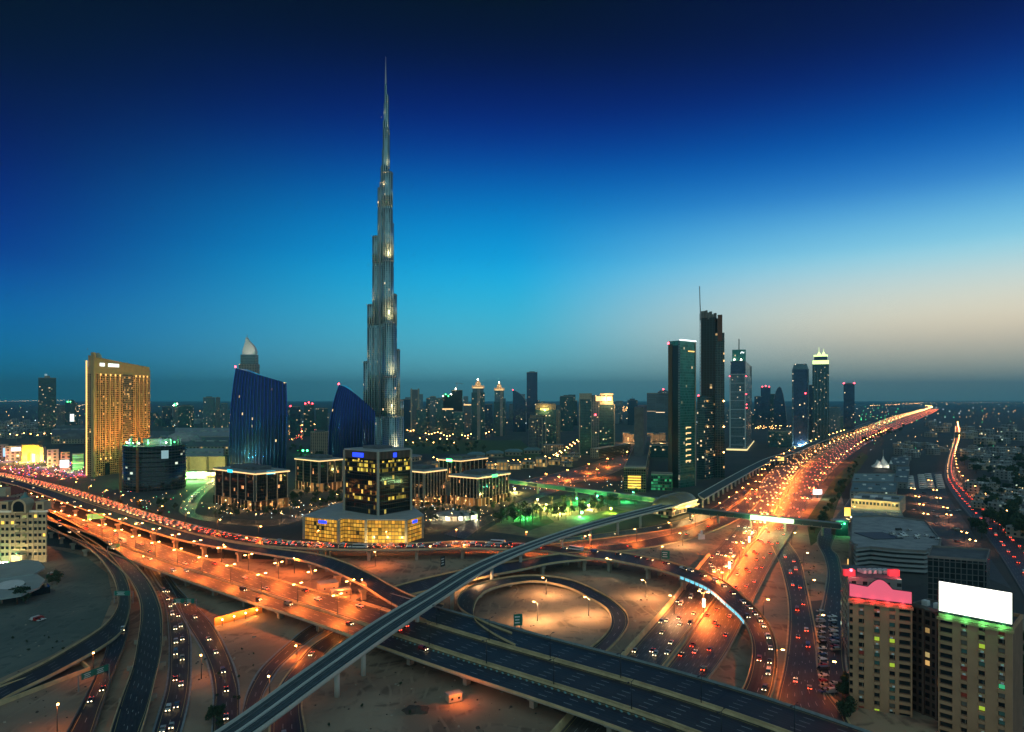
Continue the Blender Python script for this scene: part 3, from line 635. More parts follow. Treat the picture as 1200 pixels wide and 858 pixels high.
# ---- the supertall stepped tower
def burj():
    d0 = 1389; S = d0 / FPX; cx = (452 - 600) * S; cyy = d0
    r = empty('skyscraper', (0, 0, 0), 0, 'immensely tall stepped silver tower ending in a needle spire', 'skyscraper')
    def Z(y): return CAM_H + (HZ - y) * S
    k = 0
    def lobe(dx, dy, rad, ytop, band=True, sx=1.0):
        nonlocal k
        z = Z(ytop); prof = [(rad, -1)]
        # mechanical bands: shallow recesses
        for yb in (491, 384, 312, 247):
            zz = Z(yb)
            if zz < z - 12: prof += [(rad, zz), (rad * .95, zz + .1), (rad * .95, zz + 7), (rad, zz + 7.1)]
        prof += [(rad, z), (rad * .9, z + .05), (rad * .9, z + 3.5)]
        b = MB(); b.lathe((cx + dx, cyy + dy, 0), prof, 20)
        b.build('tower_lobe', F_burj, r)
        b = MB(); b.lathe((cx + dx, cyy + dy, z + .1), [(rad * 1.0, 0), (rad * 1.04, .2), (rad * 1.04, 1.6), (rad, 1.7)], 20, cap=False); b.build('terrace_rim', M_steel, r)
    # front wing
    for dx, dy, rad, yt in ((22, -47, 11.5, 488), (16.5, -37, 11.5, 443), (12.2, -27, 11.5, 381), (7.2, -16, 11.2, 309), (4.6, -6, 11, 205)): lobe(dx, dy, rad, yt)
    # other wing seen at the flank
    for dx, dy, rad, yt in ((-39, 14, 9.5, 425), (-30.5, 11, 9.5, 358), (-19.5, 7, 9.3, 278), (-8, 2, 9, 222)): lobe(dx, dy, rad, yt)
    for dx, dy, rad, yt in ((21, 36, 10, 470), (15, 27, 10, 410), (10, 18, 10, 345), (5, 9, 10, 262)): lobe(dx, dy, rad, yt)
    # crown stages
    for dx, rad, y0, y1 in ((-1.5, 9.2, 250, 196), (-1, 6.6, 200, 176), (1.2, 7.2, 197, 152), (-.5, 5.6, 180, 143), (2.2, 4.4, 155, 113), (-.6, 3.4, 145, 122), (0, 2.6, 125, 100)):
        b = MB(); z0, z1 = Z(y0), Z(y1); b.lathe((cx + dx, cyy, 0), [(rad, z0), (rad, z1), (rad * .8, z1 + .1), (rad * .8, z1 + 3)], 16); b.build('crown_stage', F_burj, r)
    b = MB(); b.lathe((cx, cyy, 0), [(2.3, Z(105)), (1.7, Z(92)), (1.0, Z(80)), (.5, Z(66.5))], 10); b.build('spire', M_steel, r)
    # vertical fins on the centre
    for ang in range(0, 360, 45):
        b = MB(); x, y = cx + 11.6 * cos(radians(ang)), cyy - 6 + 11.6 * sin(radians(ang)); b.box((x, y, 0), (.8, .8, Z(215)), radians(ang)); b.build('fin', M_steel, r)
    P = [(cx + 75 * cos(a), cyy - 10 + 60 * sin(a)) for a in [i * pi / 8 for i in range(16)]]
    pmesh('podium', P, -.5, 9, (F_mall, M_roof), r)
    b = MB(); b.lathe((cx, cyy - 10, 9), [(52, -.2), (52, 5), (44, 7), (30, 8)], 24); b.build('entry_canopy', M_roof, r)
    # terrace floodlights (warm, aimed up the shafts from each setback)
    F = []
    for dx, dy, y, p in ((37, -62, 525, 170), (30, -56, 488, 80), (27, -46, 443, 90), (22, -36, 381, 95), (17, -26, 309, 80), (-47, -2, 425, 45), (-38, -3, 358, 45), (-28, -6, 278, 40), (-2, -16, 222, 60), (9, -13, 200, 40), (9, -10, 160, 30), (-7, -9, 140, 24), (5, -8, 122, 18)):
        z = Z(y) + 2
        lamp((cx + dx * 1.15, cyy + dy * 1.2, z), (1, .62, .28), p * 1050, r, 2, spot=100, aim=(cx + dx * .5, cyy + dy * .3, z + 60), name='flood_light', key=('bj', p))
        b = MB(); b.box((cx + dx, cyy + dy, z - 1.2), (.8, .6, .6)); b.build('floodlight', M_corn, r)
burj()
# ---- hotel slab
def hotel():
    r, P, zt, D = tower('hotel_tower', 'golden floodlit hotel slab with a crested roof and dark portal', 'hotel', 102.5, 176, 430, 559, F_hotel, xe=108, th=10, plant=False, para=False)
    C, Rr, Bk, Lf = P
    # crest: sloping crown wall, higher at the front-left
    ins = inset(P, .98); b = MB(); hz = [ZA(418, D), ZA(426, D), ZA(426, D), ZA(416, D)]
    b.prism(ins, zt, hz, 0); b.build('crown_wall', pbr('hotel_stone', (.40, .25, .12), .8, noise=.15), r)
    nx = Vector((Rr[0] - C[0], Rr[1] - C[1], 0)); L = nx.length; nx.normalize(); nn = Vector((nx.y, -nx.x, 0))
    base = Vector((C[0], C[1], 0)); h = atan2(nx.y, nx.x); st = pbr('hotel_stone', (.40, .25, .12))
    pmesh('attic_band', inset(P, 1.003), ZA(438, D), zt + .2, st, r)
    # end pylon with a rounded mast head
    b = MB(); q = base + nx * 1.5 + nn * .8; b.box((q.x, q.y, 0), (4.5, 5, ZA(413, D)), h); b.build('end_pylon', st, r)
    q = base + nx * 7; b = MB(); b.lathe((q.x, q.y + 6, ZA(419, D)), [(5.5, 0), (5.2, 3), (4, 6), (2, 8), (.1, 8.6)], 14); b.build('crest_dome', M_conc, r)
    # lit sign on the crown
    for a, w, m in ((.13, .09, M_scr), (.25, .22, M_scr)):
        q = base + nx * (L * (a + w / 2 - .02)) + nn * .5; b = MB(); b.box((q.x, q.y, ZA(428.5, D)), (L * w * .8, .5, 5), h); b.build('crown_sign', m, r)
    # pilasters with lamps at top and foot
    zt2, zb2 = ZA(439, D), ZA(540, D)
    for i, f in enumerate((.12, .2, .28, .36, .44, .72, .79, .86, .93)):
        q = base + nx * (L * f) + nn * .5; b = MB(); b.box((q.x, q.y, zb2 if f < .5 else ZA(505, D)), (2.0, 1.2, zt2 - (zb2 if f < .5 else ZA(505, D)) + 3), h); b.build('pilaster', st, r)
        p = q + nn * 2.2
        lamp((p.x, p.y, zt2 - 1), (1, .52, .16), 8000, r, .5, spot=60, aim=(q.x, q.y, zt2 - 30), name='facade_light', key='hp1')
        b = MB(); b.box((p.x - nn.x, p.y - nn.y, zt2 - 1), (2.2, .9, 3), h); b.build('lamp_head', M_gold, r)
        if f < .3:
            lamp((p.x, p.y, zb2 + 2), (1, .52, .16), 13000, r, .5, spot=60, aim=(q.x, q.y, zb2 + 34), name='facade_light', key='hp2')
            b = MB(); b.box((p.x - nn.x, p.y - nn.y, zb2), (2.2, .9, 3), h); b.build('lamp_head', M_gold, r)
    # dark glazed bay in the upper middle and the portal
    q = base + nx * (L * .58) + nn * .4; b = MB(); b.box((q.x, q.y, ZA(520, D)), (L * .16, 1.0, ZA(437, D) - ZA(520, D)), h); b.build('glazed_bay', facade('hotel_bay', (.2, .14, .08), (.03, .025, .02), 2.4, 3.5, .3, .3, .2, (1, .6, .2), 1.2, 21), r)
    q = base + nx * (L * .235) + nn * .5; b = MB(); b.box((q.x, q.y, 0), (9, 1.2, ZA(545, D)), h); b.build('portal', M_glassd, r)
    # corner light strip and flood lamps
    q = Vector((Lf[0], Lf[1], 0)) + Vector((-1.2, -.6, 0)); b = MB(); b.box((q.x, q.y, 2), (1.4, 1.4, ZA(424, D)), h); b.build('corner_light', M_gold, r)
    for f in (.1, .35, .62, .9):
        p = base + nx * (L * f) + nn * 45
        lamp((p.x, p.y, 30), (1, .38, .09), 150000, r, 2, spot=95, aim=(base.x + nx.x * L * f, base.y + nx.y * L * f, 95), name='flood_light', key='hf')
    lightball(r, (Lf[0], Lf[1], ZA(409, D)), M_steel, 1)
hotel()
# ---- round tower under construction in front of the hotel
def drum_site():
    d = DY(577); cx = XA(163.5, d); rad = (198 - 129) / 2 / FPX * d; cyy = d + rad
    r = empty('building_site', (0, 0, 0), 0, 'unfinished dark round block with site lights on top, before the hotel', 'building')
    z = ZA(521, d + rad); b = MB(); b.lathe((cx, cyy, 0), [(rad, -.5), (rad, z)], 32, cap=True); b.build('core_wall', facade('drum_face', (.05, .055, .06), (.01, .014, .016), 5, 3.8, .1, .22, .02, (.8, 1, .8), 1.6, 22), r)
    for k in range(9):
        b = MB(); zz = 8 + k * (z - 10) / 8; b.lathe((cx, cyy, zz), [(rad + .1, 0), (rad + .9, .05), (rad + .9, .6), (rad + .1, .65)], 32, cap=False); b.build('floor_slab', pbr('dark_slab', (.05, .07, .07), .8), r)  # slab edges in a darker grey-green than the other concrete
    for i in range(14):
        a = i * 2 * pi / 14; b = MB(); b.box((cx + rad * .82 * cos(a), cyy + rad * .82 * sin(a), z), (1.4, 1.4, 7 + (i * 7) % 5), a); b.build('column', M_concd, r)
    b = MB(); b.cyl((cx + 4, cyy, z), rad * .45, 9, 14); b.build('lift_core', M_concd, r)
    for a, m, col in ((200, M_grn, (.1, 1, .25)), (250, M_grn, (.1, 1, .25)), (285, M_grn, (.1, 1, .25)), (320, M_whl, (.5, .8, 1)), (230, M_whl, (.4, .6, 1)), (340, M_grn, (.1, 1, .25)), (265, M_whl, (1, .8, .4))):
        p = (cx + rad * .9 * cos(radians(a)), cyy + rad * .9 * sin(radians(a)), z + 4); lightball(r, p, m, .8, 'site_light')
        lamp((p[0], p[1], p[2] + 1.5), col, 12000, r, .4, key=('ds', col))
    q = (cx + rad * .72, cyy - rad * .72, z * .72); b = MB(); b.box((q[0], q[1], q[2]), (9, .6, 11), radians(45)); b.build('site_screen', M_scrd, r)
    for px, h in ((141, 1.12), (161, .8)):
        dd = d - 3; x = XA(px, dd); b = MB(); zz = (z + 14) * h
        for ox, oy in ((-1, -1), (1, -1), (1, 1), (-1, 1)): b.bar((x + ox, dd + oy, 0), (x + ox, dd + oy, zz), .35)
        for k in range(int(zz / 4)): b.bar((x - 1, dd - 1, k * 4), (x + 1, dd - 1, k * 4 + 4), .25); b.bar((x + 1, dd - 1, k * 4 + 4), (x - 1, dd - 1, k * 4 + 8), .25); b.bar((x - 1, dd - 1, k * 4), (x + 1, dd - 1, k * 4), .25)
        b.build('hoist_mast', pbr('hoist_orange', (.4, .13, .03), .7), r)
drum_site()
# ---- two curved blue towers
def blue_tower(label, xl, xp, xr, yp, yr, ymidl, yb, th, pw=1.15):
    D = DY(yb); S = D / FPX
    r = empty('curved_tower', (0, 0, 0), 0, label, 'office tower')
    zp, zr = ZA(yp, D), ZA(yr, D); xL, xP, xR = XA(xl, D), XA(xp, D), XA(xr, D)
    n, m = 14, 22; dep = (xR - xL) * .55; b = MB()
    def front(u, w):
        # w: 0 base .. 1 roof line; the edges lean in towards the top
        zt = zp + (zr - zp) * u ** pw; z = -.5 + (zt + .5) * w
        hgt = max(0.0, z / zp)
        lx = xL + (xP - xL) * (hgt ** 3.0); rx = xR - (xR - xL) * .03 * abs(hgt - .55) * 2
        x = lx + (rx - lx) * u
        bul = sin(pi * u) * (xR - xL) * .10
        y = D + dep * .12 - bul + (u * th) * (xR - xL)
        return x, y, z
    V = [[front(i / n, j / m) for i in range(n + 1)] for j in range(m + 1)]
    i0 = len(b.v)
    for row in V: b.v += row
    Wd = n + 1
    for j in range(m):
        for i in range(n):
            a = j * Wd + i; us = [(V[j][k][0] - xL) for k in (i, i + 1)]
            u0, u1 = i / n * (xR - xL), (i + 1) / n * (xR - xL)
            b.idx((a, a + 1, a + Wd + 1, a + Wd), 0, [(u0, V[j][i][2]), (u1, V[j][i + 1][2]), (u1, V[j + 1][i + 1][2]), (u0, V[j + 1][i][2])], True)
    b.build('curtain_wall', F_blue, r)
    b = MB()
    for side, ii in ((0, 0), (1, n)):
        i1 = len(b.v)
        for j in range(m + 1):
            x, y, z = V[j][ii]; bx = x + (.03 if side == 0 else -.20) * (xR - xL)
            b.v += [(x, y, z), (bx, D + dep * .8, z)]
        for j in range(m):
            a = i1 + 2 * j; q = (a, a + 2, a + 3, a + 1); ws = dep
            b.idx(q if side else tuple(reversed(q)), 0, None)
    i1 = len(b.v)
    for i in range(n + 1): x, y, z = V[m][i]; b.v += [(x, y, z), (x + (.03 - .23 * i / n) * (xR - xL), D + dep * .8, z)]
    for i in range(n): a = i1 + 2 * i; b.idx((a, a + 2, a + 3, a + 1), 0)
    i1 = len(b.v); bx = [V[0][0], V[0][n], V[m][n], V[m][0]]
    b.v += [(p[0] + (.03, -.20, -.20, .03)[q] * (xR - xL), D + dep * .8, p[2]) for q, p in enumerate(bx)]; b.idx((i1 + 1, i1, i1 + 3, i1 + 2), 0)
    b.build('side_wall', M_glassd, r)
    # vertical blades on the front
    fm = pbr('blue_blade', (.02, .05, .34), .2, .9)
    for i in range(17):
        bb = MB(); u = i / 16
        pts = [Vector(front(u, j / 12)) + Vector((0, -.5, 0)) for j in range(13)]
        for p, q in zip(pts, pts[1:]): bb.bar(p, q, 1.1, 0, .9)
        bb.build('blade', fm, r)
    lightball(r, (xP, D + 3, zp + 2.5), M_red, 1.7)
    return r, D, (xL, xP, xR, zp)
rb, Db, bx_ = blue_tower('larger curved tower of blue ribbed glass with a sloping top', 267.3, 275, 333, 431.5, 448.5, 483, 553, .10)
rb2, Db2, bx2 = blue_tower('smaller curved blue glass tower just beside the supertall tower', 384, 396.5, 437, 451.5, 482, 483, 546, .16, 1.75)
b = MB(); X0 = XA(385.5, Db2 - 1); X1 = XA(400, Db2 - 1)
for dx, en, zz in ((XA(300, Db), rb, 5), ):
    lamp((dx, Db - 12, 4), (1, .5, .15), 90000, rb, .6, spot=80, aim=(dx, Db + 10, 30), name='entry_light', key='be')
# ---- white pointed hotel top behind
def address_tower():
    d = 1560; r = empty('hotel_tower', (0, 0, 0), 0, 'pale pointed tower top peeping over the larger blue ribbed tower', 'hotel tower')
    x0, x1 = XA(282, d), XA(302, d); c = (x0 + x1) / 2; w = x1 - x0
    b = MB(); b.box((c, d, 0), (w, 24, ZA(427, d))); b.build('shaft', F_grey, r)
    b = MB(); b.box((c + w * .02, d, ZA(427, d)), (w * .86, 20, ZA(416, d) - ZA(427, d))); b.build('upper_stage', F_steel, r)
    # curved sail crown
    b = MB(); pts = [(-.36, 416), (.42, 416), (.42, 411), (.34, 407), (.20, 403.5), (.02, 400), (-.13, 395.5), (-.17, 401), (-.30, 409)]
    n = len(pts); i0 = len(b.v)
    b.v += [(c + w * a, d - 7, ZA(y, d)) for a, y in pts] + [(c + w * a, d + 7, ZA(y, d)) for a, y in pts]
    b.idx(range(n), 0); b.idx([n + i for i in reversed(range(n))], 0)
    for i in range(n): j = (i + 1) % n; b.idx((i, n + i, n + j, j), 0)
    b.build('sail_crown', M_white, r)
    b = MB(); b.bar((c - w * .12, d, ZA(401, d)), (c - w * .12, d, ZA(392, d)), .8); b.build('spire', M_steel, r)
    lamp((c + w * .2, d - 26, ZA(417, d)), (1, .9, .75), 6000, r, 1, spot=80, aim=(c, d, ZA(406, d)), name='crown_light', key='ad')
address_tower()
# ---- office park: black glass blocks with lit cornices and colonnades
def office(label, xl, xe, xr, yc, yg, yb, th, group='black office blocks with glowing cornices', fins=(6, 8), sign=None):
    P = plan(xl, xr, yb, xe, th); D = P[0][1]
    zt, zg = ZA(yc, D), ZA(yg, D)
    r = empty('office_block', (0, 0, 0), 0, label, 'office block', group)
    pmesh('podium', inset(P, 1.03), -.3, zg, (facade('colonnade', (.26, .21, .15), (.05, .03, .015), 7.0, 30, .26, .0, .4, (1, .5, .14), .3, 23), M_pave), r)
    Pi = inset(P, .97); pmesh('glass_body', Pi, zg, zt, (F_office, M_roof), r)
    pmesh('roof_slab', inset(P, 1.03), zt, zt + 1.2, M_roof, r, bot=True)
    parapet(inset(P, 1.035), zt - 1.1, 1.0, .02, M_corn, r, 'cornice_light')
    pmesh('roof_plant', inset(P, .55), zt + 1.2, zt + 5, M_roofd, r)
    for (A, B), nf in (((P[3], P[0]), fins[0]), ((P[0], P[1]), fins[1])):
        h = atan2(B[1] - A[1], B[0] - A[0])
        for k in range(nf + 1):
            q = lerp2(lerp2(A, B, .03), lerp2(A, B, .97), k / nf); q = inset([q, P[0], P[1], P[2], P[3]], 1)[0]
            b = MB(); b.box((q[0], q[1], zg), (.9, .9, zt - zg - .9), h); b.build('fin', M_conc, r)
    if sign:
        for f, side, m in sign:
            A, B = ((P[3], P[0]) if side == 0 else (P[0], P[1])); q = lerp2(A, B, f); h = atan2(B[1] - A[1], B[0] - A[0]); n = Vector((sin(h), -cos(h)))
            b = MB(); b.box((q[0] + n.x * 1.0, q[1] + n.y * 1.0, zt - 2.2), (11, .5, 3.6), h); b.build('sign_panel', m, r)
    for (A, B) in ((P[3], P[0]), (P[0], P[1])):
        h = atan2(B[1] - A[1], B[0] - A[0]); n = Vector((sin(h), -cos(h)))
        for f in (.2, .5, .8):
            q = lerp2(A, B, f); lamp((q[0] + n.x * 6, q[1] + n.y * 6, 5), (1, .5, .16), 1800, r, .4, key='of')
    return r
office('black office block with cyan sign, in front of the larger blue ribbed tower', 251, 299, 338, 555, 588, 599, 38, fins=(5, 3), sign=((.42, 0, M_cyan), (.45, 1, M_cyan)))
office('black office block with few fins, in front of the smaller blue tower', 346, 374, 402, 540, 567, 577, 40, fins=(3, 3))
office('black finned office block tucked close beside the office cube', 466, 497, 523, 553, 584, 594, 38, fins=(6, 7))
office('black finned office block beside the park with the widest cornice', 527, 560, 597, 560, 584.5, 594, 36, fins=(8, 9), sign=((.5, 1, M_greeng),))
office('rear office block whose lit cornice shows between its neighbours', 514, 540, 571, 540, 556, 565, 36, fins=(5, 6), sign=((.5, 0, M_grn),))
def cube():
    r = empty('office_block', (0, 0, 0), 0, 'dark office cube with yellow lit floors on a wide lit podium', 'office block')
    Pp = [W(356.5, 631.6), W(397, 636.8), W(403, 634.5), W(429, 636.5), W(476, 637), W(495, 630.6), W(478, 614), W(397, 614)]
    zr = ZA(609.5, W(429, 636.5).y); poly = [(p.x, p.y) for p in Pp]
    pmesh('podium', poly, -.3, zr, (F_yel, M_roof), r)
    pmesh('podium_roof', inset(poly, 1.03), zr, zr + .9, pbr('pale_roof', (.34, .36, .36), .7, noise=.15, nscale=.1), r, bot=True)
    for k in (0, 1, 3, 4, 5):
        q = poly[k]; b = MB(); b.box((q[0], q[1] - .3, 0), (2.2, 2.2, zr)); b.build('podium_pier', M_conc, r)
    # darker end bays and blue signs on the podium
    for (A, B, f, w, m) in ((poly[0], poly[1], .55, 9, M_blue), (poly[4], poly[5], .5, 7, M_blue)):
        q = lerp2(A, B, f); h = atan2(B[1] - A[1], B[0] - A[0]); n = Vector((sin(h), -cos(h)))
        b = MB(); b.box((q[0] + n.x * .5, q[1] + n.y * .5, zr - 4.2), (w, .5, 2.6), h); b.build('sign_panel', m, r)
    D = (CAM_H - zr) * FPX / (605.5 - HZ); P = plan(404, 481, 0, 443, 38, d=D); zt = ZA(530, D)
    pmesh('glass_body', P, zr + .9, zt, (F_cube, M_roof), r)
    for (y0, y1) in ((541, 556), (584.5, 590)):
        pmesh('lit_floor', inset(P, 1.003), ZA(y1, D), ZA(y0, D), F_cubel, r)
    pmesh('roof_slab', inset(P, 1.02), zt, zt + 1.4, pbr('pale_roof', (.34, .36, .36)), r, bot=True)
    pmesh('roof_plant', inset(P, .45), zt + 1.4, zt + 4, M_roofd, r)
    for k in (0, 1, 3):
        q = inset(P, 1.012)[k]; b = MB(); b.box((q[0], q[1], zr), (1.8, 1.8, zt - zr), radians(38)); b.build('corner_column', pbr('pale_stone', (.4, .36, .28), .7), r)  # paler stone for the corner columns
    pmesh('attic_band', inset(P, 1.004), ZA(539, D), zt - .1, facade('attic_fins', (.2, .13, .09), (.02, .015, .01), 1.6, 40, .5, 0, 0, seed=30), r)
    for (A, B, f, w) in ((P[3], P[0], .42, 15), (P[0], P[1], .5, 4)):
        q = lerp2(A, B, f); h = atan2(B[1] - A[1], B[0] - A[0]); n = Vector((sin(h), -cos(h)))
        b = MB(); b.box((q[0] + n.x * .5, q[1] + n.y * .5, ZA(537.5, D)), (w, .5, 4), h); b.build('sign_panel', M_blue, r)
    for f in (.15, .5, .85):
        q = lerp2(poly[3], poly[4], f); lamp((q[0], q[1] - 6, 4), (1, .7, .25), 6000, r, .4, key='cb')
cube()
# round pavilion in the office forecourt
def pavilion():
    c = W(535, 606); r = empty('pavilion', (0, 0, 0), 0, 'low round pavilion with pale screen walls in the office forecourt', 'pavilion')
    b = MB(); b.lathe((c.x, c.y, 0), [(21, 0), (21, 3), (22, 3.2), (22, 4), (10, 4.6)], 28); b.build('roof_disc', M_roof, r)
    for i in range(9):
        a = radians(205 + i * 16); b = MB(); b.box((c.x + 24 * cos(a), c.y + 24 * sin(a), 0), (.5, 5.4, 4.5), a); b.build('screen_wall', M_white, r)
    for i in range(4):
        a = radians(215 + i * 36); lamp((c.x + 27 * cos(a), c.y + 27 * sin(a), 3), (1, .85, .5), 2600, r, .3, key='pv')
pavilion()
# ---- dark tower with lit cap far left and its small neighbours
r, P, zt, D = tower('round_tower', 'solitary dark tower with a small lit cap, far beyond the lit mall', 'tower', 44.8, 65.8, 443, 511, F_dteal, depth=26, plant=False)
b = MB(); c = cen(P); b.cyl((c[0], c[1], zt), 9, 8, 14, r2=7); b.build('cap_drum', M_conc, r); b = MB(); b.cyl((c[0] - 2, c[1] - 4, zt + 8), 4, 6, 10); b.build('cap_lantern', M_scrd, r)
r, P, zt, D = tower('screen_tower', 'squat domed dark tower with a white lit screen', 'tower', 76, 91.5, 472, 502, F_dteal, plant=False, para=False)
b = MB(); c = cen(P); b.lathe((c[0], c[1], zt), [(15, 0), (13, 6), (7, 11), (.2, 13)], 16); b.build('dome', F_teal, r)
q = lerp2(P[0], P[1], .55); b = MB(); b.box((q[0], q[1] - .8, ZA(494, D)), (14, .6, (494 - 485.5) * D / FPX), atan2(P[1][1] - P[0][1], P[1][0] - P[0][0])); b.build('screen', M_scr, r)
for dx in (-8, 4): lightball(r, (c[0] + dx, c[1] - 14, zt + 4), M_grn, 2)
tower('apartment_tower', 'pale low slab beside the domed tower with the white screen', 'building', 66, 76, 475, 502, F_grey, plant=False)
# ---- middle skyline
mid = [
 ('dark blue block just past the foot of the supertall tower', 472, 481.5, 468, 507, F_navy, {}),
 ('slim grey finned tower with a square frame on top', 481, 491.5, 457, 507, F_grey, {'fin': 1}),
 ('low teal slab in front of the slim grey finned tower', 488, 499.5, 480, 509, F_teal, {}),
 ('narrow dark slab first in the row of teal towers', 499.5, 504, 467, 507, F_dteal, {}),
 ('grey teal tower in the row, flat topped with pale edge', 503.5, 511, 465, 508, F_steel, {}),
 ('teal tower in the row beside the pale edged one', 511, 519.5, 467, 508, F_teal, {}),
 ('low front tower with a lit roof terrace under the crane', 518.5, 531, 479, 511, F_dteal, {'crown': M_corn}),
 ('front teal block with a stepped roof beside the gold crowned twin', 531.5, 544, 483, 512, F_teal, {}),
 ('unfinished tower with green site lamps behind the row', 518, 530.5, 463, 504, F_constr, {'green': 1}),
 ('dark unfinished tower carrying a crane in the skyline row', 529, 542, 457.5, 505, F_constr, {'crane': 1}),
 ('short blue tower between the two gold crowned twins', 568.5, 577, 474, 508, F_navy, {}),
 ('small lit block behind the row near the crane tower', 543.5, 552, 474, 506, F_grey, {'crown': M_corn}),
 ('grey tower with a red lit top before the sail roofed tower', 603, 613.5, 477, 505, F_grey, {'crown': M_red}),
 ('tall plain dark slab, the highest of the middle skyline', 617.2, 629.8, 436.5, 503, F_navy, {}),
 ('flat topped dark tower between the yellow crowned and fire crowned towers', 656.5, 672, 464.5, 505, F_dteal, {}),
 ('distant tower with a mast, next to lit far hills of lamps', 735.5, 746.5, 469, 498, F_navy, {'mast': 1}),
 ('small tower with cyan lights beside the masted tower', 747, 757, 476, 498, F_steel, {'cyan': 1}),
 ('broad blue banded tower with a small dome, beside the green glass tower', 758, 783, 461, 510, F_stripe, {'dome': 1}),
 ('low round block with green lit glass near the far office pair', 900.5, 928, 505.5, 524, F_teal, {}),
 ('dark blue slab left of the pair behind the mall roofs', 190, 202, 477, 500, F_navy, {}),
 ('green lit thin tower behind the mall roofs', 203, 209, 474, 500, F_grey, {'green': 1}),
 ('wide dark block behind the mall domes', 209, 227, 476, 501, F_dteal, {}),
 ('grey slab behind the mall, joined pair taller half', 238, 252, 466, 502, F_steel, {}),
 ('grey slab behind the mall, joined pair slimmer half', 252.5, 258, 466, 502, F_grey, {}),
 ('pale block peeping beside the larger blue ribbed tower', 259, 267, 473, 502, F_steel, {}),
 ('dark block with a red lamp between the two blue towers', 340, 352, 477, 512, F_navy, {'red': 1}),
 ('block with red lit roof frame between the two blue towers', 356, 368, 474, 511, F_dteal, {'redtop': 1}),
 ('dark shouldered block close to the smaller blue tower', 370, 384, 479, 512, F_dteal, {}),
 ('lit beige curved block at the foot of the smaller blue tower', 364, 386, 507, 533, F_beige, {}),
 ('far slab behind the tower with the vertical white frame', 875, 881, 430, 519, F_steel, {'red': 1}),
 ('dark block left of the sail shaped far tower', 884, 893, 465, 500, F_navy, {}),
 ('far tower with two red roof lamps in the dark cluster', 891.5, 903, 454, 500, F_navy, {'redtop': 1}),
 ('dark mid block of the far cluster', 900, 912, 462, 500, F_dteal, {'red': 1}),
 ('dark slab joining the two tall towers by the highway', 946, 955, 452, 519, F_navy, {}),
 ('blue block at the back, beside the lone cylinder tower', 970, 985, 478, 508, F_steel, {}),
 ('low green lit office behind the lone cylinder tower', 975, 988, 488, 508, F_teal, {}),
]
def crane(r, x, y, z, h, jib, ang, mat=None):
    b = MB(); mt = mat or M_steel; b.bar((x, y, z), (x, y, z + h), 1.6); b.build('crane_mast', mt, r)
    b = MB(); ca, sa = cos(ang), sin(ang); b.bar((x - ca * jib * .3, y - sa * jib * .3, z + h), (x + ca * jib, y + sa * jib, z + h), 1.2); b.bar((x, y, z + h), (x, y, z + h + 7), 1); b.bar((x, y, z + h + 7), (x + ca * jib * .8, y + sa * jib * .8, z + h), .5); b.build('crane_jib', mt, r)
for lab, x0, x1, yt, yb, mt, op in mid:
    r, P, zt, D = tower('apartment_tower' if mt in (F_grey, F_teal, F_beige, F_steel) else 'office_tower', lab, 'tower', x0, x1, yt, yb, mt, group=None, plant=not op, red=(0,) if op.get('red') else False)
    c = cen(P); w = x1 - x0; s = D / FPX * w
    if op.get('fin'):
        for k in (0, 1): b = MB(); q = lerp2(P[0], P[1], .1 + .8 * k); b.box((q[0], q[1] - .6, 0), (s * .16, 1.4, zt + 5)); b.build('edge_fin', M_conc, r)
    if op.get('crown'): pmesh('lit_crown', inset(P, 1.02), zt - 3.5, zt + .5, op['crown'], r)
    if op.get('green'):
        for k in range(4): q = lerp2(P[0], P[1], .1 + .25 * k); lightball(r, (q[0], q[1] - 2, zt - 4 + 7 * (k % 2)), M_grn if k % 3 else M_whl, 2.0, 'site_light')
    if op.get('crane'): crane(r, c[0], c[1], zt, 26, 26, .3); lightball(r, (c[0] - 3, P[0][1] - 2, zt + 6), M_whl, 2, 'site_light')
    if op.get('mast'): b = MB(); b.bar((c[0], c[1], zt), (c[0], c[1], zt + 16), 1.6); b.build('mast', M_steel, r); pmesh('upper_stage', inset(P, .55), zt, zt + 7, F_navy, r)
    if op.get('cyan'):
        for k in range(2): q = lerp2(P[0], P[1], .3 + .4 * k); lightball(r, (q[0], q[1] - 2, zt - 30), M_scr, 3, 'sign_light')
    if op.get('dome'): b = MB(); q = lerp2(c, P[1], .55); b.lathe((q[0], q[1], zt), [(s * .28, 0), (s * .26, 5), (s * .15, 10), (.2, 12)], 14); b.build('dome', F_steel, r); lightball(r, (q[0], q[1], zt + 14), M_red, 2.5)
    if op.get('redtop'):
        for k in range(3): q = lerp2(P[0], P[1], .15 + .35 * k); lightball(r, (q[0], q[1] - 1, zt + 3 + 3 * (k % 2)), M_red, 2.4)
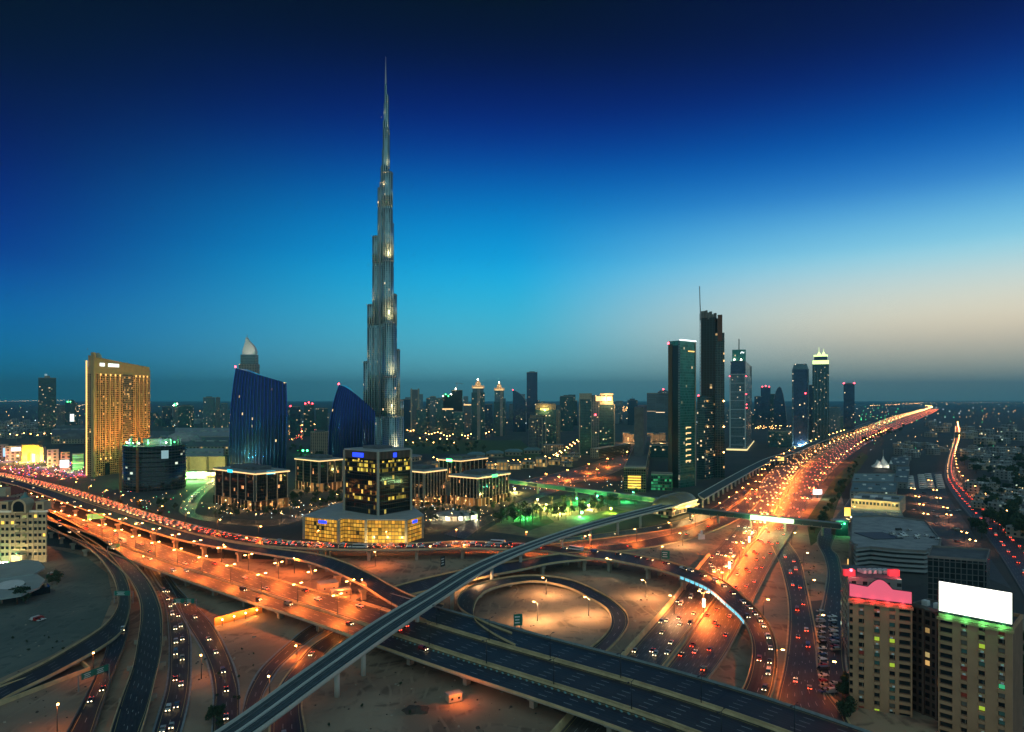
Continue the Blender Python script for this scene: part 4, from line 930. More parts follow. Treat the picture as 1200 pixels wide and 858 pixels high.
# gold-crowned twins
def gold_twin(label, xl, xr, yt, ysh, yap, yb, stripe):
    P = plan(xl, xr, yb); D = P[0][1]; zs, zt, za = ZA(ysh, D), ZA(yt, D), ZA(yap, D)
    r = empty('crowned_tower', (0, 0, 0), 0, label, 'tower', 'gold crowned twin towers')
    pmesh('lower_shaft', P, -.5, zs, (F_dteal, M_roofd), r); Pi = inset(P, .84); pmesh('upper_shaft', Pi, zs, zt, (F_steel, M_roofd), r)
    q = lerp2(P[0], P[1], stripe); w = (P[1][0] - P[0][0]); b = MB(); b.box((q[0], q[1] - 1, 0), (w * .24, 2.5, zt)); b.build('pale_bay', facade('pale_bay', (.33, .31, .28), (.05, .05, .05), 2.5, 3.4, .5, .4, .06, seed=33), r)
    c = cen(P); R0 = w * .36; h = za - zt
    pmesh('crown_drum', Pi, zt, zt + 2.5, M_corn, r)
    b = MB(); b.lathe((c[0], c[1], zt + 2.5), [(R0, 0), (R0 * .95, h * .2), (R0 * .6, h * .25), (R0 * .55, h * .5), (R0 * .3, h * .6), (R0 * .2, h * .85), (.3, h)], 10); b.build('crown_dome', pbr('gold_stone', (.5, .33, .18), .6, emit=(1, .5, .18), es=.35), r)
    for k in range(4):
        q = Pi[k]; b = MB(); b.lathe((q[0], q[1], zt), [(2, 0), (2, 5), (.2, 10)], 6); b.build('corner_turret', pbr('gold_stone', (.5, .33, .18)), r)
    lightball(r, (c[0], P[0][1] - 1, za - 2), M_whl, 1.6, 'crown_light')
gold_twin('gold crowned tower, the broader of the twins, nearer the crane', 552.5, 568, 455, 460, 444, 515, .55)
gold_twin('gold crowned tower, the slimmer of the twins, nearer the sail roof', 578.5, 591.5, 457.5, 471, 447.5, 511, .7)
# sail-roofed dark tower
def sail(label, xl, xr, ys, yb, mat, red=True):
    P = plan(xl, xr, yb, depth=30); D = P[0][1]; r = empty('sail_tower', (0, 0, 0), 0, label, 'tower')
    n = len(ys); front = [lerp2(P[0], P[1], i / (n - 1)) for i in range(n)]; back = [lerp2(P[3], P[2], i / (n - 1)) for i in range(n)]
    zs = [ZA(y, D) for y in ys]; poly = front + back[::-1]
    b = MB(); b.prism(poly, -.5, zs + zs[::-1], 0)
    b.f.pop(); b.m.pop(); b.uv.pop(); b.sm.pop(); N2 = 2 * n
    for i in range(n - 1): b.idx((N2 + i, N2 + i + 1, N2 + N2 - 2 - i, N2 + N2 - 1 - i), 1)
    b.build('facade', (mat, M_roofd), r)
    bb = MB()
    for i in range(n - 1): bb.bar((*front[i], zs[i] + .3), (*front[i + 1], zs[i + 1] + .3), 1.4)
    bb.build('roof_edge', M_steel, r)
    if red: lightball(r, (front[0][0], front[0][1], zs[0] + 2), M_red, 1.8)
    return r
sail('dark tower with a curved sloping roof beside the highest slab', 601, 616, [457.5, 458.3, 460, 462, 465, 470], 506, F_navy)
rs_ = sail('sail shaped far tower curving to a point', 907, 922, [468, 459, 455, 453.5, 455, 462, 474, 492], 501, F_navy, False)
# yellow crowned stepped towers
def yellow_tower():
    r = empty('stepped_tower', (0, 0, 0), 0, 'stepped beige tower pair with a yellow lit crown and podium', 'apartment tower')
    P = plan(640, 656.5, 521); D = P[0][1]; pmesh('shaft', P, -.5, ZA(480.5, D), (F_beige, M_roof), r)
    Pb = plan(627, 652, 524); D = Pb[0][1]; pmesh('shaft', Pb, -.5, ZA(480, D), (F_dteal, M_roof), r)
    pmesh('crown', inset(Pb, .95), ZA(480, D), ZA(473, D), (F_beige, M_roof), r)
    q = lerp2(Pb[0], Pb[1], .45); b = MB(); b.box((q[0], q[1] - .5, ZA(480.5, D)), (22, 1, 4)); b.build('crown_light', pbr('crown_yellow', (.4, .3, .1), .5, emit=(1, .75, .12), es=2.2), r)
    lamp((q[0], q[1] - 8, ZA(481, D)), (1, .75, .2), 30000, r, .5, key='yt')
    Pf = plan(619.5, 640, 530, 628, 40); D = Pf[0][1]; pmesh('shaft', Pf, -.5, ZA(490, D), (F_grey, M_roof), r); pmesh('crown', inset(Pf, .85), ZA(490, D), ZA(487, D), (F_beige, M_roof), r)
    for k in range(3): qq = lerp2(lerp2(Pf[3], Pf[0], .9), Pf[1], .3 + .33 * k); b = MB(); b.box((qq[0], qq[1] - 1, 0), (2.5, 2, ZA(489, D))); b.build('pale_bay', M_conc, r)
    Pp = plan(637, 660.5, 531.5); D = Pp[0][1]; pmesh('podium', Pp, -.5, ZA(521.5, D), (F_beige, M_roof), r)
yellow_tower()
def fire_tower():
    r = empty('twin_slab_tower', (0, 0, 0), 0, 'broad twin slab tower with a glowing orange lit crown', 'apartment tower')
    P = plan(679, 693.5, 533); D = P[0][1]; pmesh('slab', P, -.5, ZA(467, D), (F_dteal, M_roof), r); pmesh('attic', inset(P, 1.02), ZA(468, D), ZA(461, D), (M_conc, M_roof), r)
    P2 = plan(693.5, 702, 533, d=P[0][1] - 6); pmesh('link_bay', P2, -.5, ZA(463, D), (F_grey, M_roof), r)
    P3 = plan(701.5, 720, 533); pmesh('slab', P3, -.5, ZA(474, D), (F_dteal, M_roof), r); pmesh('attic', inset(P3, .86), ZA(474.5, D), ZA(461, D), (M_conc, M_roof), r)
    for q, z0 in ((P[0], 467), (P[1], 467), (P3[0], 474), (P3[1], 474)): b = MB(); b.box((q[0], q[1] - .5, 0), (2.2, 2.2, ZA(z0, D))); b.build('edge_fin', M_conc, r)
    for f, pl in ((.3, P3), (.7, P3), (.9, P2)):
        q = lerp2(pl[0], pl[1], f); b = MB(); b.box((q[0], q[1] - 1.4, ZA(470, D)), (11, 1, 10)); b.build('crown_light', pbr('crown_fire', (.5, .3, .15), .5, emit=(1, .55, .18), es=1.8), r)
    q = cen(P3); lamp((q[0], P3[0][1] - 14, ZA(468, D)), (1, .55, .2), 90000, r, .5, key='ft')
    lightball(r, (lerp2(P2[0], P2[1], .5)[0], P2[0][1] - 1, ZA(486, D)), M_red, 2)
    Pp = plan(692, 739, 537.5, 702, 30); D = Pp[0][1]; pmesh('podium', Pp, -.5, ZA(526, D), (F_beige, M_roof), r)
fire_tower()
# sandy crenellated block with lit walls, long teal roof in front
def sandy():
    r = empty('courtyard_block', (0, 0, 0), 0, 'sandy crenellated block glowing orange beyond the boulevard', 'building')
    for k in range(7):
        P = plan(730 + 7 * k, 738 + 7 * k, 518 - .2 * k, depth=40); D = P[0][1]; pmesh('bay_block', P, -.5, ZA(507.5 + (k % 2) * 1.5, D), (F_beige, M_roof), r)
    for k in range(4): p = W(735 + 13 * k, 519); lamp((p.x, p.y - 10, 6), (1, .5, .18), 60000, r, .6, key='sb')
sandy()
tower('podium_block', 'long dark teal roofed podium before the sandy crenellated block', 'building', 749, 783, 522, 536, F_teal, plant=False)
# small office by the station
def small_office():
    r, P, zt, D = tower('office_block', 'small office with rows of yellow lit windows near the metro station', 'office block', 731, 763, 549, 577, facade('so', (.22, .17, .12), (.03, .025, .02), 3, 3.4, .1, .2, .02, seed=41), xe=757, th=12)
    A, B = P[3], P[0]; h = atan2(B[1] - A[1], B[0] - A[0]); n = Vector((sin(h), -cos(h)))
    for k in range(5):
        q = lerp2(A, B, .48); b = MB(); b.box((q[0] + n.x * .4, q[1] + n.y * .4, 5 + k * 3.6), (17, .5, 2.2), h); b.build('lit_window_row', M_yel, r)
    q = lerp2(P[0], P[1], .5)
    tower('glass_link', 'low green lit glass block between the small office and green tower', 'building', 763, 788, 556, 575, facade('gl', (.05, .08, .07), (.02, .1, .06), 3, 4, .1, .3, .5, (.1, 1, .4), .35, 42), plant=False)
small_office()
def arcades():
    f = facade('arcade_lit', (.34, .28, .2), (.2, .12, .04), 6, 7, .35, .2, .8, (1, .62, .2), .8, 70, vary=.6)
    for k in range(11):
        t = k / 10; x = 506 + 152 * t; y = 549 + 6 * sin(t * 3) - 7 * t; P = plan(x, x + 13, y, depth=30); D = P[0][1]; r = empty('arcade_house', (0, 0, 0), 0, 'low arcaded house glowing warm in the row behind the office park', 'building', 'row of lit arcaded houses')
        pmesh('wall', P, -.3, 9 + 3 * (k % 3), (f, M_roofd), r); parapet(P, 9 + 3 * (k % 3), 1, .05, M_conc, r)
    for k in range(5):
        x = 548 + 22 * k; P = plan(x, x + 20, 538 - 2 * k, depth=50); r = empty('tensile_hall', (0, 0, 0), 0, 'low teal roofed hall past the row of lit arcaded houses', 'building', 'low teal roofed halls')
        pmesh('wall', P, -.3, 8, (F_mall, M_roof), r); b = MB(); b.prism(inset(P, 1.05), 8, 12, 0, scale=.5); b.build('roof', pbr('teal_roof2', (.12, .22, .24), .6, noise=.2, nscale=.05), r)
arcades()
# ---- towers beside the highway
def green_tower():
    r = empty('green_glass_tower', (0, 0, 0), 0, 'tall green glass tower with bracket lights near the metro station', 'office tower')
    P = plan(783.5, 815, 572, 797, 48); D = P[0][1]; zl, zr = ZA(403, D), ZA(399, D)
    b = MB(); C, Rr, Bk, Lf = P
    b.prism(P, -.5, zr, 0, 1); b.build('glass_body', (F_green, M_roofd), r)
    # left face: brown stone with a navy glazed slot
    h = atan2(C[1] - Lf[1], C[0] - Lf[0]); n = Vector((sin(h), -cos(h)))
    for f, w, m, z in ((.17, .34, pbr('brown_stone', (.075, .05, .04), .7), zl), (.62, .5, M_glassd, zl - 2), (.94, .12, F_steel, zr)):
        q = lerp2(Lf, C, f); L = (Vector(C) - Vector(Lf)).length; b = MB(); b.box((q[0] + n.x * .6, q[1] + n.y * .6, 0), (L * w, 1.2, z), h); b.build('flank_panel', m, r)
    h2 = atan2(Rr[1] - C[1], Rr[0] - C[0]); n2 = Vector((sin(h2), -cos(h2))); L2 = (Vector(Rr) - Vector(C)).length
    q = lerp2(C, Rr, .5); b = MB(); b.box((q[0], q[1], zr), (L2, 3, 1.6), h2); b.build('roof_light', M_scr, r)
    for k in range(7):
        z = ZA(502 + k * 6.6, D); q = lerp2(C, Rr, .52); b = MB(); b.box((q[0] + n2.x * .6, q[1] + n2.y * .6, z), (L2 * .3, .7, 1.5), h2); q2 = lerp2(C, Rr, .38); b.box((q2[0] + n2.x * .6, q2[1] + n2.y * .6, z - 1.5), (1.2, .7, 3), h2); b.build('bracket_light', M_corn, r)
    q = lerp2(C, Rr, .7); b = MB(); b.box((q[0] + n2.x * .6, q[1] + n2.y * .6, ZA(411.5, D)), (L2 * .4, .5, 1.5), h2); b.build('light_bar', M_gold, r)
    q = lerp2(C, Rr, .98); b = MB(); b.box((q[0] + n2.x * .3, q[1] + n2.y * .3, 0), (1.2, 1.6, zr), h2); b.build('edge_fin', M_conc, r)
    lightball(r, (Lf[0], Lf[1], zl + 2), M_red, 1.6)
    return r
green_tower()
def constr_tower():
    r = empty('unfinished_tower', (0, 0, 0), 0, 'tallest highway tower, dark and unfinished, with a crane mast', 'skyscraper')
    P = plan(821, 845, 560, 838, 30); D = P[0][1]; 
    pmesh('shaft', P, -.5, ZA(372, D), (F_constr, M_concd), r)
    for k, (f, y, w) in enumerate(((.06, 366, 2.2), (.2, 363.5, 2.6), (.3, 361.8, 2), (.42, 364.5, 2.4), (.52, 362.6, 1.8), (.62, 365.5, 2.4), (.74, 364, 2), (.86, 368, 3), (.36, 366.5, 9), (.66, 369, 8))):
        q = lerp2(P[3], P[0], f) if k % 2 else lerp2(P[3], P[1], f); b = MB(); b.box((q[0], q[1] + 4, ZA(374, D)), (w, 5, ZA(y, D) - ZA(374, D)), .5); b.build('rising_core', M_concd, r)
    P2 = plan(838, 849, 560, depth=30); pmesh('shaft', P2, -.5, ZA(390, D), (facade('constr2', (.045, .075, .075), (.012, .03, .032), 4, 3.8, .2, .2, .02, seed=43), M_concd), r)
    P3 = plan(841, 846.5, 560, d=D - 1, depth=14); pmesh('hoist_shaft', P3, ZA(400, D), ZA(369, D), pbr('rust_core', (.12, .05, .03), .8), r)
    b = MB(); x = XA(820.8, D - 4); xt = XA(819.8, D - 4)
    for ox in (-.9, .9): b.bar((x + ox, D - 4, ZA(470, D)), (x + ox, D - 4, ZA(372, D)), .5)
    for k in range(26): z0 = ZA(470, D) + k * 5.5; b.bar((x - .9, D - 4, z0), (x + .9, D - 4, z0 + 5.5), .35)
    b.build('crane_mast', M_steel, r)
    b = MB(); b.bar((x, D - 4, ZA(374, D)), (xt, D - 4, ZA(336, D)), 1.1); b.bar((x + 1, D - 4, ZA(374, D)), (xt, D - 4, ZA(336, D)), .5); b.build('crane_jib', M_steel, r)
    Pl = plan(817, 837, 567, 826, 40, d=D - 24); pmesh('podium_tower', Pl, -.5, ZA(464, D - 24), (F_dteal, M_roofd), r)
    lightball(r, (Pl[3][0] + 2, Pl[3][1], ZA(464, D - 24)), M_red, 1.6)
    for k in range(9): q = lerp2(P2[0], P2[1], .9); lightball(r, (q[0], q[1] - 1, ZA(470 + k * 10, D)), M_sod if k % 3 == 0 else M_dark, .9, 'site_light')
constr_tower()
def frame_tower():
    r = empty('framed_tower', (0, 0, 0), 0, 'spired tower with a pale vertical frame and glowing emblem on its head', 'office tower')
    P = plan(855, 881, 527, 874, 22); D = P[0][1]; pmesh('body', P, -.5, ZA(438, D), (F_steel, M_roofd), r)
    Pi = inset(P, .93); pmesh('upper_body', Pi, ZA(438, D), ZA(423, D), (F_navy, M_roofd), r)
    Ph = plan(858, 874, 527, d=D + 4, depth=18); pmesh('head_block', Ph, ZA(423, D), ZA(409.7, D), (F_green, M_roofd), r)
    b = MB(); x = XA(866, D + 5); b.bar((x, D + 5, ZA(412, D)), (x, D + 5, ZA(397, D)), 1.8); b.build('spire', M_dark, r)
    A, B = P[3], P[0]; h = atan2(B[1] - A[1], B[0] - A[0]); n = Vector((sin(h), -cos(h)))
    for f in (.03, .97): q = lerp2(A, B, f); b = MB(); b.box((q[0] + n.x * .8, q[1] + n.y * .8, 0), (2.6, 2, ZA(438, D)), h); b.build('frame_post', pbr('pale_frame', (.4, .5, .52), .5), r)
    for k in range(9): q = lerp2(A, B, .5); L = (Vector(B) - Vector(A)).length; b = MB(); b.box((q[0] + n.x * .6, q[1] + n.y * .6, ZA(522 - k * 10.4, D)), (L * .9, 1.4, 1.1), h); b.build('frame_beam', pbr('pale_frame', (.4, .5, .52)), r)
    # curling emblem on the head
    q = lerp2(Ph[0], Ph[1], .72); pts = [(-4, -1), (-3, 2), (-1, 3.5), (1, 3), (2, 1), (3.2, .2), (4.6, 1.6), (4.6, 3.4)]
    b = MB()
    for (a, c), (e, f) in zip(pts, pts[1:]): b.bar((q[0] + a * .9, q[1] - 1.4, ZA(414, D) + c), (q[0] + e * .9, q[1] - 1.4, ZA(414, D) + f), 1.1)
    b.build('emblem', M_scr, r)
    for px, m in ((861, M_whl), (869, M_whl)): lightball(r, (XA(px, D), D + 3, ZA(421.5, D)), m, 1.5, 'head_light')
    for px, y in ((855, 441), (874.5, 441), (874.5, 462), (875, 474), (875, 478)): lightball(r, (XA(px, D - 2), D - 2, ZA(y, D)), M_red, 1.3)
    for f in (.2, .5, .8): q = lerp2(A, B, f); lamp((q[0] + n.x * 6, q[1] + n.y * 6, 3), (1, .9, .5), 12000, r, .4, key='fr')
    pmesh('entrance_canopy', inset(P, 1.25), 0, 4, (pbr('warm_lobby', (.3, .25, .1), .5, emit=(1, .8, .35), es=1.0), M_roof), r)
frame_tower()
def chamfer_tower():
    P = plan(928.5, 947.5, 523); D = P[0][1]; r = empty('chamfered_tower', (0, 0, 0), 0, 'dark highway tower with a chamfered top and a red lamp', 'tower')
    pmesh('body', P, -.5, ZA(433, D), (F_navy, M_roofd), r)
    pmesh('cap', P, ZA(433, D), ZA(426.5, D), (F_steel, M_roofd), r, scale=.78)
    for f in (.02, .98): q = lerp2(P[0], P[1], f); b = MB(); b.box((q[0], q[1] - .4, 0), (3, 2, ZA(433, D))); b.build('edge_rib', F_steel, r)
    q = lerp2(P[0], P[1], .8); lightball(r, (q[0], q[1] - 1.5, ZA(461, D)), M_red, 2)
    for k in range(3): q = lerp2(P[0], P[1], .35 + .15 * k); lamp((q[0], q[1] - 8, 4), (.6, .9, 1), 18000, r, .4, key='ch')
chamfer_tower()
def crown_tower():
    P = plan(952, 971.5, 520); D = P[0][1]; r = empty('crowned_tower', (0, 0, 0), 0, 'highway tower with twin spires and a glowing lime crown', 'tower')
    pmesh('body', P, -.5, ZA(427, D), (F_dteal, M_roofd), r)
    gl = pbr('lime_crown', (.4, .5, .2), .5, emit=(.75, 1, .35), es=1.5)
    pmesh('crown_tier', inset(P, .98), ZA(427, D), ZA(422.5, D), gl, r)
    pmesh('crown_belt', inset(P, .8), ZA(422.5, D), ZA(418, D), (F_navy, M_roofd), r)
    pmesh('crown_tier', inset(P, .85), ZA(418, D), ZA(416, D), gl, r)
    for f in (.4, .68): q = lerp2(cen(P), P[1], (f - .5) * 2); b = MB(); b.lathe((q[0], q[1], ZA(416, D)), [(5, 0), (4, 4), (1.5, 8), (.5, 10), (.3, (416 - (406.5 if f < .5 else 409)) * D / FPX)], 8); b.build('spire', gl, r)
    for k in range(5): q = lerp2(P[0], P[1], .1 + .2 * k); b = MB(); b.box((q[0], q[1] - .5, 0), (2, 1.6, ZA(430 + 2 * k, D))); b.build('vertical_rib', F_steel, r)
    for px, y, m in ((960, 486, M_scr), (966, 486, M_scr), (959, 501, M_sod), (968, 500, M_sod)): lightball(r, (XA(px, D - 3), D - 3, ZA(y, D)), m, 1.8, 'facade_light')
    lightball(r, (XA(959, D), D - 1, ZA(443, D)), M_red, 1.3)
crown_tower()
r, P, zt, D = tower('cylinder_tower', 'lone cylinder tower with two red lamps past the crowned tower', 'tower', 988.5, 1001.5, 450, 507, F_navy, poly=None, red=True)
# ---- mall complex
def mall():
    r = empty('shopping_mall', (0, 0, 0), 0, 'sprawling flat roofed mall with domes and a sand coloured wall', 'shopping mall')
    for k, (x0, x1, y0, y1, h, m) in enumerate(((180, 262, 548, 534, 16, M_roof), (196, 268, 533, 520, 18, M_roofd), (205, 270, 520, 508, 20, M_roof), (60, 112, 520, 505, 22, M_roofd), (112, 200, 528, 510, 14, M_roofd))):
        a, b_, c, d = W(x0, y0), W(x1, y0), W(x1 + (6 if k else 0), y1), W(x0, y1); pmesh('hall', [(p.x, p.y) for p in (a, b_, c, d)], -.5, h, (F_mall, m), r)
        for q in range(5):
            p = a.lerp(b_, .12 + .19 * q).lerp(d.lerp(c, .12 + .19 * q), .5); b = MB(); b.box((p.x, p.y, h), (18, 10 + 5 * (q % 2), 3)); b.build('roof_plant', M_roof, r)
    c = W(215, 524); b = MB(); b.lathe((c.x, c.y, 14), [(44, 0), (42, 8), (34, 17), (20, 23), (.5, 26)], 24); b.build('dome', M_roof, r)
    c = W(88, 522); b = MB(); b.lathe((c.x, c.y, 18), [(34, 0), (33, 6), (25, 14), (13, 19), (.5, 21)], 24); b.build('dome', M_roofd, r)
    # sand wall
    for k in range(6):
        a, b_ = W(199 + 11 * k, 551 + (k % 2) * .6), W(210 + 11 * k, 551 + (k % 2) * .6); D = a.y; bb = MB(); bb.box(((a.x + b_.x) / 2, D, 0), ((b_.x - a.x), 8, ZA(535, D))); bb.build('sand_wall', M_cream, r)
    # bright green canopy strip
    for k in range(4):
        a, b_ = W(199 + 11 * k, 563), W(209 + 11 * k, 563); D = a.y; bb = MB(); bb.box(((a.x + b_.x) / 2, D, 3), ((b_.x - a.x) * .98, 5, 10)); bb.build('canopy_light', M_limeg if k % 2 else M_greeng, r)
        lamp(((a.x + b_.x) / 2, D - 9, 12), (.3, 1, .25), 110000, r, .8, key='mg')
    for k in range(3): p = W(243 + 6 * k, 561); lamp((p.x, p.y, 8), (1, .75, .3), 40000, r, .6, key='my'); bb = MB(); bb.box((p.x, p.y + 4, 4), (7, 2, 5)); bb.build('shop_front', M_yel, r)
    for k in range(3): p = W(210 + 24 * k, 556); lamp((p.x, p.y - 8, 5), (.9, .85, .15), 50000, r, .6, key='mw')
mall()
def mall_gate():
    r = empty('mall_gate', (0, 0, 0), 0, 'glowing yellow arched gatehouse of the mall above the red lit crowd', 'gatehouse')
    d = DY(541); x0, x1 = XA(25.5, d), XA(50.5, d); zt = ZA(521.5, d); w = x1 - x0; cx = (x0 + x1) / 2 - w * .1
    pts = [(x0, 0), (cx - 6.5, 0)] + [(cx - 6.5 * cos(a), 12 + 7 * sin(a)) for a in [i * pi / 8 for i in range(9)]] + [(cx + 6.5, 0), (x1 - w * .18, 0), (x1 - w * .18, zt - 2), (x1 - w * .22, zt), (x0, zt)]
    b = MB(); n = len(pts); b.v += [(x, d, z) for x, z in pts] + [(x, d + 9, z) for x, z in pts]; b.idx(range(n)); b.idx([2 * n - 1 - i for i in range(n)])
    for i in range(n): j = (i + 1) % n; b.idx((i, n + i, n + j, j))
    b.build('arch_wall', pbr('gate_wall', (.55, .38, .10), .7, noise=.15, nscale=.3), r)
    b = MB(); b.box((x1 - w * .08, d + 4, 0), (w * .18, 8, zt - 4)); b.build('side_wing', M_cream, r)
    b = MB(); b.box((cx, d + 9.3, 0), (14, .4, 19)); b.build('gate_glow', M_gold, r)
    b = MB(); b.box((x0 + w * .62, d - 4, 0), (4.5, 1, ZA(532, d))); b.build('banner_screen', M_scr, r)
    for k in range(4): lamp((x0 + w * (.1 + .25 * k), d - 14, 6), (1, .68, .12), 65000, r, .6, key='mgate')
mall_gate()
def lit_block(label, x0, x1, yt, yb, mat, scr=None, name='retail_block', lcol=(1, .5, .3), lp=30000):
    r, P, zt, D = tower(name, label, 'building', x0, x1, yt, yb, mat, plant=False)
    if scr:
        f, w, ya, ybm, m = scr; q = lerp2(P[0], P[1], f); b = MB(); h = atan2(P[1][1] - P[0][1], P[1][0] - P[0][0]); b.box((q[0], q[1] - 1, ZA(ybm, D)), (w * D / FPX, .8, (ybm - ya) * D / FPX), h); b.build('lit_screen', m, r)
    lamp((P[0][0] * .5 + P[1][0] * .5, D - 12, 6), lcol, lp, r, .6, key=('lb', lcol, lp))
    return r
lit_block('mall block with a tall white screen, before the sand coloured wing', 71, 82, 531, 550, F_mall, (.45, 9, 539.5, 548, M_scr))
lit_block('green lit striped shop block against the golden hotel', 84.5, 98, 533, 551, facade('stripes', (.1, .2, .1), (.2, .5, .2), 40, 3.4, .02, .4, .95, (.5, 1, .35), .9, 51), None, lcol=(.4, 1, .3))
lit_block('long low mall wing with pink and white adverts', 6, 26, 524, 540, F_mall, (.65, 9, 525, 529, M_scr), lcol=(1, .4, .5))
lit_block('mall wing at the far edge with a blue lit advert', -20, 10, 523, 539, F_mall, (.86, 3, 526, 536, pbr('blue_ad', (.2, .3, .4), .5, emit=(.3, .6, 1), es=1.2)), lcol=(1, .45, .3))
lit_block('tan shop block between the gatehouse and the white screen', 55, 69, 528, 546, F_mall, None, lcol=(1, .6, .2), lp=60000)
def red_tree_spot():
    for k in range(10):
        p = W(6 + 11 * k, 547 + (k % 3) * 2.5 + k * .7); lamp((p.x, p.y, 7), (1, .08, .05) if k % 4 != 3 else (.2, .1, 1), 30000, None, .5, key=('rt', k % 4 == 3))
red_tree_spot()
# ---- cream arched apartment house (near, lower left)
def arched_house():
    r = empty('apartment_house', (0, 0, 0), 0, 'cream apartment house with red roof and a big arched gable', 'apartment house')
    d = DY(660); x0, x1 = XA(-26, d), XA(52, d); zt = ZA(601, d); Wd = x1 - x0
    P = [(x0, d), (x1, d + 3), (XA(49, d + 29), d + 29), (XA(-26, d + 26), d + 26)]
    pmesh('wall', P, -.3, zt, (M_cream, M_roof), r)
    fl = 8; fh = zt / fl
    pxs = [2, 7, 13, 33, 39, 44, 49]
    for f in range(1, fl):
        for px in pxs:
            x = XA(px, d); t = (x - x0) / Wd; b = MB(); b.box((x, d - .05 + 3 * t, f * fh + .7), (2.0, .4, 2.2)); w = b.build('window', M_glassd if (f * 7 + px) % 11 else M_yel, r); b = MB(); b.box((x, d - .2 + 3 * t, f * fh + .35), (2.5, .6, .3)); b.build('sill', M_cream, w)
        # balconies stacked in the middle bay
        for px in (19.5, 26.5):
            x = XA(px, d); t = (x - x0) / Wd; b = MB(); b.box((x, d - .9 + 3 * t, f * fh), (3.6, 2.0, .25)); b.box((x, d - 1.85 + 3 * t, f * fh + .25), (3.6, .12, 1.0)); b.build('balcony', M_cream, r)
            b = MB(); b.box((x, d - .05 + 3 * t, f * fh + .35), (3.0, .4, 2.2)); b.build('balcony_door', M_glassd if (f + int(px)) % 3 else facade('bd', (.3, .3, .2), (.1, .12, .05), 9, 9, 0, 0, .9, (.7, .8, .3), .35, 60), r)
    for px in (-1, 10, 16, 30.5, 36, 41.5, 51): x = XA(px, d); b = MB(); b.box((x, d - .1 + 3 * (x - x0) / Wd, 0), (.7, .8, zt)); b.build('pilaster', M_cream, r)
    for f in (1, 4, 7): b = MB(); b.prism(inset(P, 1.012), f * fh - .2, f * fh + .25, 0); b.build('string_course', M_cream, r)
    b = MB(); b.prism(inset(P, 1.03), zt, zt + 1.4, 0, None, True); b.build('cornice', M_white, r)
    b = MB(); b.prism([(x0, d + 3), (x1 - 1, d + 5), (x1 - 16, d + 27), (x0 - 12, d + 27)], zt + 1.4, zt + 8.5, 0, scale=.6); b.build('hipped_roof', M_tile, r)
    # arched gable bay
    cx = XA(23.5, d); pts = [(-5.5, zt), (5.5, zt), (5.5, zt + 5)] + [(5.5 * cos(a), zt + 5 + 5.5 * sin(a)) for a in [i * pi / 10 for i in range(1, 10)]] + [(-5.5, zt + 5)]
    b = MB(); n = len(pts); b.v += [(cx + x, d - 1.6, z) for x, z in pts] + [(cx + x, d + 9, z) for x, z in pts]; b.idx(range(n)); b.idx([2 * n - 1 - i for i in range(n)])
    for i in range(n): j = (i + 1) % n; b.idx((i, n + i, n + j, j))
    b.build('gable', M_cream, r)
    pts = [(4.2 * cos(a), zt + 4.6 + 4.4 * sin(a)) for a in [i * pi / 12 for i in range(13)]] + [(-4.2, zt + 1), (4.2, zt + 1)]
    b = MB(); n = len(pts); b.v += [(cx + x, d - 1.75, z) for x, z in pts]; b.idx(range(n)); b.build('arched_window', M_glassd, r)
    for s in (-1, 1):
        x = XA(23.5 + s * 21, d); b = MB(); b.box((x, d + 6, zt + 1.4), (6, 8, 6)); b.box((x, d + 6, zt + 7.4), (7, 9, .8)); b.build('roof_pavilion', M_cream, r)
        b = MB(); b.box((x, d + 1.9, zt + 2.6), (3.4, .3, 3.4)); b.build('pavilion_window', M_glassd, r)
    c = XA(14, d); b = MB(); b.lathe((c, d + 14, zt + 6), [(5, 0), (4.5, 2), (2, 5), (.2, 8)], 10); b.build('cupola', pbr('copper', (.08, .2, .2), .6), r)
    b = MB(); b.box((XA(24, d), d - 2, 0), (8, 4, 7)); b.build('porch', M_cream, r); b = MB(); b.box((XA(24, d), d - 4.1, .5), (5.5, .3, 5)); b.build('porch_glow', M_gold, r)
    lamp((XA(24, d), d - 10, 5), (1, .7, .3), 9000, r, .4, key='ah')
    for k, px in enumerate((2, 9, 44)): lamp((XA(px, d), d - 12, 4), (.25, 1, .4) if k < 2 else (1, .8, .4), 2200, r, .4, key=('ah2', k < 2))
    for px in (0, 4, 8, 10, 13): lightball(r, (XA(px, d - 9), d - 9, 2.5), M_grn if px % 4 else M_whl, .7, 'garden_light')
    lamp((XA(30, d) - 30, d - 60, 40), (1, .6, .2), 22000, r, 1, spot=80, aim=(XA(20, d), d, 25), name='facade_flood', key='ah3')
    # second roof behind
    r2 = empty('apartment_house', (0, 0, 0), 0, 'rear cream house with red roof peeking above the arched gable', 'apartment house')
    d2 = d + 60; P = [(XA(-30, d2), d2), (XA(9, d2), d2), (XA(9, d2), d2 + 22), (XA(-30, d2), d2 + 22)]; z2 = ZA(581, d2)
    pmesh('wall', P, -.3, z2, (F_villa, M_roof), r2); b = MB(); b.prism(inset(P, 1.03), z2, z2 + 6, 0, scale=.6); b.build('hipped_roof', M_tile, r2)
    q = inset(P, .8)[1]; b = MB(); b.box((q[0], q[1] - 2, z2), (6, 6, 7)); b.build('roof_pavilion', M_cream, r2)
arched_house()
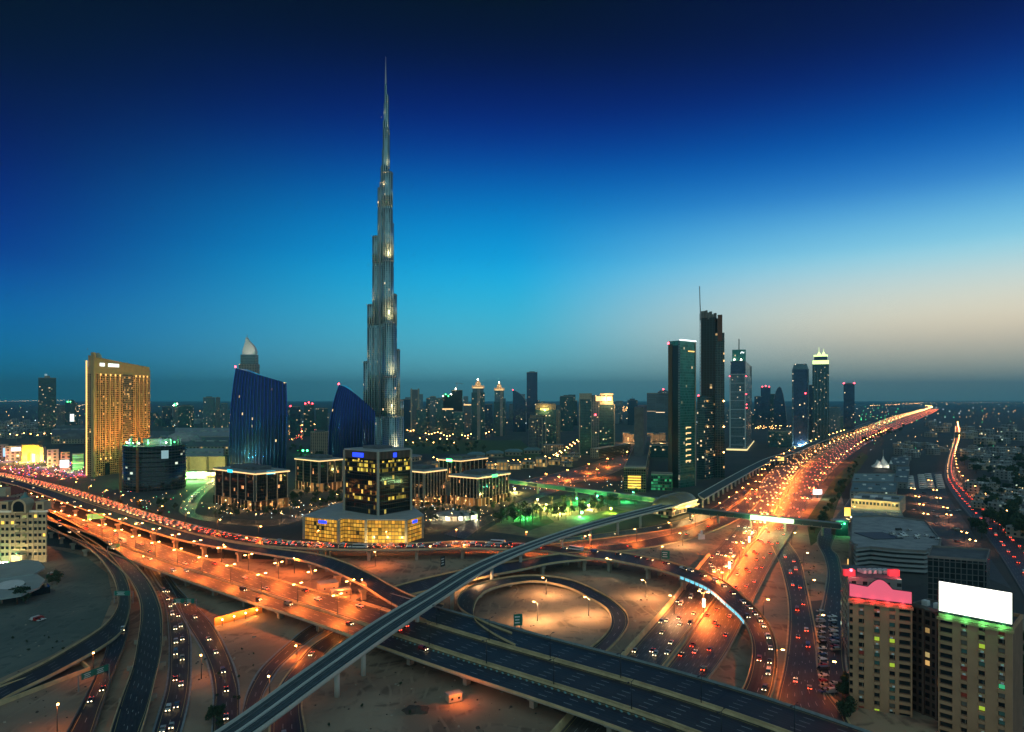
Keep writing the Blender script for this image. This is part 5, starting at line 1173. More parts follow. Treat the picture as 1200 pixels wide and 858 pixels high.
def canopy_station():
    r = empty('bus_station', (0, 0, 0), 0, 'flat canopied station with two pale roofs beside the arched house', 'bus station')
    def slab(pix, z, t, mat, name='canopy_roof'):
        pts = [W(x, y, z) for x, y in pix]; poly = [(p.x, p.y) for p in pts]
        if sum(a[0] * b_[1] - b_[0] * a[1] for a, b_ in zip(poly, poly[1:] + poly[:1])) < 0: poly.reverse()
        return pmesh(name, poly, z - t, z, mat, r, bot=True)
    pr = pbr('canopy_pale', (.30, .34, .33), .6, noise=.15, nscale=.1)
    slab([(-30, 683), (40, 672), (53, 665), (45, 657), (30, 656), (-30, 664)], 8, 1.2, pr)
    slab([(-30, 706), (25, 697), (46, 688), (53, 679), (44, 673), (25, 673), (-30, 682)], 7, 1.2, pr)
    pts = [W(12 + 17 * cos(a), 685 + 5 * sin(a) - 2.5 * cos(a), 7.06) for a in [i * pi / 12 for i in range(24)]]
    b = MB(); b.face(list(reversed(pts))); b.build('roof_light_patch', M_white, r)
    for x, y in ((2, 694), (20, 692), (38, 685), (47, 680), (3, 672), (20, 670), (38, 667)):
        p = W(x, y, 7); b = MB(); b.cyl((p.x, p.y, 0), .5, 5.9, 8); b.build('column', M_conc, r)
    a = W(-20, 712); c = W(34, 703); b = MB(); b.bar((a.x, a.y + 18, 2.2), (c.x, c.y + 18, 2.2), 10, 0, 4.4); b.build('hall', M_glassd, r)
    for x in (8, 30, 44): p = W(x, 694); lamp((p.x, p.y, 4), (.5, .9, .7), 1500, r, .3, key='cs')
canopy_station()
# ------------------------------------------------------------------ near towers with roof boards
def near_tower(label, xl, yl, xr, dl, dr, floors, cols, board):
    r = empty('apartment_tower', (0, 0, 0), 0, label, 'apartment tower')
    zt = CAM_H - (yl - HZ) * dl / FPX; A = Vector((XA(xl, dl), dl)); B = Vector((XA(xr, dr), dr)); e = (B - A); L = e.length; e.normalize(); n = Vector((e.y, -e.x)); h = atan2(e.y, e.x)
    C = B - n * 20; Dq = A - n * 20; fh = 3.2
    poly = [tuple(A), tuple(B), tuple(C), tuple(Dq)]
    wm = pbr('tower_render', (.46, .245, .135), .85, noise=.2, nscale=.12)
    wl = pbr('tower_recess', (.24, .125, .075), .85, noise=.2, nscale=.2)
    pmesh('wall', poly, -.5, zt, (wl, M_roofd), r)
    parapet(poly, zt, 1.2, .06, wm, r)
    # vertical piers between the window columns: the facade stands .7 m proud of the window strips
    edges = []; x = 0
    strips = cols        # (centre fraction, width m, kind)
    cuts = sorted([(c * L - w / 2, c * L + w / 2) for c, w, k in strips])
    prev = 0.0
    for a, b_ in cuts + [(L, L)]:
        if a - prev > .3:
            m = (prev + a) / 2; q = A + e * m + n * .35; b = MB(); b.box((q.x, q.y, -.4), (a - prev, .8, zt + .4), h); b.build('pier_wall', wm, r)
        prev = b_
    glass = [pbr('pane_dark', (.015, .018, .02), .1), pbr('pane_teal', (.03, .06, .06), .15, emit=(.1, .35, .3), es=.05), pbr('pane_red', (.06, .02, .02), .3, emit=(.5, .08, .04), es=.07),
             pbr('pane_lime', (.1, .15, .02), .3, emit=(.55, .8, .06), es=.5), pbr('pane_green', (.03, .15, .08), .3, emit=(.08, .8, .35), es=.4)]
    rnd = random.Random(len(label))
    for f in range(floors):
        z = zt - 3.0 - f * fh
        for c, w, k in strips:
            q = A + e * (c * L)
            g = glass[0]; t = rnd.random()
            if k != 'bar':
                if t < .06: g = glass[3]
                elif t < .11: g = glass[4]
                elif t < .25: g = glass[1]
                elif .5 < t < .68: g = pbr('pane_curtain', (.17, .15, .12), .5)
                elif t < .35: g = glass[2]
            b = MB(); qq = q + n * .12; b.box((qq.x, qq.y, z + .9), (w * .86, .2, 1.55), h); ww = b.build('window', g, r)
            b = MB(); qq = q + n * .55; b.box((qq.x, qq.y, z - .55), (w, .5 if k == 'bar' else 1.2, 1.15), h); b.build('balcony_front' if k != 'bar' else 'spandrel', wm, r)
            if k != 'bar' and rnd.random() < .4: b = MB(); qq = q + n * 1.3 + e * (w * rnd.uniform(-.25, .25)); b.box((qq.x, qq.y, z - .35), (.9, .4, .6), h); b.build('cooling_unit', M_white, r)
            if k != 'bar' and g is glass[0] and t > .6:
                b = MB(); qq = q + n * .3 + e * (w * .2); b.box((qq.x, qq.y, z + .9), (.12, .16, 1.55), h); b.build('mullion', M_conc, ww)
    # cornice
    q = A + e * (L / 2) + n * .5; b = MB(); b.box((q.x, q.y, zt - .9), (L + .8, 1.6, .9), h); b.build('cornice', wm, r)
    # roof board
    base = A + e * (L / 2) + n * .1
    pts = board['pts']; b = MB(); k = len(pts)
    P3 = [(A + e * (u * L) + n * .3) for u, z in pts]
    b.v += [(p.x, p.y, zt + z) for p, (u, z) in zip(P3, pts)] + [(p.x - n.x * .7, p.y - n.y * .7, zt + z) for p, (u, z) in zip(P3, pts)]
    b.idx(range(k), 0); b.idx([2 * k - 1 - i for i in range(k)], 1)
    for i in range(k): j = (i + 1) % k; b.idx((i, k + i, k + j, j), 1)
    bo = empty('roof_billboard', (0, 0, 0), 0, board['label'], 'billboard')
    b.build('board_face', (board['mat'], M_dark), bo)
    for i in range(6):
        u = .08 + .168 * i; p = A + e * (u * L) - n * .6; q2 = p - n * 3.4; b = MB(); b.bar((p.x, p.y, zt + .1), (p.x, p.y, zt + board['h'] * .8), .22); b.bar((q2.x, q2.y, zt + .1), (p.x, p.y, zt + board['h'] * .75), .2); b.build('strut', M_dark, bo)
    fr = MB(); zs = [z for u, z in pts]
    fr.bar((P3[0].x + n.x * .1, P3[0].y + n.y * .1, zt + pts[0][1] - .25), (P3[1].x + n.x * .1, P3[1].y + n.y * .1, zt + pts[1][1] - .25), .5)
    for (a, ua), (c_, uc) in zip(list(zip(P3, pts))[1:], list(zip(P3, pts))[2:] + [(P3[0], pts[0])]): fr.bar((a.x + n.x * .1, a.y + n.y * .1, zt + ua[1]), (c_.x + n.x * .1, c_.y + n.y * .1, zt + uc[1]), .3)
    fr.build('board_frame', M_dark, bo)
    # lamps washing the cornice from the foot of the board
    for i in range(4):
        p = A + e * ((.14 + .24 * i) * L) + n * 1.6; lamp((p.x, p.y, zt + .9), board['col'], board['pow'], bo, .3, key=('bd', board['label']), name='board_light')
    # roof clutter
    for i in range(5):
        p = A + e * ((.15 + .17 * i) * L) - n * (8 + 3 * (i % 2)); b = MB(); b.box((p.x, p.y, zt), (2.4, 1.8, 1.5 + .4 * (i % 3)), h); b.build('roof_unit', M_white, r)
    p = A + e * (L * .5) - n * 14; b = MB(); b.box((p.x, p.y, zt), (7, 6, 4), h); b.build('stair_house', wl, r)
    return A, B, e, n, h, zt, r
arc = [(.30 + .40 * (i / 12), 6.4 + 3.4 * sin(pi * i / 12)) for i in range(13)]
pinkpts = [(0, 1.6), (1, 1.4), (1, 6.2)] + [(u, z) for u, z in reversed(arc)] + [(0, 7.0)]
A1, B1, e1, n1, h1, zt1, rt1 = near_tower('beige apartment tower carrying the pink arched roof board', 995, 703, 1069, 278, 268, 17,
    [(.035, 1.2, 'bar'), (.20, 2.0, 'w'), (.45, 2.0, 'w'), (.69, 2.0, 'w'), (.885, 4.0, 'bar')],
    dict(label='pink glowing roof billboard with an arched hump', pts=pinkpts, mat=M_pink, h=7, col=(1, .06, .08), pow=500))
whitepts = [(0.0, 2.2), (1.0, 2.2), (1.0, 13.4), (0.0, 13.4)]
A2, B2, e2, n2, h2, zt2, rt2 = near_tower('beige apartment tower carrying the big white roof board', 1100, 722, 1187, 256, 240, 17,
    [(.11, 4.2, 'bar'), (.36, 2.0, 'w'), (.60, 2.0, 'w'), (.86, 2.0, 'w')],
    dict(label='huge blank white lit roof billboard', pts=whitepts, mat=M_board, h=13, col=(.1, 1, .3), pow=450))
def link_block():
    r = empty('link_block', (0, 0, 0), 0, 'dark recessed block wedged between the two board topped towers', 'building')
    a = B1 - n1 * 7; c = A2 - n2 * 9 + e2 * 2; e = c - a; L = e.length; e.normalize(); n = Vector((e.y, -e.x)); h = atan2(e.y, e.x)
    poly = [tuple(a), tuple(c), tuple(c - n * 12), tuple(a - n * 12)]; z = zt1 - 1
    pmesh('wall', poly, -.5, z, (facade('link', (.10, .05, .035), (.03, .02, .02), 2.6, 3.2, .35, .4, .05, (1, .75, .3), 1.2, 61), M_roofd), r)
    for k in range(4): q = a + e * (L * (k / 3)) + n * .4; b = MB(); b.box((q.x, q.y, 0), (.8, .8, z), h); b.build('rib', pbr('link_rib', (.14, .08, .06), .8), r)
    parapet(poly, z, 1, .05, M_concd, r)
    for k in range(3): q = a + e * (L * (.2 + .3 * k)) - n * 5; b = MB(); b.box((q.x, q.y, z), (2.2, 2.2, 2), h); b.build('roof_unit', M_white, r)
link_block()
def low_block():
    d = 330; r = empty('hall_block', (0, 0, 0), 0, 'lower rear block with pale roof units and red lamps behind the pink board', 'building')
    P = [(XA(994, d), d), (XA(1050, d), d - 5), (XA(1050, d) + 8, d + 18), (XA(994, d) + 8, d + 24)]; z = ZA(676, d)
    pmesh('wall', P, -.5, z, (F_villa2, M_roofd), r)
    for k in range(6): b = MB(); b.box((XA(1010 + 6 * k, d + 8), d + 8, z), (1.6, 4.5, 1.6), .2); b.build('roof_unit', M_white, r)
    for px in (995, 1047): b = MB(); b.box((XA(px, d + 2), d + 2, z), (5, 2, 3)); b.build('red_lit_wall', pbr('red_wall', (.4, .04, .05), .7, emit=(1, .04, .06), es=.6), r); lamp((XA(px, d) + 1, d - 3, z + 3), (1, .08, .1), 2500, r, .3, key='lbk')
    lightball(r, (XA(995, d), d - 2, ZA(667, d)), M_red, .8)
low_block()
def lattice_block():
    d = 372; r = empty('screen_block', (0, 0, 0), 0, 'dark block wrapped in a lattice grid behind the white board', 'building')
    P = [(XA(1087, d), d), (XA(1156, d - 10), d - 10), (XA(1160, d + 16), d + 16), (XA(1092, d + 26), d + 26)]; z = ZA(653, d)
    pmesh('wall', P, -.5, z, (facade('lat', (.07, .085, .09), (.02, .03, .035), 2.6, 3.1, .18, .14, .0, seed=62), M_roofd), r); parapet(P, z, 1, .03, M_concd, r)
lattice_block()
def car_park():
    r = empty('car_park_building', (0, 0, 0), 0, 'multi storey car park with rounded ends and stacked dark decks', 'car park')
    d = 520; z0 = 0; zt = ZA(634, d)
    pts = [W(996, 634, zt), W(1003, 644, zt), W(1020, 642, zt), W(1050, 645, zt), W(1085, 647, zt), W(1100, 642, zt), W(1103, 634, zt), W(1085, 611, zt), W(1040, 605, zt), W(998, 606, zt)]
    poly = [(p.x, p.y) for p in pts]
    if sum(a[0] * b_[1] - b_[0] * a[1] for a, b_ in zip(poly, poly[1:] + poly[:1])) < 0: poly.reverse()
    pmesh('core', inset(poly, .94), -.5, zt - 1.2, M_dark, r)
    nlev = 5; fh = zt / nlev
    for k in range(1, nlev + 1):
        pmesh('deck_slab', poly, k * fh - 1.5, k * fh, (pbr('deck_concrete', (.24, .26, .27), .8, noise=.2, nscale=.1), M_roof), r, bot=True)
    parapet(poly, zt, 1.0, .03, M_concd, r)
    c = cen(poly); b = MB(); b.box((c[0] - 10, c[1] + 4, zt), (24, 26, .5), .1); b.build('light_well', M_dark, r)
    for q in (0, 4): p = lerp2(poly[q], poly[(q + 1) % len(poly)], .5); b = MB(); b.box((p[0], p[1] - .5, 0), (5, 4, zt + 1)); b.build('stair_tower', M_concd, r)
    for k in range(4): p = W(1000 + 6 * k, 664); lamp((p.x, p.y - 4, 6), (1, .65, .2), 9000, r, .4, key='cp')
    b = MB(); p = W(1008, 662); b.box((p.x, p.y, 0), (17, 4, 4)); b.build('shop_glow', M_gold, r)
    b = MB(); p = W(1048, 660); b.box((p.x, p.y, 3), (8.5, 1, 3.4)); b.build('lit_sign', M_yel, r)
    return poly, zt
cp_poly, cp_z = car_park()
def long_block():
    r = empty('arcade_building', (0, 0, 0), 0, 'long low beige building with a lit arcade row, beyond the car park', 'building')
    a, c = W(997, 601, 0), W(1054, 606, 0); d = a.y; z = ZA(585, a.y); e = Vector((c.x - a.x, c.y - a.y)); L = e.length; e.normalize(); n = Vector((e.y, -e.x)); h = atan2(e.y, e.x)
    A = Vector((a.x, a.y)); poly = [tuple(A), tuple(A + e * L), tuple(A + e * L - n * 60), tuple(A - n * 60)]
    pmesh('wall', poly, -.5, z, (M_cream, M_roof), r); parapet(poly, z, 1, .03, M_cream, r)
    for k in range(13):
        q = A + e * (L * (.05 + .075 * k)) + n * .2; b = MB(); b.box((q.x, q.y, z - 4.6), (2.4, .4, 3), h); b.build('window', M_glassd, r)
    for k in range(4): q = A + e * (L * (.12 + .25 * k)) + n * 7; lamp((q.x, q.y, z - 3), (.9, .72, .25), 3200, r, .4, key='lgb')
    for k in range(6): q = A + e * (L * (.1 + .15 * k)) - n * (15 + 8 * (k % 3)); b = MB(); b.box((q.x, q.y, z), (7, 5, 2), h); b.build('roof_unit', M_roofd if k % 2 else M_white, r)
    # annex with slanted roof, in front
    r2 = empty('roofed_hall', (0, 0, 0), 0, 'flat teal roofed hall squeezed between car park and arcade building', 'building')
    pts = [W(998, 617, 0), W(1062, 622, 0), W(1056, 606, 0), W(997, 603, 0)]; poly = [(p.x, p.y) for p in pts]; pmesh('wall', poly, -.5, 7, (F_villa2, pbr('teal_roof', (.12, .19, .2), .7, noise=.2, nscale=.1)), r2)
    for k in range(4): p = W(1005 + 14 * k, 609); b = MB(); b.box((p.x, p.y, 7), (9, 3, 1.2), h); b.build('roof_unit', M_roof, r2)
long_block()
def big_sheds():
    for k, (lab, x0, x1, yb, yt2, zt, mt) in enumerate((
        ('wide teal shed roof with rows of units, nearest the arcade building', 996, 1050, 585, 573, 9, (.13, .19, .2)),
        ('pale teal shed roof below the white tent', 998, 1048, 572, 562, 9, (.2, .27, .27)),
        ('grey blue shed roof beside the white tent, facing the parking lot', 1048, 1064, 572, 552, 8, (.10, .15, .17)),
        ('dark flat hall beyond the white tent', 1042, 1064, 551, 541, 9, (.08, .11, .12)))):
        r = empty('shed', (0, 0, 0), 0, lab, 'shed'); pts = [W(x0, yb), W(x1, yb + 1), W(x1 + 2, yt2), W(x0 + 3, yt2)]; poly = [(p.x, p.y) for p in pts]
        m = pbr('shed_roof%d' % k, mt, .7, noise=.25, nscale=.06); pmesh('wall', poly, -.5, zt, (F_villa2, m), r); parapet(poly, zt, .8, .03, M_concd, r)
        c = cen(poly)
        for q in range(6): p = lerp2(lerp2(poly[0], poly[1], .12 + .15 * q), lerp2(poly[3], poly[2], .12 + .15 * q), .3 + .4 * (q % 2)); b = MB(); b.box((p[0], p[1], zt), (4, 3, 1.6)); b.build('roof_unit', M_white if q % 3 else M_roofd, r)
big_sheds()
def tent():
    c = W(1035, 549); r = empty('peaked_tent', (0, 0, 0), 0, 'white multi peaked tensile tent with a tall central spike', 'tent')
    wm = pbr('tent_cloth', (.75, .74, .7), .8)
    for k, (dx, dy, rr, hh) in enumerate(((0, 0, 13, 20), (-11, -6, 11, 12), (11, -5, 11, 12), (0, -10, 12, 11), (-6, 9, 10, 12), (8, 9, 10, 12))):
        b = MB(); b.lathe((c.x + dx, c.y + dy, 3), [(rr, 0), (rr * .62, hh * .18), (rr * .32, hh * .42), (rr * .13, hh * .72), (.2, hh)], 12, sx=1 + .1 * (k % 2)); b.build('cloth_peak', wm, r)
    b = MB(); b.bar((c.x, c.y, 20), (c.x, c.y, 33), .7); b.build('mast', M_steel, r)
    for dx, dy in ((-14, -9), (14, -8), (0, -16), (-10, 14), (13, 14)): b = MB(); b.bar((c.x + dx, c.y + dy, 0), (c.x + dx * .9, c.y + dy * .9, 4), .5); b.build('pole', M_steel, r)
    for k in range(3): lamp((c.x - 14 + 14 * k, c.y - 20, 6), (1, .85, .65), 3500, r, .4, key='tn')
tent()
# ------------------------------------------------------------------ metro
def metro():
    zt = 15.0
    V = pix_road([(150, 924, 205, 924, zt), (262, 855, 306, 855, zt), (355, 789, 392, 791, zt), (440, 730, 466, 738, zt), (500, 694.5, 519, 702, zt), (556, 662.5, 570, 669, zt), (612, 640, 622, 644.5, zt), (668, 620.5, 676, 625, zt), (720, 605.5, 728, 610, zt), (772, 592.5, 778, 597, zt), (812, 582, 818, 586, zt)], 8)
    r = empty('metro_viaduct', (0, 0, 0), 0, 'slim metro viaduct on round piers crossing diagonally over the overpass', 'metro viaduct')
    V.girder('girder', pbr('pale_concrete', (.50, .50, .45), .7, noise=.15, nscale=.1), 2.3, r, .28)
    V.surface('track_bed', pbr('track_bed', (.06, .085, .09), .8, noise=.3, nscale=.3), r)
    for e in 'LR': V.profile('parapet', pbr('metro_parapet', (.52, .55, .50), .7, noise=.12, nscale=.1), e, -.05, [(0, -.06), (.4, -.5), (.4, 1.15), (.02, 1.15)], r)
    for f in (.18, .36, .64, .82):
        Vr = Road([(a.lerp(b_, f - .012) + Vector((0, 0, .02)), a.lerp(b_, f + .012) + Vector((0, 0, .02))) for a, b_ in zip(V.L[::8], V.R[::8])], 8)
        Vr.profile('rail', M_steel, 'L', 0, [(0, 0), (.16, 0), (.16, .2), (0, .2)], r)
    Vc = Road([(a.lerp(b_, .44) + Vector((0, 0, .02)), a.lerp(b_, .56) + Vector((0, 0, .02))) for a, b_ in zip(V.L[::8], V.R[::8])], 8)
    Vc.profile('walkway', pbr('metro_parapet', (.34, .42, .41)), 'L', -1.1, [(0, 0), (1.1, 0), (1.1, .5), (0, .5)], r)
    for px, py in ((395, 834), (427, 785), (487, 735), (530, 692), (573, 678), (607, 672), (660, 645), (690, 632), (722, 622), (752, 612)):
        # project the pier onto the viaduct line
        best = min(range(V.n), key=lambda i: abs((600 + V.C[i].x / V.C[i].y * FPX) - px)); c = V.C[best]
        b = MB(); b.cyl((c.x, c.y, -.3), 1.15, zt - 3.7, 16); b.build('pier', pbr('pale_concrete', (.38, .42, .40)), r)
        b = MB(); b.lathe((c.x, c.y, zt - 4.1), [(1.15, 0), (1.9, 1.0), (2.6, 1.7)], 12); b.build('pier_head', pbr('pale_concrete', (.38, .42, .40)), r)
    # beyond the station
    V2 = pix_road([(818, 580, 826, 585, 13), (850, 562, 858, 566, 13), (880, 546, 888, 549, 13), (900, 537, 907, 540, 13), (930, 527.5, 936, 529.5, 12.5), (958, 516, 964, 517.5, 12), (990, 504, 996, 505, 12), (1020, 494, 1025, 495, 12)], 8)
    r2 = empty('metro_viaduct', (0, 0, 0), 0, 'continuing metro viaduct running away beside the bright highway', 'metro viaduct')
    V2.girder('girder', pbr('pale_concrete', (.38, .42, .40)), 2.3, r2, .28); V2.surface('track_bed', pbr('track_bed', (.06, .085, .09)), r2)
    for e in 'LR': V2.profile('parapet', pbr('metro_parapet', (.34, .42, .41)), e, -.05, [(0, -.06), (.4, -.5), (.4, 1.15), (.02, 1.15)], r2)
    d = 8
    while d < V2.len and d < 900:
        p, h, w = V2.at(d); b = MB(); b.cyl((p.x, p.y, -.3), 1.3, p.z - 1.6, 10); b.build('pier', pbr('pale_concrete', (.38, .42, .40)), r2); d += 30 if d < 400 else 50
    return V, V2
VM, VM2 = metro()
def station():
    c = W(791, 603); c.z = 0; dirv = Vector((VM.C[-1].x - VM.C[-9].x, VM.C[-1].y - VM.C[-9].y, 0)).normalized(); h = atan2(dirv.y, dirv.x)
    r = empty('metro_station', (0, 0, 0), 0, 'golden shell roofed metro station straddling the viaduct', 'metro station')
    gold = pbr('gold_shell', (.42, .34, .17), .38, .55, noise=.12, nscale=.25)
    # half-shell lofted along the track: sections widen in the middle and taper at the ends, with pointed overhang toward the near end
    n, m = 18, 14; Lh = 37; i0 = 0; b = MB(); perp = Vector((-dirv.y, dirv.x, 0))
    for i in range(n + 1):
        t = -1 + 2 * i / n; w = 15.5 * (1 - abs(t) ** 2.6) ** .55 + 1.5; hh = 14 * (1 - abs(t) ** 2.2) ** .6 + .8; zb = 7.5 + 5.5 * abs(t) ** 1.6
        for j in range(m + 1):
            a = pi * j / m; p = c + dirv * (t * Lh) + perp * (w * cos(a)); b.v.append((p.x, p.y, zb + hh * sin(a) ** .85))
    for i in range(n):
        for j in range(m): q = i * (m + 1) + j; b.idx((q, q + 1, q + m + 2, q + m + 1), 0, None, True)
    o = b.build('shell_roof', gold, r); sol = o.modifiers.new('thick', 'SOLIDIFY'); sol.thickness = .6
    # ribs of the shell
    for i in (3, 6, 9, 12, 15):
        bb = MB()
        for j in range(m): p, q = Vector(b.v[i * (m + 1) + j]), Vector(b.v[i * (m + 1) + j + 1]); bb.bar(p + Vector((0, 0, .35)), q + Vector((0, 0, .35)), .3)
        bb.build('shell_rib', M_steel, r)
    b = MB(); b.box((c.x, c.y, 3.2), (62, 24, 9.5), h); b.build('glass_hall', facade('stn', (.2, .2, .18), (.05, .05, .04), 3, 4, .2, .25, .55, (1, .7, .3), .7, 63), r)
    b = MB(); b.box((c.x, c.y, 8.2), (66, 27, 1.2), h); b.build('platform_slab', M_conc, r)
    for k in range(5): p = c + dirv * (-24 + 12 * k); b = MB(); b.box((p.x, p.y, -.3), (2.2, 8, 3.6), h); b.build('pier', M_conc, r)
    for k in (-1, 0, 1): p = c + dirv * (k * 22) - perp * 20; lamp((p.x, p.y, 10), (1, .6, .2), 16000, r, .5, key='st')
    p = c - perp * 34 + dirv * 6; lamp((p.x, p.y, 4), (1, .7, .25), 60000, r, .5, spot=90, aim=(c.x, c.y, 20), key='st2')
station()
def footbridge(label, p0, p1, segs, z0=8.5, hgt=4.2, wid=5, lit=None, glow=None, endbox=True):
    r = empty('footbridge', (0, 0, 0), 0, label, 'footbridge'); A, B = W(*p0, z0), W(*p1, z0); e = (B - A); L = e.length; h = atan2(e.y, e.x); n = Vector((sin(h), -cos(h), 0)); c = (A + B) / 2
    b = MB(); b.box((c.x, c.y, z0 - .6), (L, wid, .6), h); b.build('deck', M_conc, r)
    b = MB(); b.box((c.x, c.y, z0 + hgt), (L, wid + .6, .7), h); b.build('roof', pbr('bridge_roof', (.16, .22, .22), .5, .4), r)
    for k in range(segs):
        f = (k + .5) / segs; q = A.lerp(B, f); m = (lit or {}).get(k, M_glasst)
        for s in (1, -1):
            b = MB(); b.box((q.x + n.x * s * wid * .48, q.y + n.y * s * wid * .48, z0), (L / segs * .93, .2, hgt), h); b.build('glass_panel', m, r)
    for k in range(segs // 2 + 1):
        q = A.lerp(B, min(.98, max(.02, k / (segs // 2)))); b = MB(); b.box((q.x, q.y, -.3), (1.6, 2.4, z0 - .4), h); 
        if k % 2 == 0: b.build('pier', M_conc, r)
    return r, A, B, n
greenlit = pbr('green_strip', (.03, .12, .07), .4, emit=(.06, .9, .25), es=.09)
fb1, FA, FB1, fn = footbridge('long green lit footbridge from the offices to the metro station', (590, 565), (782, 590), 16, 9, lit={k: greenlit for k in range(16) if k % 4 != 3})
fb2, FC, FD, fn2 = footbridge('dark covered footbridge over the highway with one glowing white green panel', (806, 600), (986, 619.5), 18, 8.5, lit={k: pbr('glow_panel', (.4, .6, .4), .5, emit=(.62, 1, .42), es=1.7) for k in range(8, 13)})
for f in (.46, .53, .6, .67): q = FC.lerp(FD, f) + fn2 * 8; lamp((q.x, q.y, 9), (.6, 1, .4), 5000, fb2, .5, key='fbg')
for f in (.1, .3, .5, .7, .9): q = FA.lerp(FB1, f) + fn * 6; lamp((q.x, q.y, 7), (.15, 1, .3), 700, fb1, .5, key='fbl')
def end_kiosk():
    p = W(984, 627); r = empty('bridge_tower', (0, 0, 0), 0, 'small stair tower with two green lamps ending the highway footbridge', 'stair tower')
    b = MB(); b.box((p.x, p.y, 0), (11, 9, 13)); b.build('wall', M_glasst, r); b = MB(); b.box((p.x, p.y, 13), (12, 10, 1)); b.build('roof', M_steel, r)
    for dx in (-2, 2): lightball(r, (p.x + dx, p.y - 5, 11.2), M_grn, .8, 'green_lamp')
    lamp((p.x, p.y - 8, 11), (.1, 1, .4), 2500, r, .4, key='ek')
end_kiosk()
def billboard_small(label, px, py, w, hgt, z, mat, pw=0, col=(1, 1, 1)):
    p = W(px, py); r = empty('roadside_billboard', (p.x, p.y, 0), 0, label, 'billboard')
    b = MB(); b.box((0, 0, z), (w, .8, hgt)); b.build('board_face', mat, r); b = MB(); b.box((0, .7, 0), (1, .7, z + 1)); b.build('post', M_dark, r)
    b = MB(); b.box((0, .1, z - .3), (w + .5, .9, .3)); b.box((0, .1, z + hgt), (w + .5, .9, .3)); b.build('rim', M_dark, r)
    if pw: lamp((0, -7, z), col, pw, r, .4)
billboard_small('white lit roadside board on the green verge beside the highway', 958, 584, 11, 6, 5, M_scr, 5000, (.8, 1, .9))
billboard_small('glowing yellow box sign by the service road, near the arcade building', 993, 607, 6, 9, 2, M_yel, 6000, (1, .8, .4))
billboard_small('lit board far along the metro viaduct beside the highway', 915, 545, 12, 7, 8, M_gold, 0)
# orange lit hoarding wall below the overpass
def hoarding():
    r = empty('hoarding_wall', (0, 0, 0), 0, 'bright orange lit hoarding with lamps below the overpass front edge', 'hoarding')
    a, c = W(251, 734), W(307, 718); b = MB(); b.bar((a.x, a.y, 2.2), (c.x, c.y, 2.2), .5, 0, 4.6); b.build('panel', pbr('orange_hoarding', (.5, .22, .06), .7), r)
    for f in (.18, .42, .66, .9):
        p = a.lerp(c, f); lamp((p.x + 1, p.y - 4, 4), (1, .30, .05), 2600, r, .3, key='hoard'); lightball(r, (p.x + 1, p.y - 3.6, 3.4), M_sod, .45, 'lamp_head')
        b = MB(); b.bar((p.x + 1, p.y - 3.6, 0), (p.x + 1, p.y - 3.6, 3.2), .2); b.build('lamp_post', M_dark, r)
hoarding()
def hut(label, px, py, w, dd, hh, m, light):
    p = W(px, py); r = empty('site_hut', (p.x, p.y, 0), .5, label, 'hut'); b = MB(); b.box((0, 0, .4), (w, dd, hh)); b.build('wall', m, r); b = MB(); b.box((0, 0, .4 + hh), (w + .5, dd + .5, .3)); b.build('roof', M_roof, r)
    for s in (-1, 1): b = MB(); b.box((s * w * .25, -dd / 2 - .03, 1.4), (1, .1, .9)); b.build('window', M_glassd, r); b = MB(); b.box((s * w * .4, 0, -.05), (.4, dd * .9, .5)); b.build('skid', M_dark, r)
    if light: lamp((0, -4, 5), SOD, light, r, .3)
hut('cream site cabin on skids under the overpass edge', 532, 822, 6, 3.4, 3, M_cream, 2500)
hut('orange lit utility hut between the roads under the lamp row', 384, 691, 12, 9, 4.5, M_cream, 16000)
hut('orange lit low shed joined to the utility hut', 399, 697, 12, 7, 3, M_cream, 12000)
# sand heap
def heap():
    p = W(488, 833); r = None
    bm = bmesh.new(); bmesh.ops.create_icosphere(bm, subdivisions=3, radius=1)
    for v in bm.verts:
        k = 1 + .25 * sin(v.co.x * 5 + 1) * cos(v.co.y * 4); v.co = Vector((v.co.x * 5.2 * k, v.co.y * 3.4 * k, max(-.1, v.co.z * 1.7 * k)))
    me = bpy.data.meshes.new('soil_heap'); bm.to_mesh(me); bm.free(); me.materials.append(pbr('soil', (.07, .05, .04), .95, noise=.3, nscale=.8)); o = bpy.data.objects.new('soil_heap', me); COL.objects.link(o); o.location = (p.x, p.y, 0)
    tag(o, 'dark heap of soil on the bare sand below the overpass', 'heap')
heap()
# ------------------------------------------------------------------ gantries and signs
def gantry(label, a, c, z, hgt, panels, zs):
    r = empty('sign_gantry', (0, 0, 0), 0, label, 'sign gantry'); A, B = W(*a, zs), W(*c, zs); e = B - A; L = e.length; h = atan2(e.y, e.x); n = Vector((sin(h), -cos(h), 0))
    for p in (A, B): b = MB(); b.bar((p.x, p.y, zs), (p.x, p.y, zs + hgt), .4); b.build('post', M_steel, r)
    for dz in (0, .9): b = MB(); b.bar((A.x, A.y, zs + hgt - dz), (B.x, B.y, zs + hgt - dz), .28); b.build('beam', M_steel, r)
    for f, w in panels:
        q = A.lerp(B, f) + n * .4; b = MB(); b.box((q.x, q.y, zs + hgt - 2.4), (w, .2, 2.8), h); s = b.build('sign_panel', M_sign, r)
        for k in range(3): q2 = q + n * .14; b = MB(); b.box((q2.x - cos(h) * w * .1, q2.y - sin(h) * w * .1, zs + hgt - 2.0 + k * .75), (w * (.5 - .1 * (k % 2)), .06, .26), h); b.build('lettering', M_signw, s)
gantry('green sign gantry over the outer curved ramp', (134, 707), (156, 707), 0, 7, ((.45, 9),), 5.6)
gantry('green sign gantry with wide panels over the dark slip lane', (92, 811), (128, 797), 0, 7, ((.3, 6), (.72, 6)), 1.5)
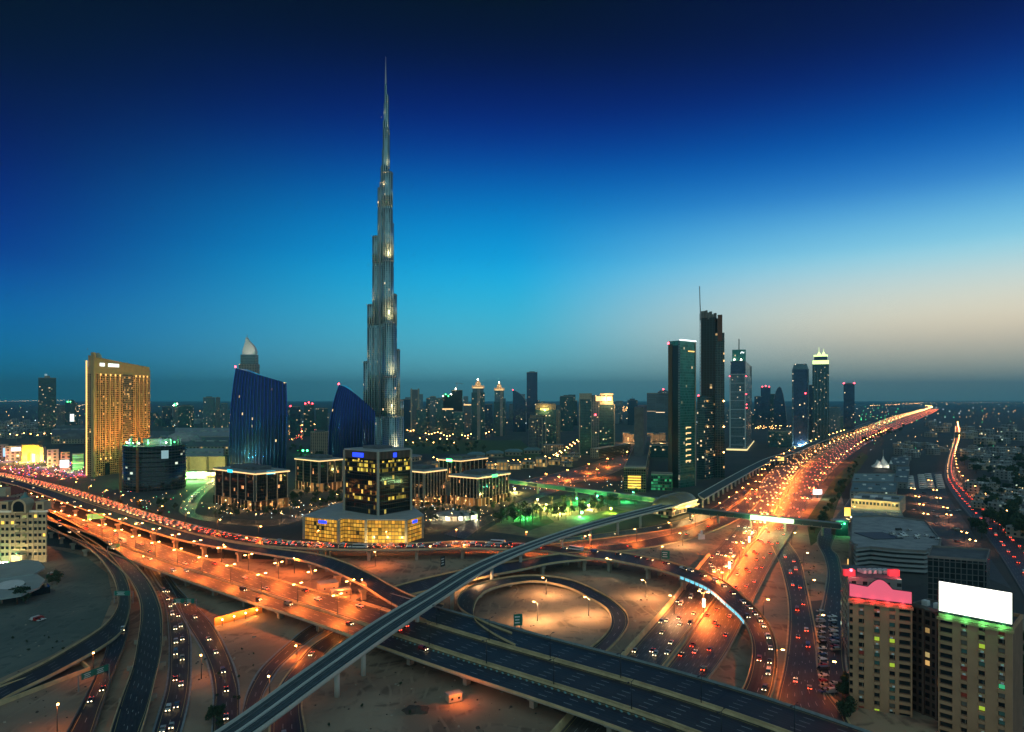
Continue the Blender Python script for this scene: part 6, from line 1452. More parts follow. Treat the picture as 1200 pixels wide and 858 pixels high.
gantry('green sign gantry over the ramp with oncoming headlights', (202, 716), (230, 716), 0, 7, ((.3, 6), (.75, 5)), .3)
gantry('pale sign gantry where the curved ramps leave the overpass', (126, 650), (142, 646), 0, 6, ((.5, 9),), 7)
def sign(label, px, py, zb, z, w, hh, rz=.3, mat=None):
    p = W(px, py, zb); r = empty('road_sign', (p.x, p.y, zb), rz, label, 'road sign')
    for s in (-1, 1): b = MB(); b.bar((s * w * .35, .2, 0), (s * w * .35, .2, z + hh * .5), .3); b.build('post', M_steel, r)
    b = MB(); b.box((0, 0, z), (w, .2, hh)); s_ = b.build('sign_panel', mat or M_sign, r)
    for k in range(3): b = MB(); b.box((-w * .08, -.14, z + hh * (.2 + .26 * k)), (w * (.62 - .12 * (k % 2)), .05, hh * .1)); b.build('lettering', M_signw, s_)
sign('green road sign on the sand island inside the loop ramp', 607, 743, 0, 4.5, 4.5, 6, .2)
sign('green road sign beside the curved ramp, near the highway wall', 780, 661, 0, 4, 6, 6, -.3)
sign('dark tilted road sign under the metro viaduct, seen edge on', 519, 672, 0, 5, 5, 7, 1.0, M_dark)
sign('lime lit direction sign beyond the main lamp row', 112, 614, 0, 5, 14, 5, .6, pbr('lime_sign', (.2, .4, .1), .5, emit=(.35, .9, .15), es=.7))
def kiosk():
    p = W(822, 632); r = empty('sign_pylon', (p.x, p.y, 0), .2, 'white stepped pylon sign on the sand by the highway', 'sign')
    for dx, hh in ((-2, 5), (0, 8), (2, 4)): b = MB(); b.box((dx, 0, 0), (1.8, 1.6, hh)); b.build('white_panel', M_white, r)
kiosk()
# ------------------------------------------------------------------ street lamps
def make_lamp(hgt, arms, panel=False, z0=0):
    r = empty('street_lamp', (0, 0, 0), 0)
    b = MB(); b.cyl((0, 0, -.2), .2, hgt + .2, 8, r2=.1); b.build('pole', M_dark, r)
    for k in range(arms):
        a = pi * k + pi / 2 if arms > 1 else pi / 2; ca, sa = cos(a), sin(a)
        b = MB(); b.bar((0, 0, hgt), (ca * 2.2, sa * 2.2, hgt + .5), .14); b.build('arm', M_dark, r)
        b = MB(); b.box((ca * 2.5, sa * 2.5, hgt + .32), (1.3, .6, .22), a); b.build('lamp_head', M_sod, r)
    if panel:
        b = MB(); b.box((.5, 0, 3.2), (.3, 1.5, 5)); b.build('lit_panel', pbr('post_panel', (.5, .4, .3), .5, emit=(1, .85, .55), es=4), r)
    return r
LAMPS = {}
def put_lamp(key, loc, rz, label, power, group='street lamps', hgt=11, arms=2, panel=False, color=SOD, off=False, rad=.5, dz=0.9):
    if not off: LIGHTS.append((Vector(loc) + Vector((0, 0, hgt + dz)), color, power, rad))
    if loc[1] > 1350:      # too far to count: one mass of lamps
        s = max(1.0, loc[1] / 1600); FARL.box((loc[0], loc[1], -.2), (.5, .5, hgt), rz, 0); FARL.box((loc[0], loc[1], hgt), (1.6 * s, 1.0 * s, .8 * s), rz, 1); return None
    k = (key, hgt, arms, panel)
    if k not in LAMPS: LAMPS[k] = make_lamp(hgt, arms, panel); o = LAMPS[k]; o.location = loc; o.rotation_euler = (0, 0, rz)
    else: o = copy_tree(LAMPS[k], None, loc, rz)
    tag(o, label, 'street lamp', group)
    return o
LIGHTS = []; FARL = MB()
def flush_lights():
    for p, c, w, rd in LIGHTS: lamp(p, c, w, None, rd, key=(c, round(w), rd), spot=168)
def along(road, d0, d1, step, u, f):
    d = d0
    while d < min(d1, road.len): p, h, w = road.at(d, u); f(p, h, d); d += step
def px_of(p): return 600 + p.x / p.y * FPX
def py_of(p): return HZ + (CAM_H - p.z) / p.y * FPX
# main overpass: two medians
def f_over(key, lab_lit, lab_dark, group):
    def f(p, h, d):
        px = px_of(p)
        if px < -60 or px > 1000: return
        lit = px < 430; put_lamp('over' if lit else 'overdark', (p.x, p.y, 7), h, lab_lit if lit else lab_dark, 46000 if px > 150 else 50000, group if lit else 'unlit lamps on the overpass', 11, 2, off=not lit)
        if not lit:
            for ch in LAMPS[('overdark', 11, 2, False)].children:
                if ch.name.startswith('lamp_head'): ch.data.materials[0] = M_dark
    return f
MED1 = Road(offs(15.6, 16.6)); MED2 = Road(offs(38.2, 39.2))
along(MED1, 60, 2000, 36, .5, f_over('a', 'lit twin arm lamp on the overpass median nearest the sand', 'unlit twin arm lamp post on the overpass', 'lit lamps on the overpass front median'))
along(MED2, 78, 2000, 36, .5, f_over('b', 'lit twin arm lamp on the rear median of the overpass', 'unlit twin arm lamp post on the overpass', 'lit lamps on the overpass rear median'))
# jam flyover lamps
along(JR, 40, 2000, 55, 0.0, lambda p, h, d: put_lamp('jam', (p.x, p.y, p.z), h, 'lamp along the rear edge of the traffic jammed flyover', 30000, 'lamps of the jammed flyover', 9, 1))
# orange ground between flyover and overpass
for px, py in ((262, 655), (345, 672), (440, 664), (505, 657), (425, 700), (545, 655), (590, 650)):
    p = W(px, py); put_lamp('under', (p.x, p.y, 0), .4, 'ground lamp on the orange sand strip behind the overpass', 15000, 'ground lamps of the orange strip', 10, 1)
for px, py in ((640, 697), (690, 722), (630, 728), (757, 700), (800, 640), (715, 672), (560, 690), (790, 720)):
    p = W(px, py); put_lamp('sand', (p.x, p.y, 0), .9, 'lamp standing on the sand around the loop ramp', 26000, 'lamps on the sand by the loop', 10, 1, color=(1, .5, .2))
# lower left ramps
for px, py, zb in ((109, 792, 0), (67, 858, 0), (168, 668, 0), (236, 795, 0.3), (316, 822, 0), (348, 770, 0), (372, 742, 0), (398, 748, 0), (420, 742, 0)):
    p = W(px, py, zb); low = px > 340; put_lamp('ramp', (p.x, p.y, zb), .5, 'lamp in the orange lit underpass mouth' if low else 'single arm lamp beside the lower curved ramps', 7000 if low else 2000, 'underpass lamps' if low else 'lamps of the lower ramps', 4.2 if low else 9, 1)
p = W(187, 664); 
for dx in (-5, 4): lamp((p.x + dx, p.y + 6, 4), (1, .25, .04), 16000, None, .4, key='ump')
# right ramp and service roads
along(R2, 10, 400, 75, 1.1, lambda p, h, d: put_lamp('srv', (p.x, p.y, 0), h, 'lamp along the service road beside the highway ramp', 2400, 'service road lamps', 10, 1))
along(R3, 30, 400, 120, 1.2, lambda p, h, d: put_lamp('acc', (p.x, p.y, 0), h, 'lamp along the narrow access road by the parking rows', 1200, 'access road lamps', 8, 1, color=(1, .6, .35)))
along(Q1, 120, 700, 48, .0, lambda p, h, d: put_lamp('slip', (p.x, p.y, 0), h, 'lamp along the slip roads under the metro viaduct', 26000, 'slip road lamps', 10, 1))
along(KR, 30, 300, 60, 0.0, lambda p, h, d: put_lamp('cur', (p.x, p.y, p.z), h, 'lamp on the outer edge of the curved ramp', 9000, 'curved ramp lamps', 9, 1))
# highway
def szr_lamp(p, h, d):
    y = p.y
    if y < 362: return
    seg = ('before the curved ramp' if y < 420 else 'between curved ramp and footbridge' if y < 660 else 'beyond the footbridge' if y < 1300 else 'far along the bright highway')
    put_lamp('szr' if y < 700 else 'szrfar', (p.x, p.y, .1), h, 'twin arm highway median lamp ' + seg, (130000 if y < 700 else 150000 if y < 1300 else 120000), 'highway lamps ' + seg, 12 if y < 700 else 14, 2, panel=(y < 700 and int(d / 50) % 2 == 0))
along(SZM, 20, 1000, 50, .5, szr_lamp); along(SZM, 1000, 2600, 95, .5, szr_lamp); along(SZM, 2600, 12000, 260, .5, lambda p, h, d: put_lamp('szrfar', (p.x, p.y, .1), h, 'twin arm highway median lamp far along the bright highway', 110000, 'highway lamps far along the bright highway', 14, 2, rad=2))
for e, rd, u in (('a', SZA, 0.0), ('b', SZB, 1.0)):
    along(rd, 620, 2600, 90, u, lambda p, h, d: put_lamp('szrfar', (p.x, p.y, .1), h, 'twin arm lamp along the outer edge of the highway', 40000 if p.y < 1300 else 50000, 'lamps along the outer highway edge', 14, 2))
# other streets
for px, py in ((640, 566), (665, 561), (690, 553), (712, 546), (735, 537), (655, 570), (700, 560)):
    p = W(px, py); put_lamp('boul', (p.x, p.y, 0), .3, 'lamp on the wide orange boulevard behind the green footbridge', 130000, 'boulevard lamps', 13, 2)
along(RS, 40, 6000, 70, 1.05, lambda p, h, d: put_lamp('ave', (p.x, p.y, 0), h, 'lamp along the avenue of tail lights by the villas', 9000 if p.y < 900 else 14000, 'avenue lamps', 10, 1, color=(1, .3, .12)))
for px, py in ((1070, 580), (1075, 590), (1080, 600), (1085, 612), (1096, 582), (1100, 592), (1108, 604), (1112, 613), (1090, 570), (1130, 635), (1140, 645)):
    p = W(px, py); put_lamp('park', (p.x, p.y, 0), .3, 'red orange lamp in the asphalt parking lot beyond the car park', 6500, 'parking lot lamps', 8, 2, color=(1, .3, .12))
for px, py in ((275, 560), (250, 575), (225, 590), (245, 605), (270, 612), (300, 613), (330, 612), (350, 604), (375, 594), (395, 588), (420, 600), (440, 612), (505, 620), (530, 612), (560, 620)):
    p = W(px, py); put_lamp('off', (p.x, p.y, 0), .3, 'warm lamp on the streets around the office blocks', 4500, 'office park lamps', 8, 1, color=(1, .5, .18))
for k in range(48):
    t = k / 47; p = W(508 + 150 * t + 6 * sin(k * 3), 541 + 7 * sin(t * 3) - 6 * t + (k % 4) * 1.5); put_lamp('shop', (p.x, p.y, 0), .3, 'bright lamp in the packed row of lights behind the office park', 13000, 'packed boulevard lights', 8, 2, color=(1, .66, .25))
for k in range(14):
    t = k / 13; p = W(652 + 26 * t, 536 - 18 * t + 3 * (k % 2)); put_lamp('shop', (p.x, p.y, 0), .3, 'bright yellow lamp in the street between the stepped and twin slab towers', 20000, 'lights between the mid towers', 8, 2, color=(1, .7, .2))
for k in range(34):
    p = W(474 + 117 * k / 33, 505 + 8 * sin(pi * k / 33) + 2 * sin(k)); put_lamp('lake', (p.x, p.y, 0), .3, 'warm lamp on the far promenade at the foot of the teal towers', 16000, 'promenade lamps', 9, 2, color=(1, .62, .3))
for k in range(14):
    p = W(340 + 44 * R.random(), 499 + 12 * R.random()); put_lamp('lake', (p.x, p.y, 0), .3, 'orange lamp between the two blue ribbed towers', 20000, 'lamps between the blue towers', 9, 2, color=(1, .5, .2))
for k in range(10):
    p = W(476 + 8 * k, 519 + 3 * sin(k * 2.)); put_lamp('lake', (p.x, p.y, 0), .3, 'orange garden lamp among trees past the supertall tower', 30000, 'garden lamps past the tower', 7, 2, color=(1, .5, .15))
for k in range(14):
    p = W(12 + 8 * k, 517 + 1.5 * sin(k * 2.)); put_lamp('lake', (p.x, p.y, 0), .3, 'lamp on the mall roof car deck at the far edge', 26000, 'mall roof lamps', 20, 2, color=(1, .7, .35))
# the park: coloured tree lights
PARK = [(603, 577, (1, .75, .2), 60000), (655, 601, (1, .9, .2), 100000), (662, 596, (.9, .95, .2), 60000), (616, 607, (.05, 1, .2), 60000), (676, 589, (.05, 1, .25), 50000), (700, 586, (.1, .9, .5), 12000), (682, 606, (.1, 1, .25), 50000), (716, 601, (.85, 1, .1), 30000), (733, 588, (.1, 1, .35), 26000), (640, 596, (1, .85, .2), 80000), (690, 597, (1, .9, .3), 30000), (630, 590, (1, .85, .3), 30000), (742, 581, (.1, 1, .35), 9000)]
for x, y, c, w in PARK:
    p = W(x, y); r = empty('park_light', (p.x, p.y, 0), 0, ('green' if c[0] < .3 else 'yellow') + ' glowing light fixture among the trees of the lit park', 'park light', 'green park lights' if c[0] < .3 else 'yellow park lights')
    b = MB(); b.cyl((0, 0, 0), .18, 4, 6); b.build('pole', M_dark, r); lightball(r, (0, 0, 4.8), pbr('pl%d' % int(c[0] * 10), (.1, .1, .1), .5, emit=c, es=22), 1.0, 'globe'); lamp((0, -1.5, 3.8), c, w * .8, r, .6, key=('pk', c, w))
tag(FARL.build('distant_street_lamps', (M_dark, M_sod)), 'far rows of tiny street lamps along the highway, promenade and streets', 'lamps', kind='stuff')
# ------------------------------------------------------------------ trees
def make_tree(seed, crown_r, hgt, mat, n=330, leaf=.9):
    rr = random.Random(seed); r = empty('tree', (0, 0, 0), 0)
    b = MB(); b.cyl((0, 0, -.2), .28, hgt * .5, 7, r2=.15)
    clumps = []
    for k in range(7):
        a = rr.uniform(0, 6.28); q = rr.uniform(.2, .75) * crown_r; z = hgt * rr.uniform(.5, .92); c = Vector((q * cos(a), q * sin(a), z)); clumps.append((c, crown_r * rr.uniform(.32, .55))); b.bar((0, 0, hgt * .42), c, .12)
    b.build('trunk', M_trunk, r); b = MB()
    for _ in range(n):
        c, rad = rr.choice(clumps); v = Vector((rr.gauss(0, 1), rr.gauss(0, 1), rr.gauss(0, .8))); v = v.normalized() * rad * rr.uniform(.45, 1.05); p = c + v
        u = Vector((rr.gauss(0, 1), rr.gauss(0, 1), rr.gauss(0, 1))).normalized(); w = u.cross(Vector((rr.gauss(0, 1), rr.gauss(0, 1), rr.gauss(0, 1)))).normalized(); s = leaf * rr.uniform(.6, 1.3)
        b.face([p - u * s * .5, p + w * s * .5, p + u * s * .5, p - w * s * .45])
    b.build('crown', mat, r); return r
def make_palm(seed, hgt):
    rr = random.Random(seed); r = empty('palm_tree', (0, 0, 0), 0); b = MB(); pts = [Vector((.25 * sin(k * .5) * k / 6, 0, hgt * k / 6)) for k in range(7)]
    for p, q in zip(pts, pts[1:]): b.bar(p, q, .42)
    b.build('trunk', M_trunk, r); b = MB(); t = pts[-1]
    for k in range(15):
        a = k * 2.4 + rr.uniform(-.2, .2); up = rr.uniform(-.1, .9); L = rr.uniform(2.6, 3.6); prev = t; side = Vector((-sin(a), cos(a), 0))
        for j in range(1, 5):
            f = j / 4; p = t + Vector((cos(a), sin(a), 0)) * L * f * (1 - .18 * up) + Vector((0, 0, L * (up * f - .75 * f * f))); w0, w1 = .5 * (1 - (f - .25)) + .1, .5 * (1 - f) + .06
            b.face([prev - side * w0, p - side * w1, p + side * w1, prev + side * w0]); prev = p
    b.build('crown', M_palm, r); return r
TREES = {}
def put_tree(kind, x, y, s, label, group, z=0):
    if kind not in TREES:
        if kind.startswith('palm'): TREES[kind] = make_palm(int(kind[-1]), 7 + int(kind[-1])); TREES[kind].hide_render = False
        else: TREES[kind] = make_tree(int(kind[-1]) * 7 + 1, 3.6, 7.5, M_leafd if kind.startswith('dark') else M_leaf)
        o = TREES[kind]; o.location = (x, y, z); o.rotation_euler = (0, 0, R.random() * 6)
    else: o = copy_tree(TREES[kind], None, (x, y, z), R.random() * 6)
    o.scale = (s, s, s * R.uniform(.85, 1.15)); tag(o, label, 'palm' if kind.startswith('palm') else 'tree', group); return o
def trees_in(n, poly, kinds, s0, s1, label, group):
    """random spots in a pixel quad"""
    for k in range(n):
        u, v = R.random(), R.random(); a = lerp2(poly[0], poly[1], u); c = lerp2(poly[3], poly[2], u); q = lerp2(a, c, v); p = W(*q)
        put_tree(R.choice(kinds), p.x, p.y, R.uniform(s0, s1), label, group)
BR = ('leafy0', 'leafy1', 'leafy2'); DK = ('dark0', 'dark1', 'dark2'); PA = ('palm0', 'palm1', 'palm2')
trees_in(96, [(572, 616), (748, 596), (745, 578), (600, 600)], BR + PA, .9, 1.5, 'tree in the coloured lit park beside the metro viaduct', 'park trees')
trees_in(14, [(596, 622), (670, 610), (660, 600), (596, 606)], PA, 1.0, 1.6, 'tall palm at the front of the coloured lit park', 'park palms')
trees_in(44, [(246, 607), (345, 604), (350, 592), (258, 597)], BR + PA, .6, 1.1, 'small tree before the office block with cyan signs', 'trees before the cyan signed block')
trees_in(38, [(340, 600), (402, 592), (402, 572), (342, 580)], BR, .7, 1.2, 'small tree in the warm lit forecourt behind the office cube', 'office forecourt trees')
trees_in(44, [(488, 616), (600, 608), (606, 586), (490, 594)], BR + PA, .6, 1.1, 'small tree around the round pavilion', 'pavilion trees')
trees_in(26, [(472, 533), (570, 532), (560, 518), (474, 516)], DK + BR, 1.2, 2.0, 'tree in the dark grove past the foot of the supertall tower', 'trees past the supertall tower')
trees_in(18, [(118, 602), (205, 610), (215, 592), (140, 588)], BR, .7, 1.1, 'tree between the round building site and the jammed flyover', 'trees by the building site')
trees_in(16, [(340, 540), (384, 538), (384, 524), (340, 524)], BR, 1.2, 1.8, 'green lit tree between the two blue ribbed towers', 'trees between the blue towers')
for k in range(3): p = W(351 + 5 * k, 532); lamp((p.x, p.y - 6, 9), (.25, 1, .25), 60000, None, .6, key='gtb'); lightball(empty('park_light', (p.x, p.y - 6, 0), 0, 'green glowing lamp between the two blue ribbed towers', 'park light', 'green lamps between the blue towers'), (0, 0, 8), M_grn, 2.2, 'globe')
trees_in(30, [(1148, 612), (1205, 640), (1205, 572), (1150, 570)], DK, 1.5, 2.6, 'dark dense tree in the villa gardens by the avenue', 'villa garden trees')
trees_in(22, [(1130, 572), (1205, 570), (1205, 520), (1130, 520)], DK, 1.6, 2.6, 'dark tree among the far villas', 'far villa trees')
trees_in(5, [(1140, 628), (1152, 632), (1150, 622), (1138, 620)], DK, 1.3, 1.6, 'round dark tree on the corner of the parking lot', 'parking corner trees')
trees_in(34, [(952, 630), (968, 612), (1014, 535), (1002, 535)], DK + BR, .8, 1.2, 'dark tree on the verge strip beside the highway', 'verge trees')
trees_in(9, [(985, 852), (1000, 852), (998, 800), (985, 800)], DK, .7, 1.1, 'dark bush tree at the foot of the tower with the pink board', 'trees by the pink board tower')
trees_in(10, [(1186, 840), (1210, 840), (1205, 720), (1188, 720)], DK, .8, 1.3, 'dark tree behind the tower with the white board', 'trees behind the white board tower')
trees_in(4, [(18, 712), (36, 716), (34, 700), (20, 698)], DK, 1.0, 1.4, 'dark round tree on the station parking lot', 'station lot trees')
trees_in(5, [(56, 690), (74, 688), (72, 680), (58, 682)], DK, .7, 1.0, 'dark tree beside the pale canopy roofs', 'canopy trees')
trees_in(5, [(246, 858), (262, 858), (258, 842), (248, 842)], DK, .5, .8, 'low dark shrub tree by the curving ramp below the metro viaduct', 'ramp shrubs')
trees_in(16, [(0, 560), (120, 566), (116, 550), (0, 545)], PA, 1.0, 1.4, 'palm washed in red light before the glowing mall gatehouse', 'red lit palms')
trees_in(26, [(1000, 527), (1060, 505), (1072, 496), (1020, 512)], DK, 1.4, 2.2, 'dark tree in the green strip where the highway bends', 'highway bend trees')
# ------------------------------------------------------------------ villas and low houses
def make_house(k):
    rr = random.Random(k + 40); r = empty('villa', (0, 0, 0), 0); w, d, h = rr.uniform(13, 20), rr.uniform(12, 17), 3.5 * (2 if k % 4 else 3)
    fm = F_villa if k % 2 else F_villa2
    b = MB(); b.box((0, 0, -.2), (w, d, h + .2), 0, 0, 1); b.build('wall', (fm, M_roof if k % 3 else M_roofd), r)
    P = [(-w / 2, -d / 2), (w / 2, -d / 2), (w / 2, d / 2), (-w / 2, d / 2)]; parapet(P, h, .9, .06, M_roof, r)
    b = MB(); b.box((w * .2, d * .15, h), (w * .3, d * .3, 2.8)); b.build('stair_house', fm, r)
    for q in range(2): b = MB(); b.box((-w * .25 + q * 3, -d * .1, h), (1.6, 1.6, 1.4)); b.build('roof_tank', M_white, r)
    if k % 2: b = MB(); b.box((0, -d / 2 - 2, -.2), (w * .5, 4, 3.6)); b.build('porch', M_cream, r)
    return r
HOUSES = [make_house(k) for k in range(6)]; USED = set()
def put_house(k, p, rz, s, label, group):
    if k not in USED: o = HOUSES[k]; USED.add(k); o.location = p; o.rotation_euler = (0, 0, rz)
    else: o = copy_tree(HOUSES[k], None, p, rz)
    o.scale = (s, s, s); tag(o, label, 'house', group)
def house_field(poly, step, s, label, group, jit=.3, rot=.45, skip=.15):
    P = [W(*q) for q in poly]; x0, x1 = min(p.x for p in P), max(p.x for p in P); y0, y1 = min(p.y for p in P), max(p.y for p in P); n = 0
    def inside(x, y):
        c = False
        for i in range(len(P)):
            a, b_ = P[i], P[i - 1]
            if (a.y > y) != (b_.y > y) and x < (b_.x - a.x) * (y - a.y) / (b_.y - a.y) + a.x: c = not c
        return c
    y = y0
    while y < y1:
        x = x0
        while x < x1:
            xx, yy = x + R.uniform(-jit, jit) * step, y + R.uniform(-jit, jit) * step
            if inside(xx, yy) and R.random() > skip: put_house(R.randrange(6), (xx, yy, 0), rot + R.choice((0, pi / 2)) + R.uniform(-.06, .06), s * R.uniform(.85, 1.25), label, group); n += 1
            x += step
        y += step
    return n
nh = house_field([(1138, 590), (1215, 660), (1225, 575), (1140, 562)], 33, 1.0, 'villa in the dark gardens next to the avenue', 'villas by the avenue')
nh += house_field([(1130, 560), (1225, 572), (1225, 530), (1126, 526)], 52, 1.2, 'villa in the middle of the dark quarter beyond the avenue', 'villas of the middle quarter')
nh += house_field([(1128, 524), (1225, 528), (1225, 504), (1125, 504)], 120, 2.0, 'low house in the far dark quarter', 'far houses')
nh += house_field([(1070, 556), (1104, 548), (1112, 520), (1050, 524)], 48, 1.2, 'low house between the highway trees and the avenue', 'houses between highway and avenue')
nh += house_field([(1065, 518), (1115, 514), (1116, 498), (1090, 494)], 120, 2.0, 'far low house between highway bend and avenue', 'far houses by the bend')
nh += house_field([(-20, 516), (60, 514), (100, 498), (-20, 494)], 110, 2.0, 'far low house beyond the lit mall', 'far houses beyond the mall')
nh += house_field([(640, 556), (640, 560), (700, 530), (690, 524)], 60, 1.2, 'low building between the packed lights and the boulevard', 'low boulevard buildings')
print('houses', nh)
# low skyline blocks far back
F_hazy = facade('hazy_flats', (.24, .32, .35), (.06, .12, .15), 5, 3.6, .3, .35, .03, (1, .8, .5), 1.6, 80)  # pale blue-grey walls carry the distance haze in their colour
def far_blocks():
    for k in range(190):
        px = R.choice([R.uniform(330, 480), R.uniform(470, 800), R.uniform(470, 700), R.uniform(800, 1010), R.uniform(120, 330), R.uniform(560, 770)]); yb = R.uniform(490, 500); h = R.uniform(7, 30) * (1.0 if 470 < px < 800 else .5); w = R.uniform(4, 9)
        P = plan(px - w / 2, px + w / 2, yb); D = P[0][1]; z = ZA(yb - h, D)
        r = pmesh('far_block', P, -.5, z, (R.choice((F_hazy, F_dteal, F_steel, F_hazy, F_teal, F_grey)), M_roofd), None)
        lab = ('hazy far block beyond the gold crowned twins' if 470 < px < 620 else 'hazy far block behind the twin slab tower' if 620 <= px < 800 else 'hazy far block behind the highway towers' if px >= 800 else 'hazy far block between the blue ribbed towers and the mall')
        tag(r, lab, 'building', lab.replace('block', 'blocks').replace('hazy ', ''))
far_blocks()
# distant sea of lamps
def far_lights():
    b = MB(); rr = random.Random(3)
    def dot(px, py, mi, s=1.0):
        p = W(px, py); r_ = p.y * .00030 * s; z = 8 if p.y > 1400 else 3
        b.v += [(p.x - r_, p.y, z), (p.x + r_, p.y, z), (p.x, p.y, z + r_), (p.x, p.y, z - r_), (p.x, p.y - r_, z), (p.x, p.y + r_, z)]; i = len(b.v) - 6
        for t in ((0, 4, 2), (4, 1, 2), (1, 5, 2), (5, 0, 2), (4, 0, 3), (1, 4, 3), (5, 1, 3), (0, 5, 3)): b.idx([i + q for q in t], mi)
    for k in range(420):
        reg = rr.random()
        if reg < .34: px, py = rr.uniform(0, 270), 476 + 34 * rr.random() ** 1.4
        elif reg < .72: px, py = rr.uniform(1000, 1200), 474 + 60 * rr.random() ** 1.6
        else: px, py = rr.uniform(330, 1010), 478 + 24 * rr.random()
        dot(px, py, rr.choice((0, 0, 1, 1, 2, 3)), rr.uniform(.6, 1.5))
    for k in range(150): dot(rr.uniform(0, 112), rr.uniform(541, 561), rr.choice((4, 4, 4, 5, 6, 1, 0, 2)), rr.uniform(.8, 2.0))
    for k in range(90): dot(rr.uniform(248, 402), rr.uniform(588, 611), rr.choice((0, 1, 1, 1, 2)), rr.uniform(.8, 1.5))
    for k in range(70): dot(rr.uniform(486, 600), rr.uniform(588, 614), rr.choice((1, 1, 1, 0, 2)), rr.uniform(.8, 1.5))
    for k in range(60): dot(rr.uniform(120, 240), rr.uniform(578, 604), rr.choice((0, 1, 3, 4, 2)), rr.uniform(.8, 1.5))
    for k in range(50): dot(rr.uniform(600, 745), rr.uniform(560, 578), rr.choice((0, 1, 2)), rr.uniform(.7, 1.3))
    for k in range(60): dot(rr.uniform(338, 386), rr.uniform(498, 520), rr.choice((0, 0, 4)), rr.uniform(.8, 1.4))
    for k in range(60): t = k / 59; dot(0 + 80 * t, 470.5 - 1.2 * t + .3 * sin(k), 1, 1.3)
    for k in range(40): t = k / 39; dot(64 + 60 * t, 474 + 3 * sin(t * 5), 1, 1.2)
    for k in range(60): dot(rr.uniform(718, 760), 474 + 6 * rr.random() + 3, 0, 1.6)
    for k in range(50): t = rr.random(); dot(1020 + 60 * t, 476 - 3 * t, 0, 1.2)
    for k in range(36): t = k / 35; dot(1040 + 160 * t, 472.4, 1, 1.0)
    for k in range(30): dot(rr.uniform(1005, 1050), rr.uniform(486, 500), 3, 1.2)
    for k in range(26): dot(rr.uniform(885, 925), rr.uniform(500, 505), 0, 1.8)
    mk = lambda n, c, e: pbr(n, (.1, .1, .1), .5, emit=c, es=e)
    o = b.build('distant_city_lights', (mk('dl0', (1, .5, .15), 9), mk('dl1', (1, .66, .3), 9), mk('dl2', (.7, .95, 1), 7), mk('dl3', (.1, 1, .35), 6), mk('dl4', (1, .05, .04), 9), mk('dl5', (.15, .15, 1), 9), mk('dl6', (1, .15, .4), 9)))
    tag(o, 'scattered tiny far lamps of the dark city out to the horizon', 'lights', kind='stuff')
far_lights()
# ------------------------------------------------------------------ vehicles
CARCOL = {'white': (.62, .62, .6), 'silver': (.38, .39, .4), 'black': (.02, .02, .022), 'red': (.3, .02, .02), 'blue': (.03, .06, .16), 'sand': (.35, .28, .18)}
def car_body(kind, col, detail):
    """one car, nose along +x"""
    paint = pbr('paint_' + col, CARCOL[col], .28, .1)
    L, Wd, Hh = {'saloon': (4.6, 1.8, 1.4), 'hatchback': (4.0, 1.75, 1.5), 'offroader': (4.8, 1.95, 1.85), 'van': (5.4, 2.0, 2.3), 'pickup': (5.2, 1.9, 1.75), 'bus': (11.5, 2.55, 3.1), 'truck': (8.5, 2.5, 3.2)}[kind]
    b = MB(); hw = Wd / 2
    low = Hh * (.56 if kind in ('saloon', 'hatchback', 'pickup') else .6)
    prof = {'saloon': [(-.5, .35), (-.49, .62), (-.30, .66), (-.17, 1), (.10, 1), (.26, .66), (.48, .58), (.5, .35)],
            'hatchback': [(-.5, .35), (-.49, .66), (-.40, .98), (.08, 1), (.25, .66), (.48, .58), (.5, .35)],
            'offroader': [(-.5, .32), (-.5, .66), (-.45, .98), (.10, 1), (.22, .66), (.49, .6), (.5, .32)],
            'van': [(-.5, .25), (-.5, .97), (.30, 1), (.44, .58), (.5, .5), (.5, .25)],
            'pickup': [(-.5, .35), (-.5, .6), (-.08, .6), (-.05, 1), (.14, 1), (.25, .64), (.49, .58), (.5, .35)],
            'bus': [(-.5, .15), (-.5, .96), (-.48, 1), (.49, 1), (.5, .9), (.5, .15)],
            'truck': [(-.5, .3), (-.5, 1), (.24, 1), (.25, .72), (.44, .74), (.5, .45), (.5, .2)]}[kind]
    n = len(prof); i0 = 0
    for s, tp in ((-1, 1), (1, 1)):
        for x, z in prof: b.v.append((x * L, s * hw * (1 if z < .7 else .84), z * Hh))
    b.idx([n - 1 - i for i in range(n)][::-1], 0); b.idx([2 * n - 1 - i for i in range(n)], 0)
    for i in range(n):
        j = (i + 1) % n; (x0, z0), (x1, z1) = prof[i], prof[j]
        gl = (min(z0, z1) >= .57 and abs(z1 - z0) > .15 and kind != 'truck') or (kind == 'truck' and z0 < .75 and z1 < .75 and z1 > .4 and x1 > x0)
        b.idx((i, j, n + j, n + i), 1 if gl else 0)
    # side glass just proud
    gz0, gz1 = (.66, .95) if kind != 'bus' else (.5, .86)
    xs = [x for x, z in prof if z > .9] or [0]
    if kind != 'truck':
        for s in (-1, 1): y = s * hw * .935; b.face([(min(xs) * L, y, gz0 * Hh), (max(xs) * L + (.4 if kind != 'bus' else 0), y, gz0 * Hh), (max(xs) * L, s * hw * .86, gz1 * Hh), (min(xs) * L, s * hw * .86, gz1 * Hh)][::s], 1)
    if not detail:
        for s in (-1, 1):
            b.box((L * .492, s * hw * .68, .55), (.18, .34, .26), 0, 2); b.box((-L * .492, s * hw * .7, .62), (.18, .34, .24), 0, 3)
            for x in (-.31, .31): b.box((x * L, s * hw * .9, -.02), (.62, .3, .62), 0, 4)
    return b, paint, L, hw
CARS = {}
